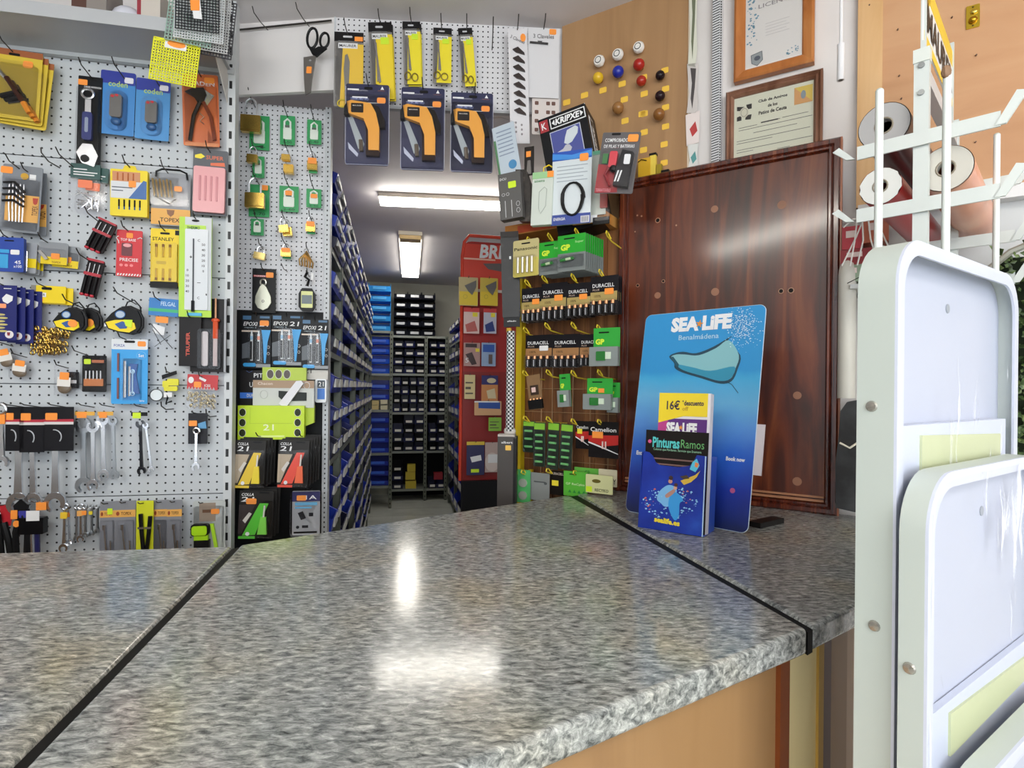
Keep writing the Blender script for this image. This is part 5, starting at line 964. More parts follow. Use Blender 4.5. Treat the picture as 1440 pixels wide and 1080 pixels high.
rc = [(645, 390, 672, 430, 'c8b480', 'yellow and grey card on the red display, top row left'), (675, 391, 700, 430, 'd8bc4a', 'yellow and grey card on the red display, top row right'), (652, 433, 674, 469, 'e8c8c0', 'white and red card on the red display, second row left'), (680, 434, 698, 469, 'c8c8d8', 'white and navy card on the red display, second row right'), (652, 482, 675, 515, 'b89088', 'dark print card on the red display, third row left'), (677, 482, 697, 515, '9ab0d0', 'white and blue card on the red display, third row right'), (653, 527, 668, 561, 'dcc890', 'narrow cream card on the red display, fourth row left'), (677, 528, 700, 564, 'd08a50', 'navy and orange card on the red display, fourth row'), (667, 564, 705, 584, 'd8a878', 'boxed cream and blue pack across the red display'), (687, 587, 705, 606, '8cc040', 'small green and black card on the red display'), (656, 621, 681, 668, '30305a', 'navy and yellow card on the red display, bottom row'), (682, 622, 702, 664, 'c0a8a0', 'pale disc pack on the red display, bottom row right')]
for k, (x0, y0, x1, y1, c, lb) in enumerate(rc):
    it = card(RP, (x0, y0, x1, y1), c, .045, lb, group='packs on the red display', r=.03)
    if k < 2: it.add('yellow_lower', m('e8c832', .4), ('b', .04, .5, .98, .98, 2, 3)); it.add('grey_tool', m('6e6a66', .4), ('p', [(.3, .3), (.9, .1), (.9, .34), (.7, .62), (.5, .5)], 3, 8)); it.add('outline_mark', m('8a7a30', .4), ('r', .34, .68, .1, .07, .6, 3))
    elif k < 4: it.add('red_header', m('d03a38', .4), ('b', 0, 0, 1, .16, 2, 3)); it.add('price_sticker', YE, ('b', .56, .18, .88, .34, 3, 4)); it.add('print_shape', m(['c06058', '283a80'][k - 2], .4), ('p', [(.1, .66), (.7, .5), (.9, .9), (.2, .95)], 2, 3.4))
    elif k == 4: it.add('dark_print', m('3a2424', .4), ('b', .1, .04, .8, .2, 2, 3), ('p', [(.1, .5), (.5, .4), (.8, .9), (.5, .95)], 2, 4)); it.add('price_sticker', YE, ('b', .72, .24, .95, .38, 3, 4)); it.text('5', .2, .75, .2, .2, WHT, 4)
    elif k == 5: it.add('blue_print', m('2c5ab0', .4), ('b', .1, .08, .9, .4, 2, 3)); it.add('grey_plug', m('6a5a54', .4), ('b', .5, .5, .75, .9, 2, 10))
    elif k == 7: it.add('navy_band', m('2c2868', .4), ('b', 0, 0, 1, .36, 2, 3)); it.add('cream_print', m('d8c8a0', .4), ('e', .6, .2, .28, .1, 3, 4)); it.add('cream_print', m('d8c8a0', .4), ('p', [(.3, .6), (.8, .5), (.9, .9), (.4, .9)], 3, 4))
    elif k == 8: it.add('blue_arch', m('2850a0', .4), ('p', [(.15, .1), (.95, .1), (.95, .55), (.15, .5)], 2, 4)); it.add('white_border', WHT, ('b', 0, 0, .9, .1, 2, 4))
    elif k == 10: it.add('yellow_top', m('e0c040', .4), ('b', 0, 0, 1, .1, 2, 3)); it.add('white_print', WHT, ('p', [(.2, .46), (.8, .4), (.85, .56), (.3, .62)], 2, 3)); it.add('lime_label', LIME, ('b', .25, .82, .7, .92, 3, 4))
    elif k == 11: it.add('disc', m('d8c8c0', .3), ('e', .5, .66, .5, .32, 2, 6)); it.add('paper_label', WHT, ('b', .2, .4, .95, .68, 6, 7))
    else: it.add('print_bars', m('5a5040', .4), ('b', .1, .3, .8, .36, 2, 3), ('b', .1, .5, .6, .6, 2, 3), ('b', .1, .74, .8, .8, 2, 3))
    hook(it, .5, .05, 20, lb.split(' on the')[0].split(' across')[0] + ' on the red display, row %d' % 0 if 0 else 'pack at the red display: ' + lb.split(' on the')[0].split(' across')[0], up=5)
# ------------------------------------------------------------------ battery rack beside the passage
BR = Plane(*(RW.p + RW.n * .045).xy, -32.2)
YR = m('e8c81c', .35); YW = m('ecd23c', .3)
bw = It(BR, (735, 320, 868, 712), 0, 'battery_rack', 'yellow wire rack of batteries with wooden slats behind', 'rack')
SLW = wood_mat('dark_slats', [(.25, '4a2c18'), (.5, '7a4c2a'), (.8, 'a87040')], (12, 12, .6), .5, 1, 2.4)
for i in range(9): bw.add('wooden_slat', SLW, ('b', .01 + .11 * i, 0, .115 + .11 * i, 1.05, -14, -6))
bw.add('wire_grid', m('b8946c', .4, .3), *[('t', [(.0, y, 0), (1, y, 0)], 1.2) for y in (.58, .665, .84)], *[('t', [(x, .5, 1), (x, 1, 1)], 1.2) for x in (.22, .34, .56, .74, .92)])
pz = bw.add('yellow_post', YR, ('b', -.035, .17, .03, 1.1, 0, 26)); bw.add('yellow_foot', YR, ('b', .1, .88, .14, 1.1, 2, 14))
SHB = It(BR, (733, 318, 868, 332), 0, 'wooden_shelf', 'orange pine shelf board above the battery rack', 'shelf'); SHB.add('board', SHELFW, ('b', 0, .0, 1.0, 1.0, -20, 105)); SHB.add('red_edge_strip', m('c8502c', .4), ('b', .14, .2, .55, .9, 105, 106.5))
def rhook(px, py, L, lb):
    u, z, _ = BR.hit(px, py, L); b = MB()
    b.tube([(0, 0, -.012), (0, -L * .7, -.006), (0, -L + .01, .002), (.002, -L - .004, .008), (.002, -L, .0145), (0, -L + .016, .013), (.004, -L + .03, -.002)], .0022, 7)
    o = b.build('rack_hook', YW, None, True, frameM(BR, u, z - .004, 0)); tag(o, lb, 'hook', 'yellow hooks on the battery rack')
rows = [(395, [(738, 398), (762, 392), (803, 390), (842, 384)]), (460, [(736, 465), (766, 459), (803, 458), (839, 462)]), (525, [(735, 526), (768, 525), (803, 526), (840, 525)]), (590, [(736, 590), (768, 591), (803, 594), (840, 595)]), (665, [(733, 666), (768, 664), (806, 667)])]
for ri, (_, hs) in enumerate(rows):
    for ci, (px, py) in enumerate(hs): rhook(px, py, .145, 'yellow wire hook on the battery rack, %s row down, %s from the left' % (['first', 'second', 'third', 'fourth', 'fifth'][ri], ['first', 'second', 'third', 'fourth'][ci]))
for ci, (px, py) in enumerate([(741, 338), (770, 333), (808, 326), (852, 330)]): rhook(px, py, .15, 'yellow wire hook right under the pine shelf, %s from the left' % ['first', 'second', 'third', 'fourth'][ci])
COPPER = m('c88a5c', .3, .6)
it = card(BR, (722, 337, 758, 389), 'c9bc84', .15, 'cream Panasonic card with four thin batteries', cat='battery pack', r=.06); it.text('Panasonic', .5, .24, .9, .085, BLK, 2.6); it.add('yellow_foot', m('d0c060', .4), ('b', .02, .5, .98, 1, 2, 4, .06)); slot(it, .5, .1, .34, 2.4)
for i in range(4): it.add('battery', m('d8d0c0', .3, .5), ('t', [(.24 + .18 * i, .48, 9), (.24 + .18 * i, .9, 9)], 4.4))
blis(it, .1, .44, .92, .96, 16)
for k, (bx, n_) in enumerate([((759, 340, 792, 386), 6), ((785, 330, 824, 381), 9)]):
    it = card(BR, bx, '7e8482', .155 - .01 * (1 - k), 'green and grey GP battery card, front of its long row, %s one' % ['left', 'right'][k], cat='battery pack', group='green GP battery cards', r=.01); it.add('green_header', m('25a52c', .4), ('b', 0, 0, 1, .5, 2, 3)); it.text('GP', .28, .34, .34, .17, m('d8ee3c'), 3.4, bold=.05); it.text('Super', .78, .22, .3, .08, m('b8e8a0'), 3.4); slot(it, .42, .1, .4, 3.2)
    b_ = it.add('battery', m('3a8a40', .3), ('t', [(.14, .7, 9), (.6, .66, 9)], 5)); it.add('battery_print', m('d8e8c0', .3), ('t', [(.34, .685, 10.4), (.52, .67, 10.4)], 4.4), parent=b_); it.add('clear_blister', CLEAR, ('b', .06, .56, .94, .9, 2, 16, .04))
    stack(it, n_, 13, 1.5, 0, 'green GP battery card', 'green GP battery cards')
def duracell(bx, off, label, k, lo=False, pst=OR_):
    it = card(BR, bx, '17151a', off, label, cat='battery pack', group='black and copper DURACELL cards', r=.01); it.text('DURACELL', .46, .25, .78, .1, WHT, 2.8); it.text('PLUS', .2, .36, .24, .05, m('c8b0a0'), 2.8); it.add('gold_panel', m('b09a5c' if not lo else 'a87a4c', .4), ('b', 0, .42, .96, .66, 2, 3)); it.text('100%', .26, .53, .24, .07, m('4a3418'), 3.4)
    if pst: it.add('price_sticker', pst, ('b', .52, .34, .84, .5, 4, 5, .03))
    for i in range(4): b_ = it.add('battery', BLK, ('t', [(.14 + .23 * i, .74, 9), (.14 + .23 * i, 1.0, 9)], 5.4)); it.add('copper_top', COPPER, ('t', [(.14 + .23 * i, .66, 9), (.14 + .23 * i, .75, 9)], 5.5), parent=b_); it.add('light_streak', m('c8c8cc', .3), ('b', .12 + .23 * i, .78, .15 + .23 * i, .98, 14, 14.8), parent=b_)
    it.add('clear_blister', CLEAR, ('b', .02, .62, .98, 1.03, 2, 19, .03)); return it
for k, bx in enumerate([(734, 405, 764, 452), (762, 398, 798, 449), (798, 398, 832, 445), (831, 388, 870, 441)]):
    it = duracell(bx, .12, 'black and copper DURACELL card, upper row, %s from the left' % ['first', 'second', 'third', 'fourth'][k], k); stack(it, 3, 14, 0, -1, 'DURACELL card in upper row', 'black and copper DURACELL cards')
for k, bx in enumerate([(740, 471, 778, 516), (778, 470, 816, 516), (816, 470, 846, 514)]):
    it = duracell(bx, .10, 'black and copper DURACELL card, lower row, %s from the left' % ['first', 'second', 'third'][k], k, True, [WHT, None, None][k]); stack(it, 2, 14, 0, -1, 'DURACELL card in lower row', 'black and copper DURACELL cards')
def gpbox(bx, off, lb, tilt=0, fl=False, price_=False):
    it = card(BR, bx, '2fa83a', off, lb, cat='battery pack', r=.02, tilt=tilt); it.text('GP', .25, .36, .34, .15, m('d8ee3c'), 2.8, bold=.05); slot(it, .4, .12, .4, 2.4)
    it.add('grey_box', m('8a9290', .35), ('b', -.08, .5, 1.0, 1, 2, 18, .02)); it.add('green_cell', m('2a7a34', .3), ('b', .2, .62, .55, .86, 18, 22, .03)); it.add('light_print', m('d8e8d0', .3), ('b', .45, .64, .75, .82, 18, 21)); 
    if price_: it.add('price_sticker', OR_, ('b', .45, .32, .68, .46, 3, 4))
    return it
gpbox((835, 461, 872, 515), .15, 'green GP card over a grey box, right end of the lower DURACELL row'); it = gpbox((788, 526, 803, 572), .12, 'narrow green GP card with a tilted grey box', -4); gpbox((826, 532, 862, 576), .13, 'green GP card with an orange sticker on a small grey box', 0, False, True); gpbox((858, 538, 872, 580), .11, 'slim green GP card half hidden by the wooden board')
it = card(BR, (743, 527, 762, 576), '8a6a48', .12, 'brown framed battery blister hanging askew in the third row', cat='battery pack', tilt=-8, r=.02); it.add('open_middle', m('3a2a20', .4), ('b', .2, .3, .8, .58, 2, 3)); it.add('pink_label', m('e8c8c0', .4), ('b', .3, .36, .6, .5, 3, 4)); it.add('battery_block', BLK, ('b', .05, .72, 1.05, .98, 2, 14)); it.add('copper_tops', COPPER, *[('t', [(.2 + .25 * i, .68, 9), (.2 + .25 * i, .74, 9)], 3.5) for i in range(4)])
for k, (bx, n_) in enumerate([((736, 592, 753, 636), 1), ((751, 594, 767, 656), 1), ((770, 594, 786, 660), 1), ((788, 596, 805, 660), 1)]):
    it = card(BR, bx, '2c3a30', .10 + .012 * (k % 2), 'hanging blister strip of small green cells, %s of four' % ['leftmost', 'second', 'third', 'rightmost'][k], cat='battery pack', group='strips of small green cells', r=.05, tilt=[0, 0, 2, 3][k]); it.add('lime_header', m('8cc83c', .4), ('b', .04, .02, .96, .16, 2, 3)); nr = 3 if k == 0 else 5
    for i in range(nr): it.add('green_cell', m('7cc87c', .25), ('t', [(.2, .24 + .75 / nr * (i + .3), 6), (.8, .24 + .75 / nr * (i + .3), 6)], 3.8))
    it.add('clear_blister', CLEAR, ('b', .08, .18, .92, .98, 2, 12, .1))
for k, (bx, c) in enumerate([((810, 592, 829, 631), 0), ((828, 593, 870, 644), 1)]):
    it = card(BR, bx, '151214', .10 + .02 * k, ['black and red Camelion card, smaller, left one', 'large black and red Camelion card with an orange sticker'][k], cat='battery pack', r=.01); it.add('red_band', m('c02420', .4), ('p', [(0, .4), (1, .36), (1, .62), (.5, .68), (0, .56)], 2, 3)); it.text('Camelion', .5, .22, .86, .12, WHT, 3); it.add('price_sticker', [YE, OR_][k], ('b', .14, .28, .5, .46, 4, 5)); it.add('cells', m('e8c8c0', .3), ('t', [(.5, .54, 7), (.5, .74, 7)], 2.6), ('t', [(.6, .54, 7), (.6, .74, 7)], 2.6)); it.add('white_sweep', WHT, ('p', [(0, .56), (.5, .7), (1, .86), (1, .88), (.5, .74), (0, .6)], 3, 3.6))
# bottom row just above the counter
it = card(BR, (717, 660, 746, 706), '58b86a', .12, 'green card with two round button cells at the bottom left', cat='battery pack', r=.04); it.add('button_cells', m('c8d0c0', .25, .4), ('e', .66, .4, .2, .13, 2, 5), ('e', .66, .78, .2, .13, 2, 5)); it.add('yellow_mark', LIME, ('b', .06, .04, .4, .16, 2, 3), ('e', .14, .6, .06, .04, 2, 3))
it = card(BR, (746, 665, 773, 704), '8e9290', .11, 'grey metallic card beside the green button cell card', cat='battery pack', r=.04); it.add('print', m('5a5e60', .4), ('b', .2, .3, .8, .34, 2, 3), ('e', .8, .36, .08, .05, 2, 3))
it = card(BR, (774, 662, 794, 696), '1c1714', .10, 'dark DURACELL card with a yellow sticker in the bottom row', cat='battery pack', r=.02); it.text('DURACELL', .5, .12, .9, .1, m('d8c8b8'), 2.8); it.add('price_sticker', YE, ('b', .14, .4, .6, .62, 3, 4))
it = card(BR, (793, 663, 826, 698), '5cb83a', .13, 'green GP ReCyko card in the bottom row', cat='battery pack', r=.02); it.text('GP ReCyko', .5, .52, .8, .12, m('d8f0b8'), 2.8); it.add('triangles', m('2a8a3a', .4), *[('p', [(.2 + .2 * i, .86), (.27 + .2 * i, .74), (.34 + .2 * i, .86)], 2, 3) for i in range(4)]); slot(it, .4, .12, .3, 2.4)
it = card(BR, (808, 658, 845, 672), '68b848', .09, 'green card peeking out behind the bottom row', cat='battery pack', r=.02); it.text('GP', .5, .5, .2, .5, m('2a7a2a'), 2.8)
it = card(BR, (824, 668, 862, 694), 'd8d8a0', .14, 'pale cream RECYKO card in the bottom row', cat='battery pack', r=.03); it.text('RECYKO', .6, .82, .5, .16, m('2a3020'), 2.8); it.add('hang_hole', m('6a6020', .4), ('e', .4, .34, .16, .1, 2, 3)); it.add('lime_mark', LIME, ('b', .02, .66, .24, .95, 2, 3))
it = card(BR, (842, 660, 868, 684), 'd8cfb0', .10, 'cream card partly hidden at the foot of the wooden board', cat='battery pack', r=.03); it.text('TY', .8, .7, .3, .3, m('2a2a20'), 2.8)
# hanging black pack, chequered roll, dark carton left of the rack
NP = Plane(*BR.hit(735, 500, .1)[2].xy, -6)
it = It(NP, (706, 327, 731, 460), .02, 'hanging_pouch', 'long black shiny pouch hanging beside the red display', 'pouch', tilt=-2); it.add('pouch', noisy('black_foil', [(.35, '050404'), (.6, '120f0e'), (.8, '4a423e')], 22, .45), ('b', 0, .02, 1, .9, 0, 12, .04)); it.add('black_label', BLK, ('b', .05, .9, .95, 1, 1, 9)); it.text('afilado', .5, .94, .5, .015, WHT, 9.6); it.add('header', m('2a2422', .4), ('b', 0, 0, 1, .06, 12, 14)); it.add('painted_glint', WHT, ('b', .46, .26, .56, .29, 12, 13))  # the pouch's shine is painted in as a small white plate
CHK, t_, b_ = nodes('gingham'); ck = N(t_, 'ShaderNodeTexChecker'); ck.inputs['Scale'].default_value = 150; ck.inputs[1].default_value = rgb('161616'); ck.inputs[2].default_value = rgb('d8d8d8'); tc_ = N(t_, 'ShaderNodeTexCoord'); t_.links.new(tc_.outputs['Object'], ck.inputs[0]); t_.links.new(ck.outputs[0], b_.inputs['Base Color'])
it = It(NP, (711, 466, 725, 606), .03, 'fabric_roll', 'slim black and white chequered roll standing beside the yellow post', 'roll'); it.add('roll', CHK, ('t', [(.5, 0, 6), (.5, 1, 6)], it.W * 430, 14)); it.add('yellow_cap', m('c8a030', .4), ('t', [(.3, -.03, 6), (.3, .01, 6)], 9)); it.add('wrap_end', m('cfcac4', .3), ('s', .5, 1.0, .6, .05, 12, 6))
it = It(NP, (701, 613, 727, 712), .05, 'dark_carton', 'tall dark brown carton standing below the chequered roll', 'box'); it.add('box_body', m('3a3430', .5), ('b', 0, .0, 1, 1, -20, 30)); it.add('pale_lid', m('b8b0a8', .5), ('b', .0, -.03, .9, .015, -18, 28)); it.text('albert', .5, .08, .6, .03, WHT, 30.6); it.add('price_sticker', m('f0c050', .5), ('b', .42, .12, .72, .19, 30, 31, .03)); it.add('side_edge', m('1c1a1a', .5), ('b', .84, .02, 1, 1, 30, 31))
# ------------------------------------------------------------------ goods hanging from and standing on the pine shelf
FP = Plane(*BR.hit(790, 300, .13)[2].xy, -22)
WP_ = m('d4d8d8', .35)
it = It(FP, (695, 170, 730, 250), .03, 'paper_pack', 'clear bag with pale blue printed paper leaning left over the grey box', 'bagged goods', tilt=-10); it.add('paper', m('c8d4dc', .4), ('b', .06, .06, .94, 1, 0, 3, .02)); it.add('print_lines', m('8f9cb0', .4), *[('b', .2, .16 + .07 * i, .8, .18 + .07 * i, 3, 3.5) for i in range(7)]); it.add('blue_globe', m('4a90c0', .4), ('e', .66, .8, .16, .08, 3, 4)); it.add('green_edge', m('5a8a60', .4), ('b', .06, .3, .14, 1, 3, 4)); it.add('clear_bag', CLEAR, ('p', [(-.08, -.16), (.5, -.08), (1.02, .1), (1.04, 1.02), (0, 1.04)], -2, 8))
it = It(FP, (703, 243, 737, 308), .05, 'cable_box', 'dark grey boxed cable pack with a lime sticker', 'box', tilt=-4); it.add('box_body', m('5c5a58', .5), ('b', 0, 0, .92, 1, -25, 6)); it.add('lime_sticker', LIME, ('b', .4, .2, .72, .34, 6, 7, .04)); it.text('DCU', .2, .12, .26, .05, WHT, 6.6); it.add('cable_print', m('c8c8c8', .4), ('t', [(.24, .6, 6), (.24, .96, 6)], 1.2), ('t', [(.5, .6, 6), (.5, .96, 6)], 1.2), ('r', .18, .46, .06, .03, .7, 6), ('r', .36, .46, .06, .03, .7, 6), ('r', .76, .7, .07, .05, .7, 6), ('r', .76, .84, .07, .05, .7, 6))
it = It(FP, (729, 238, 748, 312), .02, 'dark_pouch', 'crumpled black pouch between the grey cable box and the charger box', 'pouch', tilt=-4); it.add('pouch', noisy('crumpled_black', [(.35, '1a1816'), (.6, '3c3632'), (.75, '7a7068')], 26, .3), ('p', [(0, 0), (.7, .04), (1, .3), (.95, 1.04), (.1, 1.0)], -10, 14))
it = It(FP, (738, 207, 751, 247), .0, 'blister_pack', 'small dark pack with an orange sticker behind the crumpled pouch', 'blister pack'); it.add('backing_card', m('2a2624', .4), ('b', 0, 0, 1, 1, 0, 4)); it.add('price_sticker', OR_, ('b', .2, .16, .7, .36, 4, 5)); it.add('grey_tool', m('7a7470', .3), ('p', [(.4, .5), (.7, .5), (.8, .98), (.3, .98)], 4, 9))
it = It(FP, (749, 240, 778, 317), .05, 'charger_box', 'white and pale green charger box hanging from a yellow hook', 'box', tilt=2); it.add('box_body', m('cfd6cc', .4), ('b', 0, .04, 1, 1, -14, 8)); it.add('green_top', m('9ac890', .4), ('b', .0, .04, 1, .16, 8, 9)); it.text('aisens', .35, .2, .5, .05, m('4a8a50'), 9); it.add('outline_plug', m('a8b0a8', .4), ('t', [(.36, .4, 9), (.6, .32, 9), (.72, .36, 9), (.7, .66, 9), (.46, .8, 9), (.36, .7, 9), (.36, .4, 9)], .8)); it.add('price_sticker', OR_, ('b', .72, .04, 1.02, .15, 9, 10)); it.add('yellow_loop', YR, ('t', [(.5, .06, 4), (.5, -.04, 4), (.75, -.08, 4), (.9, -.04, 4)], 2.2))
it = It(FP, (777, 213, 832, 316), .045, 'cable_bag', 'blue and white bag holding a coiled black cable', 'bagged goods', tilt=1); it.add('bag', m('d2dadd', .3), ('b', 0, 0, 1, 1, 0, 6, .02)); it.add('blue_header', m('1c4fb0', .35), ('b', 0, 0, 1, .12, 6, 7)); it.add('blue_wave', m('3a8ad8', .35), ('p', [(0, .02), (.5, .06), (1, .02), (1, .1), (.5, .12), (0, .1)], 7, 8)); it.add('blue_footer', m('1a3a90', .35), ('b', 0, .86, 1, 1, 6, 7)); price(it, .7, .06, .92, .16, 8); it.add('print_lines', m('9aa4ac', .4), *[('b', .12, .2 + .05 * i, .9 - .1 * (i % 2), .21 + .05 * i, 6, 6.6) for i in range(5)])
it.add('black_cable', m('1c1c1c', .4), ('t', [(.55 + .3 * math.cos(a / 3.2) * (1 - .004 * a), .66 - .22 * math.sin(a / 3.2), 9 + (a % 5)) for a in range(0, 62)], 3)); it.text('ENERGIA', .22, .92, .3, .04, WHT, 8); it.add('barcode', m('d0d0d8', .4), ('b', .76, .9, .98, .99, 7, 8)); it.add('bars', BLK, *[('b', .79 + .03 * i, .91, .80 + .03 * i, .98, 8, 8.5) for i in range(6)])
it = It(FP, (829, 212, 858, 312), .01, 'hanging_bag', 'clear and green bag with small parts behind the cable bag', 'bagged goods'); it.add('green_header', m('5aa888', .4), ('b', 0, 0, .9, .06, 0, 3)); it.add('pale_card', m('c8ccc0', .4), ('b', 0, .06, .8, .9, 0, 3)); it.add('red_parts', m('a04038', .4), ('b', .55, .5, .9, .82, 3, 10, .05)); it.add('clear_bag', CLEAR, ('b', 0, .06, 1, 1, -1, 12)); it.add('barcode_card', WHT, ('b', .0, .9, .4, 1, 3, 4)); it.add('black_foot', BLK, ('b', .2, .94, 1, 1.04, 2, 6))
it = It(FP, (842, 187, 896, 272), .09, 'battery_tester', 'red and black battery tester card reading COMPROBADOR DE PILAS', 'tester', tilt=8); it.add('backing_card', m('5a5658', .4), ('b', 0, 0, 1, 1, 0, 2.5, .04)); it.add('red_lower', m('a02028', .4), ('p', [(0, .52), (.5, .56), (.6, .98), (0, 1)], 2.5, 3.2)); it.text('COMPROBADOR', .42, .13, .66, .06, WHT, 3.4); it.text('DE PILAS Y BATERIAS', .48, .23, .8, .055, WHT, 3.4); price(it, .68, .04, .95, .16, 4); slot(it, .36, .03, .24, 3)
it.add('tester_body', m('232226', .3), ('p', [(.62, .32), (.9, .36), (.88, .92), (.5, .9), (.52, .6)], 4, 22)); it.add('red_window', m('d83a48', .3), ('b', .3, .34, .5, .6, 4, 18, .04)); it.add('black_knob', BLK, ('s', .44, .62, .1, .06, 7, 16)); it.add('white_dial', WHT, ('b', .7, .4, .86, .56, 22, 23, .03)); it.add('green_scale', m('3a7a40', .3), ('b', .1, .36, .24, .52, 4, 8)); it.add('red_test_lead', m('8a1c24', .35), ('t', [(.3, .6, 14), (.24, .72, 16), (.4, .9, 12)], 4)); it.text('TERRATOOLS', .22, .95, .4, .05, m('e8a0a8'), 3.6); it.add('clear_blister', CLEAR, ('b', .08, .3, .97, .96, 2, 26, .06)); it.add('white_marks', WHT, ('p', [(.58, .66), (.62, .66), (.56, .84), (.52, .84)], 22, 23), ('p', [(.66, .66), (.7, .66), (.64, .84), (.6, .84)], 22, 23))
# spray gun box on the shelf
it = It(FP, (770, 153, 838, 325), -.02, 'spray_gun_box', 'black box picturing a white spray gun, lettered KRIPXE', 'box', tilt=-11); KB = it
it.add('box_body', m('17171a', .4), ('b', 0, 0, 1, 1, -130, 0)); it.add('red_logo', m('a83038', .4), ('b', .02, .02, .2, .12, 0, 1)); it.text('K', .11, .07, .1, .06, WHT, 1.4); it.add('logo_frame', WHT, ('b', .24, .025, .98, .115, 0, 1)); it.add('logo_field', BLK, ('b', .26, .033, .96, .107, 1, 1.6)); it.text('KRIPXE', .61, .07, .5, .052, WHT, 2.2, bold=.04, slant=.2); it.add('arrow_left', WHT, ('p', [(.28, .07), (.34, .045), (.34, .095)], 1.6, 2.2)); it.add('arrow_right', WHT, ('p', [(.94, .07), (.88, .045), (.88, .095)], 1.6, 2.2))
it.add('picture_border', m('c8ccd8', .4), ('b', .2, .14, .84, .7, 0, .8)); it.add('picture_field', m('4a5298', .4), ('b', .215, .147, .825, .69, .8, 1.4)); it.add('gun_cup', m('d0d8dc', .35), ('p', [(.56, .17), (.74, .155), (.79, .175), (.76, .22), (.62, .275), (.52, .285), (.46, .265), (.5, .22)], 1.4, 3)); it.add('gun_barrel', m('c8c8d0', .3, .3), ('p', [(.27, .325), (.42, .31), (.48, .285), (.56, .29), (.6, .32), (.56, .345), (.6, .42), (.48, .42), (.46, .35), (.3, .345)], 1.4, 3))
it.add('side_logo_frame', WHT, ('b', .99, .0, 1.0, .01, 0, .1))
b = MB(); W2, Hh = it.W / 2, it.H
for (ya, yb, za, zb, ex) in ((.028, .078, .50, .93, .0012),): b.box(W2, ya, Hh * za, W2 + ex, yb, Hh * zb)
b.build('side_logo_border', WHT, it.o); MB().box(W2 + .0012, .034, Hh * .515, W2 + .0018, .072, Hh * .915).build('side_logo_field', BLK, it.o)
tm = put_text('side_lettering', 'KRIPXE', it.o, 0, 0, .11, .026, 0, WHT, .04, 90)
tm.matrix_local = Matrix.Translation((W2 + .0024, .053, Hh * .71)) @ Matrix.Rotation(math.radians(90), 4, 'Z')
# ------------------------------------------------------------------ right wall: brown panel with knobs
t = It(RW, (790, -60, 967, 700), .0, 'wood_wall_panel', 'tall brown wooden wall panel with sample knobs and yellow price tags', 'wall panel')
u1_ = t.W / 2
MB().box(-t.W / 2, -.012, .0, u1_, 0, CEILZ - t.z0).build('panel', BEECH, t.o)
MB().box(u1_, -.014, 0, u1_ + .006, 0, CEILZ - t.z0).build('edge_strip', m('d8c8b0', .5), t.o)
for k, (px, py) in enumerate([(822, 134), (797, 144), (878, 140), (848, 127), (879, 170), (903, 160), (878, 193), (935, 99), (905, 109), (906, 132), (936, 125), (936, 151), (936, 178), (906, 160), (934, 203), (906, 186), (934, 229), (905, 211), (875, 118), (935, 245)]):
    q = It(RW, (px - 5, py - 4, px + 5, py + 4), .0125, 'price_tag', 'small yellow price tag on the brown panel', 'price tag', 'yellow price tags on the brown panel', tilt=0)
    q.add('tag', m('f6c84a', .5), ('b', 0, 0, 1, 1, 0, .8, .15)); bpy.context.view_layer.update()
    ch = q.o.children[0]; M_ = ch.matrix_world.copy(); ch.parent = None; ch.matrix_world = M_; ch.name = 'price_tag'
    bpy.data.objects.remove(q.o); tag(ch, 'small yellow price tag stuck on the brown knob panel', 'price tag', 'yellow price tags on the brown panel')
kn = [(846, 90, 8, 'w', 'white round knob with a black ring, lowest left of the three white ones'), (872, 81, 8, 'w', 'white round knob with a black ring, middle of the three white ones'), (901, 71, 8, 'w', 'white round knob with a black ring, highest of the three white ones'),
      (845, 114, 7.5, 'e0b428', 'yellow ball knob under the lowest white knob'), (873, 106, 8, '1c2c9c', 'blue ball knob under the middle white knob'), (902, 96, 8, 'a8241c', 'red ball knob under the highest white knob'), (905, 118, 7, 'a82c1c', 'smaller red ball knob below the first red one'),
      (931, 110, 6.5, '201418', 'black ball knob, upper one of the right column'), (931, 139, 7, '28181c', 'dark ball knob, second of the right column'), (930, 165, 8, '8a5a2c', 'brown wooden ball knob at the foot of the right column'), (873, 156, 8, '9a6c3c', 'light wooden ball knob beside the spray gun box')]
for px, py, r_, c, lb in kn:
    u, z, w_ = RW.hit(px, py, .012); s_ = w_.y / F; R0 = r_ * s_
    e = empty('knob', frameM(RW, u, z, .012), lb, 'knob', 'sample knobs on the brown panel')
    MB().lathe([(R0 * .45, 0), (R0 * .4, R0 * .7)], n=14, axis=1).build('neck', m('e8e4dc', .3) if c == 'w' else BRASS, e, True)
    if c == 'w':
        MB().lathe([(R0 * .5, R0 * .5), (R0 * .95, R0 * .8), (R0 * 1.0, R0 * 1.2), (R0 * .8, R0 * 1.55), (R0 * .01, R0 * 1.6)], n=20, axis=1).build('cap', m('eeeae4', .15), e, True)
        MB().tube([(R0 * .52 * math.cos(i * .35), -R0 * 1.6, R0 * .52 * math.sin(i * .35)) for i in range(18)], R0 * .06, 5, True).build('black_ring', BLK, e, True)
    else: MB().ball((0, -R0 * 1.3, 0), R0, R0, R0, 18, 12).build('ball', m('#' + c, .12), e, True)
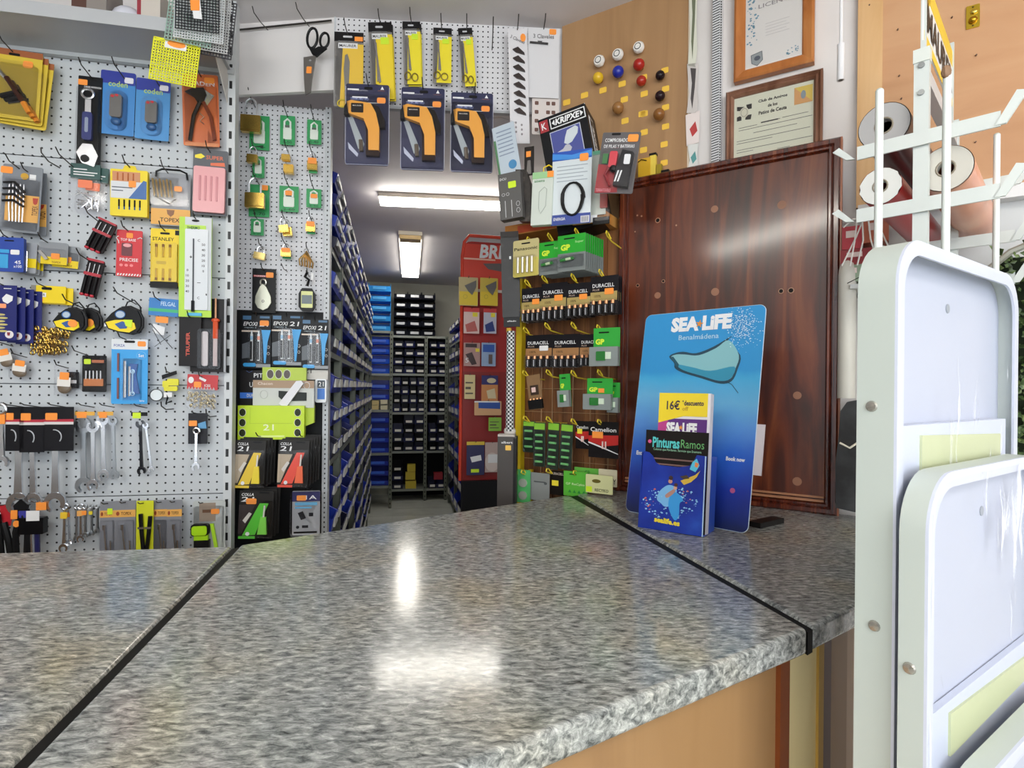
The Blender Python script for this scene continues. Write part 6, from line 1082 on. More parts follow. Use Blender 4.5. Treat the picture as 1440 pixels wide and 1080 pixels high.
# yellow levels box above the wooden board
it = It(RW, (899, 219, 923, 262), .045, 'yellow_box', 'yellow box with a black tipped spirit level beside it above the wooden board', 'box'); it.add('box_body', m('d8a820', .4), ('b', 0, .1, .7, 1.2, -28, 10)); it.add('level_body', m('e8cc50', .35), ('b', .66, .02, 1, 1.2, -6, 8)); it.add('black_cap', BLK, ('b', .62, -.02, 1.02, .05, -8, 9)); it.add('dark_wire', BLK, ('t', [(.0, .2, 12), (.2, .14, 14), (.5, .2, 12)], 1.4))
it = It(RW, (924, 232, 931, 262), .045, 'spirit_level', 'olive spirit level standing between two yellow ones', 'spirit level'); it.add('level_body', m('a08a20', .4), ('b', 0, 0, 1, 1.3, -6, 8))
it = It(RW, (931, 240, 941, 262), .045, 'spirit_level', 'short yellow spirit level with a black cap at the right', 'spirit level'); it.add('level_body', m('e8c428', .35), ('b', 0, .12, 1, 1.4, -6, 8)); it.add('black_cap', BLK, ('b', -.04, 0, 1.04, .14, -7, 9))
# ledge that carries them behind the board
lg = It(RW, (880, 264, 960, 268), 0, 'narrow_ledge', 'narrow wooden ledge under the yellow levels behind the board', 'shelf'); lg.add('board', SHELFW, ('b', -.1, 1, 1, 1.5, 13, 60))
# torn papers hanging at the panel edge
pp = [(968, -30, 981, 96, 'torn pale paper strip hanging at the top right of the brown panel', 'd8d8c8'), (966, 88, 982, 160, 'crumpled grey photo strip below the torn paper', 'cfc8c4'), (964, 158, 984, 204, 'small card with a red drawing at the panel edge', 'e8dcd8'), (967, 202, 982, 240, 'small card with a teal drawing at the panel edge', 'dfe0dc')]
for k, (x0, y0, x1, y1, lb, c) in enumerate(pp):
    it = It(RW, (x0, y0, x1, y1), .016, 'hanging_paper', lb, 'paper', 'papers at the panel edge'); b = MB()
    pr = [(-.5, 0), (.5, .04), (.38, .5), (.5, .8), (.3, 1), (-.5, .96), (-.3, .6)] if k != 2 else [(-.5, .04), (.5, 0), (.46, .96), (-.4, 1)]
    it.add('sheet', m('#' + c, .6), ('p', [(x + .5, y) for x, y in pr], 0, 1.2)); it.add('drawing', m(['6a7058', '4a4444', 'b83c3c', '5a9a98'][k], .6), ('p', [(.3, .1), (.8, .14), (.7, .5), (.5, .9), (.35, .7), (.45, .4)] if k < 2 else [(.3, .5), (.7, .3), (.85, .6), (.5, .75)], 1.2, 1.7))
# perforated white cable duct
it = It(RW, (1003, -60, 1016, 300), .001, 'cable_duct', 'narrow white slotted cable duct running down the right wall', 'duct'); it.add('duct_body', m('d8d8da', .45), ('b', .0, 0, 1, 1, 0, 16))
b = MB(); n_ = 100
for i in range(n_): z = it.H * (i + .5) / n_; b.prism([(-it.W * .5, z), (it.W * .30, z + .0035), (it.W * .30, z + .0062), (-it.W * .5, z + .0027)], -.0172, -.0158)
o = b.build('side_slots', m('4a4a4c', .6), it.o); o['kind'] = 'stuff'
b = MB()
for i in range(n_): z = it.H * (i + .5) / n_; b.box(it.W * .36, -.0172, z, it.W * .48, -.0158, z + .004)
o = b.build('edge_holes', m('2a2a2c', .6), it.o); o['kind'] = 'stuff'
# framed certificates
FRW = wood_mat('honey_frame', [(.3, 'a05c26'), (.6, 'b87238'), (.85, 'c98a50')], (8, 8, 3), .35, 1, 2)
FR2 = wood_mat('brown_frame', [(.3, '6a4430'), (.6, '8c6450'), (.85, 'a87e68')], (10, 10, 3), .35, 1, 2)
it = It(RW, (1034, -62, 1146, 104), .012, 'framed_certificate', 'framed licence certificate in a honey wooden frame, upper one', 'picture frame', 'framed certificates on the right wall'); W, H = it.W, it.H
MB().frame(-W / 2, 0, W / 2, H, [(0, -.008), (0, .014), (.006, .018), (.026, .012), (.030, .008), (.030, -.008)]).build('frame', FRW, it.o)
PB = m('e4e0dc', .5); MB().box(-W / 2 + .028, -.006, .028, W / 2 - .028, .004, H - .028).build('paper', PB, it.o)
it.text('LICENCIA', .56, .40, .5, .035, m('8a8486'), 6.6, rot=0)
BLU = m('5a90a8', .5)
for q in range(1): pass
b = MB(); rr = random.Random(3)
for i in range(46): x = -W * .5 + .034 + rr.random() * .022 * (1.6 - i / 40); z = .09 + rr.random() * (H - .16); w_ = .002 + rr.random() * .004; b.prism([(x, z), (x + w_, z + w_ * .4), (x + w_ * .6, z + w_), (x - w_ * .3, z + w_ * .8)], -.0068, -.006)
for i in range(16): x = W * .5 - .034 - rr.random() * .04; z = .04 + rr.random() * .04 * (1 - (W * .5 - .034 - x) / .05); w_ = .003; b.prism([(x, z), (x + w_, z + w_ * .4), (x + w_ * .6, z + w_), (x - w_ * .3, z + w_ * .8)], -.0068, -.006)
o = b.build('floral_border', BLU, it.o); o['kind'] = 'stuff'
it.add('coat_of_arms', m('9aa0a2', .5), ('p', [(.22, .80), (.36, .785), (.37, .86), (.3, .9), (.23, .87)], 6, 6.6)); it.add('arms_outline', m('3c4450', .5), ('t', [(.22, .80, 7), (.36, .785, 7), (.37, .86, 7), (.3, .9, 7), (.23, .87, 7), (.22, .80, 7)], .7)); it.add('arms_figure', m('4a5260', .5), ('e', .3, .835, .04, .02, 6.6, 7)); it.add('faint_lines', m('c4c0be', .5), *[('b', .4, .56 + .025 * i, .7 - .04 * (i % 2), .563 + .025 * i, 6, 6.4) for i in range(5)])
it.add('glass', GLASS, ('b', .13, .1, .87, .9, 7.4, 7.8))
it = It(RW, (1022, 98, 1158, 262), .012, 'framed_certificate', 'framed club certificate in a brown moulded frame, lower one behind the board', 'picture frame', 'framed certificates on the right wall')
u0, zt, _ = RW.hit(1022, 134, .012); u1, zt2, _ = RW.hit(1158, 97, .012); W = u1 - u0; zt = (zt + zt2) / 2; H = .235; it.W, it.H = W, H; it.o.matrix_world = frameM(RW, (u0 + u1) / 2, zt - H, .012)
MB().frame(-W / 2, 0, W / 2, H, [(0, -.008), (0, .012), (.005, .018), (.010, .012), (.016, .017), (.022, .010), (.024, -.008)]).build('frame', FR2, it.o); MB().box(-W / 2 + .022, -.005, .022, W / 2 - .022, .004, H - .022).build('paper', m('dcdcc8', .5), it.o)
T_ = m('2c2a28', .5); it.text('Club de Amigos', .5, .2, .30, .045, T_, 5.6, bold=.03); it.text('de los', .5, .27, .1, .04, T_, 5.6, bold=.03); it.text('Patios de Ceuta', .5, .34, .29, .045, T_, 5.6, bold=.03)
it.add('emblem_paper', m('d8d4c0', .5), ('e', .2, .29, .05, .065, 5.3, 5.8)); it.add('emblem_wings', T_, ('p', [(.12, .2), (.2, .22), (.19, .27), (.12, .25)], 5, 5.4), ('p', [(.22, .2), (.28, .2), (.28, .26), (.23, .26)], 5, 5.4), ('p', [(.12, .33), (.17, .32), (.17, .38), (.12, .38)], 5, 5.4), ('p', [(.22, .33), (.28, .33), (.27, .39), (.21, .38)], 5, 5.4)); it.add('emblem_ring', m('8a8678', .5), ('r', .2, .29, .035, .05, .6, 6))
it.add('yellow_flag', m('dcc050', .5), ('b', .72, .14, .9, .34, 5, 5.6)); it.add('flag_shade', m('d8a060', .5), ('p', [(.72, .14), (.81, .24), (.72, .34)], 5.6, 5.9), ('p', [(.72, .34), (.81, .24), (.9, .34)], 5.6, 5.9)); it.add('flag_emblem', m('8a98a0', .5), ('e', .81, .24, .025, .05, 5.9, 6.3))
it.add('written_lines', m('6a6860', .5), *[('b', x0, y, x1, y + .006, 5, 5.4) for x0, x1, y in [(.14, .34, .47), (.38, .58, .455), (.6, .86, .45), (.14, .9, .5), (.3, .75, .56), (.12, .88, .63), (.12, .5, .66), (.12, .9, .74), (.12, .3, .77), (.55, .68, .81)]]); it.add('bold_name', T_, ('b', .38, .453, .56, .466, 5.4, 5.8))
it.add('glass', GLASS, ('b', .1, .1, .9, .9, 7, 7.4))
# white wand hanging from above
WN = Plane(*(RW.p + RW.n * .12).xy, -32.2); u, z, _ = WN.hit(1182, 113, 0); z2 = WN.hit(1183, 62, 0)[1]
e = empty('hanging_wand', frameM(WN, u, z), 'thin white rod with a thick tube grip hanging from the ceiling', 'rod'); MB().tube([(0, 0, 0), (0, 0, z2 - z)], .0085, 12).build('grip', m('ececee', .35), e, True); MB().tube([(0, 0, z2 - z), (0, 0, CEILZ - z)], .0042, 9).build('rod', m('ececee', .35), e, True); MB().lathe([(.004, -.0006), (.0055, -.0003)]).build('end_hole', m('6a6a6c', .5), e)
# plywood panel with brass bolt
it = It(RW, (1205, -60, 1560, 262), .0, 'plywood_panel', 'light plywood panel on the right wall with a brass latch', 'wall panel'); u0 = RW.hit(1205, 200, 0)[0]; zb = RW.hit(1420, 266, 0)[1]; it.o.matrix_world = frameM(RW, u0, zb)
MB().box(0, -.014, 0, 1.3, 0, CEILZ - zb).build('panel', PLY, it.o); MB().box(0, -.018, 0, .055, 0, CEILZ - zb).build('edge_board', wood_mat('pale_pine', [(.3, 'cda06a'), (.7, 'dcb482')], (14, 14, 1), .5, 1, 2), it.o)
for k, (px, py) in enumerate([(1222, 8), (1262, 42), (1264, 107), (1267, 139), (1372, 78), (1371, 200), (1338, 25)]):
    u, z, _ = RW.hit(px, py, .014); MB().tube([(u - u0, -.010, z - zb), (u - u0 + .001, -.02, z - zb - .001)], .0018, 6).build('nail_mark', m('5a3a24', .5), it.o)
u, z, _ = RW.hit(1368, 24, .014); e = empty('brass_latch', frameM(RW, u, z - .0275, .014), 'small brass latch plate on the plywood panel', 'latch'); MB().prism(rrect(-.013, 0, .013, .055, .002), -.003, 0).build('plate', m('d8b840', .2, 1), e); MB().ball((.0, -.006, .018), .009, .007, .008).build('knob', m('b8902c', .2, 1), e, True); MB().ball((.002, -.004, .038), .008, .004, .006).build('raised_boss', m('e0c860', .2, 1), e, True)
for z_ in (.006, .05): MB().ball((0, -.003, z_), .0022, .0012, .0022, 8, 6).build('screw', m('5a4a20', .3, .8), e, True)
# white ledge and shelf goods below the plywood
e = empty('wall_ledge', frameM(RW, u0 + .005, zb - .035), 'white ledge running under the plywood panel', 'ledge'); MB().box(0, -.06, 0, 1.5, 0, .03).build('board', m('dcdcdc', .4), e); MB().box(0, -.02, -.2, 1.5, 0, 0).build('apron', m('c9cbcb', .5), e)
S2 = Plane(*(RW.p + RW.n * .10).xy, -32.2)
e = It(S2, (1196, 398, 1320, 402), 0, 'wall_shelf', 'white wall shelf behind the tall step stool holding boxes and wires', 'shelf'); e.add('board', m('c8cac8', .45), ('b', 0, 0, 1.6, 1.5, -100, 30))
for k, (bx, c, lb) in enumerate([((1184, 318, 1212, 350), 'b02838', 'crimson carton behind the hanging white wires, upper one'), ((1182, 350, 1226, 372), '8c1c24', 'dark red carton behind the hanging white wires, lower one'), ((1184, 372, 1214, 396), '8a9c84', 'green and grey circuit box on the wall shelf'), ((1214, 306, 1250, 340), 'b05a3c', 'orange and brown picture box behind the stand rod')]):
    it = It(S2, bx, .01, 'small_carton', lb, 'box'); it.add('box_body', m('#' + c, .5), ('b', 0, 0, 1, 1, -60, 0)); it.add('pale_print', m('dcc8c4', .5), ('b', .2, .2, .7, .5, 0, .8))
e = It(S2, (1184, 340, 1224, 374), .06, 'wire_bunch', 'loose bunch of white wires hanging beside the wooden board', 'wires')
for k, (p) in enumerate([[(.0, .95), (.5, -.2), (.9, -1.3)], [(.55, -1.1), (.45, 0), (.3, 1)], [(.7, -1.2), (.75, 0), (.55, 1)], [(.05, -.6), (.4, -.9), (1.2, -.8)], [(.9, -1), (1.0, 0), (1.2, .8)], [(.95, -1.1), (1.3, -.4), (1.6, .4)]]): e.add('white_wire', m('e8e6e2', .4), ('t', [(x, y, 4 * k) for x, y in p], 1.8))
e.add('thin_black_wire', BLK, ('t', [(.2, 1.7, 2), (.6, 1.5, 4), (.8, 1.8, 2)], 1.1)); e.add('yellow_wire', m('b8a040', .4), ('t', [(1.1, 1.6, 5), (.8, 2.0, 6), (.8, 2.5, 5), (1.1, 2.9, 5)], 2))
it = It(S2, (1178, 366, 1204, 560), .0, 'white_canister', 'tall off-white plastic canister behind the right edge of the wooden board', 'canister'); MB().lathe([(it.W * .5, 0), (it.W * .5, it.H * .9), (it.W * .42, it.H * .97), (it.W * .2, it.H)], n=20).build('canister_body', m('cfccc2', .45), it.o, True)
# dark bundle below, on the counter end
it = It(S2, (1176, 562, 1210, 714), .0, 'dark_bag', 'black bag slumped behind the wooden board near the canister', 'bag'); it.add('bag_body', noisy('bag_black', [(.4, '101012'), (.7, '3a3c3e')], 14, .5), ('p', [(.05, .98), (0, .6), (.12, .35), (.2, .1), (.45, .02), (.9, 0), (1.3, .06), (1.5, .4), (1.55, 1), (.8, 1)], -40, 52)); it.add('white_cord', m('dcd6c4', .4), ('t', [(.2, .38, 82), (.6, .42, 84), (1.1, .34, 82)], 2.6))
# foliage at the right edge
it = It(RW, (1392, 345, 1640, 640), .16, 'artificial_plant', 'dark green bushy plant at the right edge behind the step stool', 'plant'); b = MB(); rr = random.Random(5)
for i in range(1500):
    x = (rr.random() ** .8 - .5) * it.W; z = rr.random() * it.H; y = -.09 * rr.random(); a = rr.random() * 6.28; l_ = .009 + rr.random() * .012; tl = (rr.random() - .5) * l_
    dx, dz = math.cos(a) * l_, math.sin(a) * l_; k = len(b.v)
    b.v += [(x, y, z), (x + dx * .5 - dz * .35, y + tl, z + dz * .5 + dx * .35), (x + dx, y + tl * 1.5, z + dz), (x + dx * .5 + dz * .35, y - tl, z + dz * .5 - dx * .35)]; b.f += [(k, k + 1, k + 2, k + 3)]
o = b.build('leaves', noisy('leaf_green', [(.3, '1c2c14'), (.5, '3c5428'), (.75, '8a9c5c')], 60, .5), it.o); o['kind'] = 'stuff'
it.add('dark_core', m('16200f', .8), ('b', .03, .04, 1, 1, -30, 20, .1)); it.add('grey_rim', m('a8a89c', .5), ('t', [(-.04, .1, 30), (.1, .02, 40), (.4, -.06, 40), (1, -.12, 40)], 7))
# ------------------------------------------------------------------ leaning board
WB = Plane(*(onz(1177, 725, TOPZ) + Vector((0, 0, 0))).xy, -33)
u0, _, _ = WB.hit(868, 500, 0); _, zt, _ = WB.hit(1178, 192, 0); W = -u0; Hh = zt - TOPZ
e = empty('wooden_board', frameM(WB, u0 / 2, TOPZ, 0, 0, -.5), 'large glossy dark brown wooden board with a moulded frame standing on the counter', 'board')
MB().frame(-W / 2, 0, W / 2, Hh, [(0, -.022), (0, .004), (.004, .008), (.014, .008), (.017, .003), (.021, .006), (.026, .006), (.030, -.004), (.030, -.022)]).build('frame', SAPFR, e)
MB().box(-W / 2 + .028, .006, .028, W / 2 - .028, .02, Hh - .028).build('panel', SAPELE, e)
MB().box(-W / 2 + .03, -.003, .030, W / 2 - .03, .006, .036).box(-W / 2 + .03, -.001, .040, W / 2 - .03, .006, .045).build('bottom_bead', m('b07a58', .3), e)
MB().box(W / 2 - .0005, -.004, 0, W / 2 + .004, .022, Hh).build('side_edge', m('a8684a', .35), e)
for px, py, r_ in [(1004, 293, 5), (1099, 287, 6), (924, 415, 4.5), (1005, 410, 5.5), (1121, 556, 5.5), (1121, 677, 6)]:
    u, z, w_ = WB.hit(px, py, -.006); s_ = w_.y / F; MB().lathe([(r_ * s_, 0), (r_ * s_, .0012)], (u - u0 / 2, .0062, z - TOPZ), 16, 1).build('wood_plug', m('9a6a50', .4), e)
for px, py, r_ in [(924, 309, 3), (1098, 409, 3), (1112, 408, 3.4), (896, 401, 2), (932, 395, 2), (895, 302, 1), (901, 303, 1), (950, 316, 1), (892, 325, .8)]:
    u, z, w_ = WB.hit(px, py, -.006); s_ = w_.y / F; MB().lathe([(r_ * s_ * 1.25, 0), (r_ * s_ * 1.25, .0008)], (u - u0 / 2, .0062, z - TOPZ), 14, 1).build('hole_rim', m('b08468', .5), e)
    if r_ > 1: MB().lathe([(r_ * s_ * .9, 0), (r_ * s_ * .9, .0004)], (u - u0 / 2, .0052, z - TOPZ), 12, 1).build('drilled_hole', m('120906', .6), e)
# ------------------------------------------------------------------ leaflet standee
SPp = onz(1052, 751, TOPZ); SPL = onz(884, 719, TOPZ); sa = math.degrees(math.atan2(SPp.y - SPL.y, SPp.x - SPL.x))
SE = Plane(SPp.x, SPp.y, sa); Ws = (SPp - SPL).length; Hs = .405
x_, t_, b_ = nodes('ocean_print'); tc_ = N(t_, 'ShaderNodeTexCoord'); sp_ = N(t_, 'ShaderNodeSeparateXYZ'); t_.links.new(tc_.outputs['Object'], sp_.inputs[0])
nz = N(t_, 'ShaderNodeTexNoise'); nz.inputs['Scale'].default_value = 9; nz.inputs['Detail'].default_value = 3; t_.links.new(tc_.outputs['Object'], nz.inputs[0])
ad = N(t_, 'ShaderNodeMath', operation='MULTIPLY_ADD'); t_.links.new(sp_.outputs[2], ad.inputs[0]); ad.inputs[1].default_value = 1 / Hs
ml = N(t_, 'ShaderNodeMath', operation='MULTIPLY'); ml.inputs[1].default_value = .16; t_.links.new(nz.outputs[0], ml.inputs[0]); t_.links.new(ml.outputs[0], ad.inputs[2])
t_.links.new(ramp(t_, ad.outputs[0], [(.1, '182558'), (.30, '2038a0'), (.48, '2c62c8'), (.66, '5c96dc'), (.82, '6cb4e0'), (.95, '4aaee0'), (1.05, '3a9ad8')]), b_.inputs['Base Color']); b_.inputs['Roughness'].default_value = .28; OCEAN = x_
e = empty('leaflet_standee', frameM(SE, -Ws / 2, TOPZ + .001, 0, 0, -10), 'blue SEA LIFE cardboard standee with a manta ray, standing on the counter', 'display stand')
_, zt2, _ = SE.hit(1078, 430, -.07); Hs2 = (zt2 - TOPZ) / math.cos(math.radians(10))
def sp(px, py, off=0):
    """point of the leaning face from the photo"""
    M_ = frameM(SE, -Ws / 2, TOPZ + .001, 0, 0, -10); nn = -(M_.to_3x3() @ Vector((0, 1, 0))); o_ = M_.translation
    d = Vector((0, 1, 0)) + RV * ((px - CX) / F) + UV * ((CY - py) / F); t__ = (o_ - CAM).dot(nn) / d.dot(nn); q = M_.inverted() @ (CAM + d * t__); return (q.x, q.z)
cs = [sp(884, 719), sp(1052, 751), sp(1078, 428), sp(906, 445)]
x0 = (cs[0][0] + cs[3][0]) / 2; x1 = (cs[1][0] + cs[2][0]) / 2; zt3 = (cs[2][1] + cs[3][1]) / 2
MB().prism(rrect(x0, 0, x1, zt3, .016, 6), -.003, 0).build('back_card', OCEAN, e); rim = rrect(x0, 0, x1, zt3, .016, 6); MB().tube([(x, -.0015, z) for x, z in rim], .0013, 6, True).build('white_edge', m('c8dcec', .4), e, True)
def spoly(name, pts, mat, d, th=.0004): return MB().prism([sp(*p) for p in pts], -d, -d - th).build(name, mat, e)
def smooth(P, n=4):
    out = []
    for i in range(len(P)):
        a, b_, c_, d_ = P[i - 1], P[i], P[(i + 1) % len(P)], P[(i + 2) % len(P)]
        for k in range(n):
            t = k / n; out.append(tuple(.5 * (2 * b_[q] + (c_[q] - a[q]) * t + (2 * a[q] - 5 * b_[q] + 4 * c_[q] - d_[q]) * t * t + (3 * b_[q] - a[q] - 3 * c_[q] + d_[q]) * t ** 3) for q in (0, 1)))
    return out
def stext(name, s, px, py, wpx, hpx, mat, d, bold=.03, rot=0):
    c = sp(px, py); w_ = abs(sp(px + wpx / 2, py)[0] - sp(px - wpx / 2, py)[0]); h = abs(sp(px, py + hpx / 2)[1] - sp(px, py - hpx / 2)[1]); return put_text(name, s, e, c[0], c[1], w_, h, -d, mat, bold, rot)
stext('brand_lettering', 'SEA LiFE', 986, 455, 84, 21, m('f4f4f6', .4), .0042, .06); stext('place_lettering', 'Benalmádena', 983, 474, 56, 7, m('b8dcf0', .4), .0042, .01)
STAR = m('e8953c', .4); c = sp(985, 456); MB().prism([(c[0] + (.011 if i % 2 == 0 else .0042) * math.cos(math.radians(80 + 36 * i)), c[1] + (.011 if i % 2 == 0 else .0042) * math.sin(math.radians(80 + 36 * i))) for i in range(10)], -.0045, -.0052).build('starfish', STAR, e)
spoly('manta_outline', smooth([(942, 502), (950, 497), (962, 495), (980, 497), (1004, 488), (1030, 473), (1024, 482), (1042, 500), (1038, 520), (1030, 536), (1014, 540), (986, 532), (960, 524), (950, 518), (949, 511)]), m('2a4a5c', .4), .0032)
spoly('manta_belly', smooth([(945, 503), (952, 499), (964, 499), (984, 500), (1008, 490), (1026, 479), (1040, 500), (1035, 519), (1028, 533), (1012, 535), (988, 527), (962, 519), (953, 513)]), m('8cc4cc', .4), .0037)
spoly('manta_shade', smooth([(953, 513), (975, 517), (1000, 522), (1034, 516), (1028, 533), (1012, 536), (988, 529), (962, 521)]), m('3a98b8', .4), .0042); spoly('manta_mouth', [(944, 503), (948, 502), (956, 513), (955, 517), (951, 515), (950, 510)], m('2a5a6c', .4), .0043)
q0, q1, q2 = sp(1020, 536), sp(1030, 541), sp(1039, 553); MB().tube([(q0[0], -.0036, q0[1]), (q1[0], -.0036, q1[1]), (q2[0], -.0036, q2[1])], .0007, 5).build('manta_tail', m('24343c', .4), e)
b = MB(); rr = random.Random(8)
for i in range(420):
    a = rr.gauss(0, 1), rr.gauss(0, 1); px, py = 1046 + a[0] * 11, 458 + a[1] * 15
    if px > 1074 or py < 434 or px < 1018: continue
    c = sp(px, py); s_ = .0004 + rr.random() * .0012; b.prism([(c[0] - s_, c[1]), (c[0], c[1] - s_ * .8), (c[0] + s_ * 1.2, c[1]), (c[0], c[1] + s_)], -.0044, -.005)
o = b.build('bubbles', m('e4f4fa', .3), e); o['kind'] = 'stuff'
stext('book_now_lettering', 'Book now', 1035, 646, 27, 6, WHT, .0034, .04); c = sp(1031, 690); MB().lathe([(.006, 0), (.006, .0006)], (c[0], -.003, c[1]), 16, 1).build('pink_seal', m('c05a88', .4), e); stext('entry_lettering', 'Entra', 902, 637, 12, 6, WHT, .0034, .04)
for k_ in range(1): pass
MB().box(x1 - .0, .0, .13, x1 + .018, .004, .245).build('rear_flap', m('d8d0d4', .5), e) ; MB().box(x1 - .10, .003, .0, x1 - .02, .006, .24).build('support_leg', m('b8a8a0', .6), e)
# leaflet pocket
k0 = onz(897, 741, TOPZ); k1 = onz(988, 756, TOPZ); k2 = onz(1014, 746, TOPZ)
pa = math.degrees(math.atan2(k1.y - k0.y, k1.x - k0.x)); PK = Plane(k1.x, k1.y, pa); Wp = (k1 - k0).length; M_ = frameM(PK, -Wp, TOPZ + .001, 0, 0, -6)
def kp(px, py):
    nn = -(M_.to_3x3() @ Vector((0, 1, 0))); o_ = M_.translation; d = Vector((0, 1, 0)) + RV * ((px - CX) / F) + UV * ((CY - py) / F); q = M_.inverted() @ (CAM + d * ((o_ - CAM).dot(nn) / d.dot(nn))); return (q.x, q.z)
bpy.context.view_layer.update(); rel = e.matrix_world.inverted() @ M_
def kmesh(mb, name, mat, smooth=False): o = mb.build(name, mat, e, smooth); o.matrix_local = rel; return o
DP = .080
NV2 = noisy('pocket_print', [(.35, '142a8c'), (.6, '1c3ca8'), (.8, '2c58c0')], 12, .3)
front = [kp(897, 741), kp(988, 755), kp(994, 642), kp(980, 640), (kp(975, 650)), kp(970, 655), kp(955, 657), kp(928, 654), kp(922, 650), kp(918, 641), kp(913, 636), kp(905, 634)]
pk = kmesh(MB().prism(front, -.0, .0015), 'pocket_front', NV2)
xr = kp(988, 755)[0]; zr = kp(994, 642)[1]
kmesh(MB().box(xr - .0015, 0, 0, xr, DP, zr), 'pocket_side', m('2a58c8', .3)); kmesh(MB().box(xr - .0018, -.0008, 0, xr + .0004, .001, zr), 'pocket_edge', m('b8d4ec', .4)); kmesh(MB().box(0, 0, 0, .0015, DP, kp(905, 634)[1] * .98), 'pocket_left_side', NV2)
def kpoly(name, pts, mat, d=.0006): return kmesh(MB().prism([kp(*q) for q in pts], -d, -d - .0004), name, mat)
c = kp(938, 733); w_ = abs(kp(956, 736)[0] - kp(920, 731)[0]); o = put_text('web_lettering', 'sealife.es', e, c[0], c[1], w_, .0125, -.0012, m('f4dc30', .4), .05, -2); o.matrix_local = rel
# printed family picture on the pocket: simple flat figures
kpoly('parent_print', smooth([(930, 708), (924, 702), (927, 692), (934, 685), (941, 682), (948, 684), (952, 690), (949, 697), (941, 704), (940, 712), (934, 712)]), m('7ab8e8', .4)); kpoly('child_print', smooth([(943, 696), (949, 692), (956, 696), (961, 704), (956, 708), (955, 724), (950, 732), (944, 724), (940, 710)]), m('3a9ce0', .4), .0011); kpoly('arm_print', smooth([(936, 696), (944, 690), (948, 688), (950, 691), (944, 697), (938, 700)]), m('b8887a', .4), .0016)
for nm, px, py, r_, c_ in [('face_print', 943, 677, .0048, 'c89078'), ('hair_print', 944, 672, .0048, '3a2420'), ('face_print', 950, 686, .0042, 'd8a488'), ('hair_print', 951, 682, .0042, '4a2c24')]:
    c = kp(px, py); kmesh(MB().lathe([(r_, 0), (r_, .0004)], (c[0], -.0012 if 'face' in nm else -.0017, c[1]), 14, 1), nm, m('#' + c_, .4))
kpoly('turtle_print', [(957, 676), (968, 672), (978, 668), (985, 662), (980, 671), (972, 678), (962, 682)], m('d8b440', .4)); kpoly('turtle_fin_print', [(956, 670), (966, 668), (970, 673), (962, 674)], m('4a3a28', .4), .0011); kpoly('coral_print', [(974, 650), (980, 645), (984, 655), (978, 664), (970, 660)], m('58c0dc', .4)); kpoly('orange_fish_print', [(978, 650), (983, 652), (981, 658), (977, 656)], m('e88a50', .4), .0011)
b = MB(); b2 = MB(); rr = random.Random(11)
for i in range(150):
    a = rr.random() * 6.28; r_ = rr.random() ** .4; px, py = 941 + 39 * r_ * math.cos(a), 706 + 24 * r_ * math.sin(a); 
    if abs(px - 943) < 12 and py < 712: continue
    c = kp(px, py); s_ = .0007 + .0022 * rr.random(); (b if i % 5 else b2).prism([(c[0] - s_, c[1]), (c[0] - s_ * .3, c[1] - s_ * .7), (c[0] + s_ * 1.2, c[1] - s_ * .2), (c[0] + s_ * .2, c[1] + s_ * .8)], -.0004, -.001)
o = kmesh(b, 'fish_print', m('9cd4f0', .4)); o['kind'] = 'stuff'; o = kmesh(b2, 'orange_coral_print', m('e0705a', .4)); o['kind'] = 'stuff'
# leaflets in the pocket
def leaflet(px0, py0, px1, py1, dep, name, label, mat, dz=0, th=.003, tl=0):
    n0 = M_ @ Matrix.Translation((0, dep, 0)); nn = -(n0.to_3x3() @ Vector((0, 1, 0))); o_ = n0.translation
    def f(px, py): d = Vector((0, 1, 0)) + RV * ((px - CX) / F) + UV * ((CY - py) / F); q = n0.inverted() @ (CAM + d * ((o_ - CAM).dot(nn) / d.dot(nn))); return (q.x, q.z)
    a_ = f(px0, py0); c_ = f(px1, py1); xa, xb = a_[0], c_[0]; zt_ = (a_[1] + c_[1]) / 2
    r = empty(name, n0 @ Matrix.Translation(((xa + xb) / 2, 0, .004)) @ Matrix.Rotation(math.radians(tl), 4, 'Y'), label, 'leaflet'); w = xb - xa; h = zt_ - .004
    MB().box(-w / 2, 0, 0, w / 2, th, h).build('paper', mat, r)
    return r, w, h, f
r, w, h, f = leaflet(928, 553, 1000, 553, .010, 'leaflet_pile', 'thick pile of yellow and purple SEA LIFE discount leaflets in the pocket', m('e8e4ec', .5), th=.022)
w -= .0; PUR = m('5c2c7c', .35)
MB().box(-w / 2, -.0008, 0, w / 2 - .006, 0, h * .81).build('purple_print', PUR, r); MB().prism([(-w / 2, h), (w / 2 - .006, h), (w / 2 - .006, h * .83), (0, h * .83), (-w / 2, h * .775)], -.0014, -.0002).build('yellow_band', m('f4d82c', .4), r)
MB().prism([(-w / 2, h * .6), (-w / 2, h * .79), (-w * .3, h * .8), (-w * .38, h * .6)], -.0011, -.0003).build('pink_print', m('c0408c', .4), r)
put_text('price_lettering', '16€', r, -w * .21, h * .91, w * .26, h * .07, -.002, m('2c1c44', .4), .018); put_text('discount_lettering', '*descuento', r, w * .17, h * .928, w * .42, h * .04, -.002, m('2c1c44', .4), .03); put_text('off_lettering', 'off', r, w * .03, h * .885, w * .12, h * .03, -.002, m('c8a020', .4), .03)
put_text('brand_lettering', 'SEA LiFE', r, -w * .03, h * .74, w * .6, h * .085, -.002, WHT, .06); put_text('place_lettering', 'Benalmádena', r, -w * .03, h * .68, w * .4, h * .03, -.002, WHT, .04); MB().prism([(-w * .04 + (.006 if i % 2 == 0 else .0025) * math.cos(math.radians(80 + 36 * i)), h * .745 + (.006 if i % 2 == 0 else .0025) * math.sin(math.radians(80 + 36 * i))) for i in range(10)], -.0023, -.0028).build('starfish_print', STAR, r)
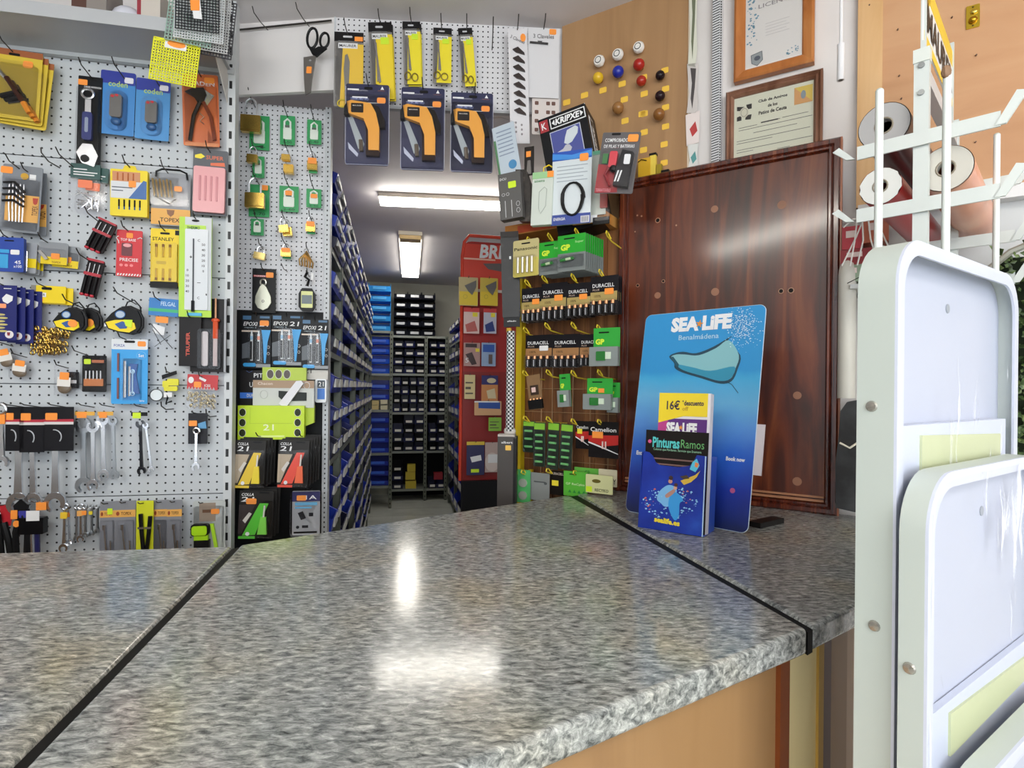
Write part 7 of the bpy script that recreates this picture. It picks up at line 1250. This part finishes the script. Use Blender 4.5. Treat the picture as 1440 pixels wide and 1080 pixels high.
MB().lathe([(w * .11, 0), (w * .11, .0006)], (-w * .32, -.001, h * .635), 18, 1).build('yellow_seal', m('f4d82c', .4), r); MB().prism([(-.004 + .0, h * .60), (.0, h * .625), (w * .2, h * .63), (w * .3, h * .6)], -.0016, -.001).build('wave_print', m('9cd4e8', .4), r)
r, w, h, f = leaflet(909, 604, 997, 609, .003, 'paint_leaflet', 'black PinturasRamos leaflet in front of the yellow discount leaflets', m('1c1716', .35), th=.0015)
put_text('name_lettering', 'Pinturas', r, -w * .16, h * .875, w * .44, h * .11, -.001, m('58c8c8', .4), .03); put_text('name_lettering', 'Ramos', r, w * .26, h * .875, w * .36, h * .085, -.001, m('6ab06a', .4), .0); put_text('slogan_lettering', 'Colores que Perduran. Servicio que Enamora', r, w * .02, h * .80, w * .76, h * .03, -.001, m('a8dcb8', .4), .0)
MB().lathe([(w * .03, 0), (w * .03, .0005)], (-w * .43, -.0002, h * .88), 12, 1).build('pink_drop', m('d85a90', .4), r); b = MB()
for i in range(8): b.box(-w * .36, -.0006, h * (.70 - .055 * i), w * .36, -.0001, h * (.715 - .055 * i))
b.build('text_lines', m('7a5a54', .5), r)
# small black thing at the foot of the board
q = onz(1078, 738, TOPZ); o = MB().box(-.05, -.015, 0, .05, .015, .012).build('black_strip', m('1c1a1a', .5), None, False, Matrix.Translation((q.x, q.y, TOPZ + .0005)) @ Matrix.Rotation(math.radians(35), 4, 'Z')); tag(o, 'short flat black strip lying on the counter behind the standee', 'strip')
# ------------------------------------------------------------------ roll stand on the right
SA = 49 - 90
AD = Vector((math.sin(math.radians(49)), math.cos(math.radians(49)), 0)); BD = Vector((math.cos(math.radians(40)), -math.sin(math.radians(40)), 0))   # away from viewer / to the right
base = Vector((.705, .985, 0))
SM = Matrix.Identity(4)
for i in range(3): SM[i][0] = BD[i]; SM[i][1] = AD[i]; SM[i][3] = base[i]
st = empty('roll_stand', SM, 'white metal stand with hooked arms and a yellow MAURER sign on top', 'stand')
STW = m('ccd2cf', .35)
def rz(py, Z=.985): return H0 + (CY - py) / F * Z
ztop = rz(66)
for y in (0, .36): st_ = MB().box(-.011, y - .008, 0, .011, y + .008, ztop).build('post', STW, st)
MB().box(-.012, -.010, ztop - .022, .012, .010, ztop + .001).build('post_cap', m('d5dad4', .4), st)
MB().box(-.009, 0, ztop - .055, .009, .36, ztop - .03).build('cross_bar', m('c9c9c9', .4), st); MB().box(-.004, .006, ztop, .004, .012, ztop + .16).build('sign_post', STW, st); MB().box(-.004, .33, ztop - .02, .004, .336, ztop + .16).build('sign_post', STW, st)
for z in (ztop - .028, ztop - .075): MB().tube([(-.0, -.008, z), (0, -.011, z)], .005, 10).build('bolt', m('8a8e90', .3, .8), st, True)
for y in (.0, .36):
    for k, py in enumerate((187, 280, 350)):
        z = rz(py) - .006
        if k == 2 and y == 0: continue
        MB().prism([(-.095, z - .012), (.105, z - .012), (.105, z + .012), (-.095, z + .012)], y - .014, y - .010).build('arm', STW, st)
        MB().prism([(.098, z - .010), (.112, z - .010), (.138, z + .034), (.124, z + .038)], y - .016, y - .010).build('arm_tip', STW, st); MB().prism([(-.098, z - .010), (-.112, z - .008), (-.135, z + .012), (-.124, z + .018)], y - .016, y - .010).build('arm_tip', STW, st)
# the sign
e = empty('brand_sign', SM @ Matrix.Translation((-.002, 0, ztop + .022)), 'white and yellow MAURER sign on top of the roll stand', 'sign')
SH, SL = .118, .345
SIG = MB(); SIG.box(0, .006, 0, .003, SL, SH); SIG.build('panel', m('ececea', .4), e)
MB().box(.003, .006, SH * .72, .0036, SL, SH).build('yellow_top_band', m('f0cc3c', .4), e); MB().box(.003, .006, 0, .0036, SL, SH * .14).build('yellow_foot_band', m('f0cc3c', .4), e)
tm = put_text('lettering', 'MAURER', e, 0, 0, SL * .86, SH * .44, 0, m('2e2e30', .4), .018); tm.matrix_local = Matrix.Translation((.0042, SL * .52, SH * .43)) @ Matrix.Rotation(math.radians(90), 4, 'Z')
tr = MB(); tr.v = [(.0044, .02, SH * .78), (.0044, .06, SH * .78), (.0044, .04, SH * .60)]; tr.f = [(0, 1, 2), (2, 1, 0)]; tr.build('small_triangle', m('f0cc3c', .4), e)
# upright white rods
for k, (px, py, Z) in enumerate([(1237, 128, .84), (1332, 106, .84), (1402, 190, 1.08)]):
    pt = CAM + (Vector((0, 1, 0)) + RV * ((px - CX) / F) + UV * ((CY - py) / F)) * Z
    e = empty('upright_rod', Matrix.Translation((pt.x, pt.y, 0)), 'thin white upright rod of the stand, %s' % ['left one in front of the rolls', 'middle one beside the MAURER sign', 'right one by the plywood panel'][k], 'rod'); MB().tube([(0, 0, 0), (0, 0, pt.z)], .0055, 10).build('rod', m('e2e8e4', .35), e, True); MB().ball((0, 0, pt.z), .0055, .0055, .004, 10, 6).build('rod_end', m('c8cec8', .35), e, True)
    if k == 1: MB().ball((-.003, -.002, pt.z + .004), .007, .006, .010, 8, 6).build('brown_tie', m('8a6a50', .6), e, True)
# rolls
def roll(px, py, Z, rpx, L, c, lb, core='c8c8c4', rag=False):
    P_ = CAM + (Vector((0, 1, 0)) + RV * ((px - CX) / F) + UV * ((CY - py) / F)) * Z; R_ = rpx * Z / F
    M_ = SM.copy()
    for i in range(3): M_[i][3] = P_[i]
    e = empty('vinyl_roll', M_, lb, 'roll', 'rolls on the roll stand')
    b = MB(); n = 28; k = 0
    for (r, y) in ((R_, 0), (R_, L)):
        for j in range(n): g = 2 * math.pi * j / n; b.v.append((r * math.cos(g), y, r * math.sin(g)))
    for j in range(n): j2 = (j + 1) % n; b.f.append((j, n + j, n + j2, j2))
    b.f.append(tuple(range(n, 2 * n))); b.build('outer_sheet', c, e, True)
    b = MB()
    for (r, y) in ((R_ * .97, -.001), (R_ * .34, -.001), (R_ * .34, .02)):
        for j in range(n): g = 2 * math.pi * j / n; b.v.append((r * math.cos(g) * (1 + (.04 * math.sin(j * 2.6) if rag and y < 0 and r > R_ * .5 else 0)), y, r * math.sin(g)))
    for q in range(2):
        for j in range(n): j2 = (j + 1) % n; b.f.append((q * n + j, q * n + j2, (q + 1) * n + j2, (q + 1) * n + j))
    b.build('roll_end', m('#' + core, .5), e, False); MB().tube([(R_ * .34 * math.cos(2 * math.pi * j / 16), -.001, R_ * .34 * math.sin(2 * math.pi * j / 16)) for j in range(16)], .0016, 5, True).build('core_rim', m('8a8070', .5), e, True)
    return e, R_
e, R_ = roll(1243, 177, 1.03, 32, .45, m('3c1a1c', .3), 'dark maroon roll with a grey end, upper left on the stand', 'a8a6a6')
e, R_ = roll(1238, 262, 1.03, 26, .45, m('b01c20', .3), 'bright red roll with a ragged white end, lower left on the stand', 'd8d8d4', True)
e, R_ = roll(1330, 237, .972, 32, .46, noisy('peach_vinyl', [(.3, 'd88a6a'), (.6, 'e8a888'), (.8, 'e0c0a8')], 6, .3), 'peach pink roll with a pale end, on the right side of the stand', 'c8c4ba')
# ------------------------------------------------------------------ step stools wrapped in film
def glint_film_mat():
    """thin clear film: see-through, faintly glossy, with glints along its folds painted in as white streaks"""
    x = bpy.data.materials.new('wrapping_film_painted_glints'); x.use_nodes = True; t = x.node_tree; t.nodes.clear()
    o = N(t, 'ShaderNodeOutputMaterial'); mx = N(t, 'ShaderNodeMixShader'); mx2 = N(t, 'ShaderNodeMixShader'); tr = N(t, 'ShaderNodeBsdfTransparent'); g = N(t, 'ShaderNodeBsdfGlossy'); df = N(t, 'ShaderNodeBsdfTranslucent'); d2 = N(t, 'ShaderNodeBsdfDiffuse'); md = N(t, 'ShaderNodeAddShader')
    g.inputs['Roughness'].default_value = .15; df.inputs[0].default_value = rgb('b0b4c0'); d2.inputs[0].default_value = rgb('f4f6ff')
    tc = N(t, 'ShaderNodeTexCoord'); mp = N(t, 'ShaderNodeMapping'); mp.inputs['Rotation'].default_value = (0, math.radians(-24), 0); mp.inputs['Scale'].default_value = (30, 6, 3.2)
    n = N(t, 'ShaderNodeTexNoise'); n.inputs['Scale'].default_value = 1.3; n.inputs['Detail'].default_value = 4; n.inputs['Distortion'].default_value = .9; n2 = N(t, 'ShaderNodeTexNoise'); n2.inputs['Scale'].default_value = 5
    t.links.new(tc.outputs['Object'], mp.inputs[0]); t.links.new(mp.outputs[0], n.inputs[0]); t.links.new(tc.outputs['Object'], n2.inputs[0])
    a = N(t, 'ShaderNodeMath', operation='MULTIPLY'); t.links.new(n.outputs[0], a.inputs[0]); t.links.new(n2.outputs[0], a.inputs[1])
    mr = N(t, 'ShaderNodeMapRange'); mr.inputs[1].default_value = .325; mr.inputs[2].default_value = .41; mr.inputs[3].default_value = .0; mr.inputs[4].default_value = .85; t.links.new(a.outputs[0], mr.inputs[0])  # mask of the white streaks that stand in for glints on the film
    t.links.new(df.outputs[0], md.inputs[0]); t.links.new(d2.outputs[0], md.inputs[1])
    mx.inputs[0].default_value = .07; t.links.new(tr.outputs[0], mx.inputs[1]); t.links.new(g.outputs[0], mx.inputs[2])
    t.links.new(mr.outputs[0], mx2.inputs[0]); t.links.new(mx.outputs[0], mx2.inputs[1]); t.links.new(d2.outputs[0], mx2.inputs[2]); t.links.new(mx2.outputs[0], o.inputs[0]); return x
WRF = glint_film_mat()
RAILM = m('bcc4be', .42); RIMM = m('cdd2e2', .35); STEPM = m('ccd3e6', .4); BACKM = m('bcc2d4', .4)
def stool(px, py_top, Y, wd, dep, rad, lb, ang=34.8, rivets=(), tread=None):
    X = Y * (px - CX) / F; pl = Plane(X, Y, ang); z1 = H0 + (CY - py_top) / F * Y
    e = empty('step_stool', frameM(pl, 0, 0, 0), lb, 'step stool', 'folded white step stools')
    o_ = rrect(0, -.2, wd, z1, rad, 8); t_ = .004
    def ring(out, inn, y0, y1):
        b = MB(); n = len(out); b.v = [(x, y0, z) for x, z in out] + [(x, y0, z) for x, z in inn] + [(x, y1, z) for x, z in out] + [(x, y1, z) for x, z in inn]
        for i in range(n):
            j = (i + 1) % n; b.f += [(i, j, n + j, n + i), (2 * n + j, 2 * n + i, 3 * n + i, 3 * n + j), (j, i, 2 * n + i, 2 * n + j), (n + i, n + j, 3 * n + j, 3 * n + i)]
        return b
    def clipz(p): return [(x, max(z, 0.0)) for x, z in p]
    out = clipz(rrect(0, -.2, wd, z1, rad, 8)); inn = clipz(rrect(.016, -.2, wd - .016, z1 - .016, rad - .012, 8)); inn2 = clipz(rrect(t_, -.2, wd - t_, z1 - t_, rad - t_, 8))
    ring(out, inn2, .003, dep).build('side_rail', RAILM, e, True)
    ring(out, inn, 0, .003).build('front_rim', RIMM, e, True)
    MB().prism(rrect(.004, .02, wd - .004, z1 - .006, rad - .004, 8), dep * .55, dep * .62).build('back_sheet', BACKM, e)
    for (py, x, r) in rivets: MB().lathe([(.0062, 0), (.005, .0022), (.001, .003)], (0, 0, 0), 14, 0).build('rivet', m('b8b4ac', .25, .8), e, True).matrix_local = Matrix.Translation((-.0002, dep * x, H0 + (CY - py) / F * Y)) @ Matrix.Rotation(math.pi, 4, 'Z')
    for (f0, f1, grn) in tread or []:
        MB().box(.03, .006, z1 - f1, wd - .03, dep * .5, z1 - f0).build('step_tread', STEPM, e)
        if grn: MB().prism([(.075, z1 - f0 - .012), (wd - .06, z1 - f0 - .020), (wd - .06, z1 - f0 - .05), (.075, z1 - f0 - .058)], .0035, .006).build('green_label', m('c6cda4', .45), e)
    MB().lathe([(.006, 0), (.006, .001)], (wd * .5, dep * .55, z1 - .06), 12, 1).build('hole', m('9aa0aa', .5), e)
    # film wrapped around the front, bulging a little
    b = MB(); nx, nz = 14, 40
    for j in range(nz + 1):
        for i in range(nx + 1):
            x = .003 + (wd - .006) * i / nx; z = .05 + (z1 - .056) * j / nz
            zt = z1 - .004 - (rad - math.sqrt(max(rad * rad - max(rad - x, x - wd + rad, 0) ** 2, 0)))
            b.v.append((x, -.0012 - .0035 * abs(math.sin(i * 1.7 + j * .9)) * min(1, i * .5, (nx - i) * .5), min(z, zt)))
    for j in range(nz):
        for i in range(nx): k = j * (nx + 1) + i; b.f.append((k, k + 1, k + nx + 2, k + nx + 1))
    b.build('wrapping_film', WRF, e, True)
    return e
stool(1262, 322, .600, .405, .040, .055, 'tall folded white step stool wrapped in clear film, next to the counter', rivets=[(567, .62, 0), (884, .5, 0)], tread=[(.205, .31, True), (.60, .68, False)])
stool(1308, 664, .566, .40, .026, .060, 'middle folded white step stool in film, in front of the tall one', rivets=[(943, .6, 0), (300, .5, 0)][:1], tread=[(.25, .36, True)])
stool(1366, 1125, .535, .40, .024, .075, 'lowest folded white step stool at the lower right corner of the photo', tread=[(.2, .29, False)])
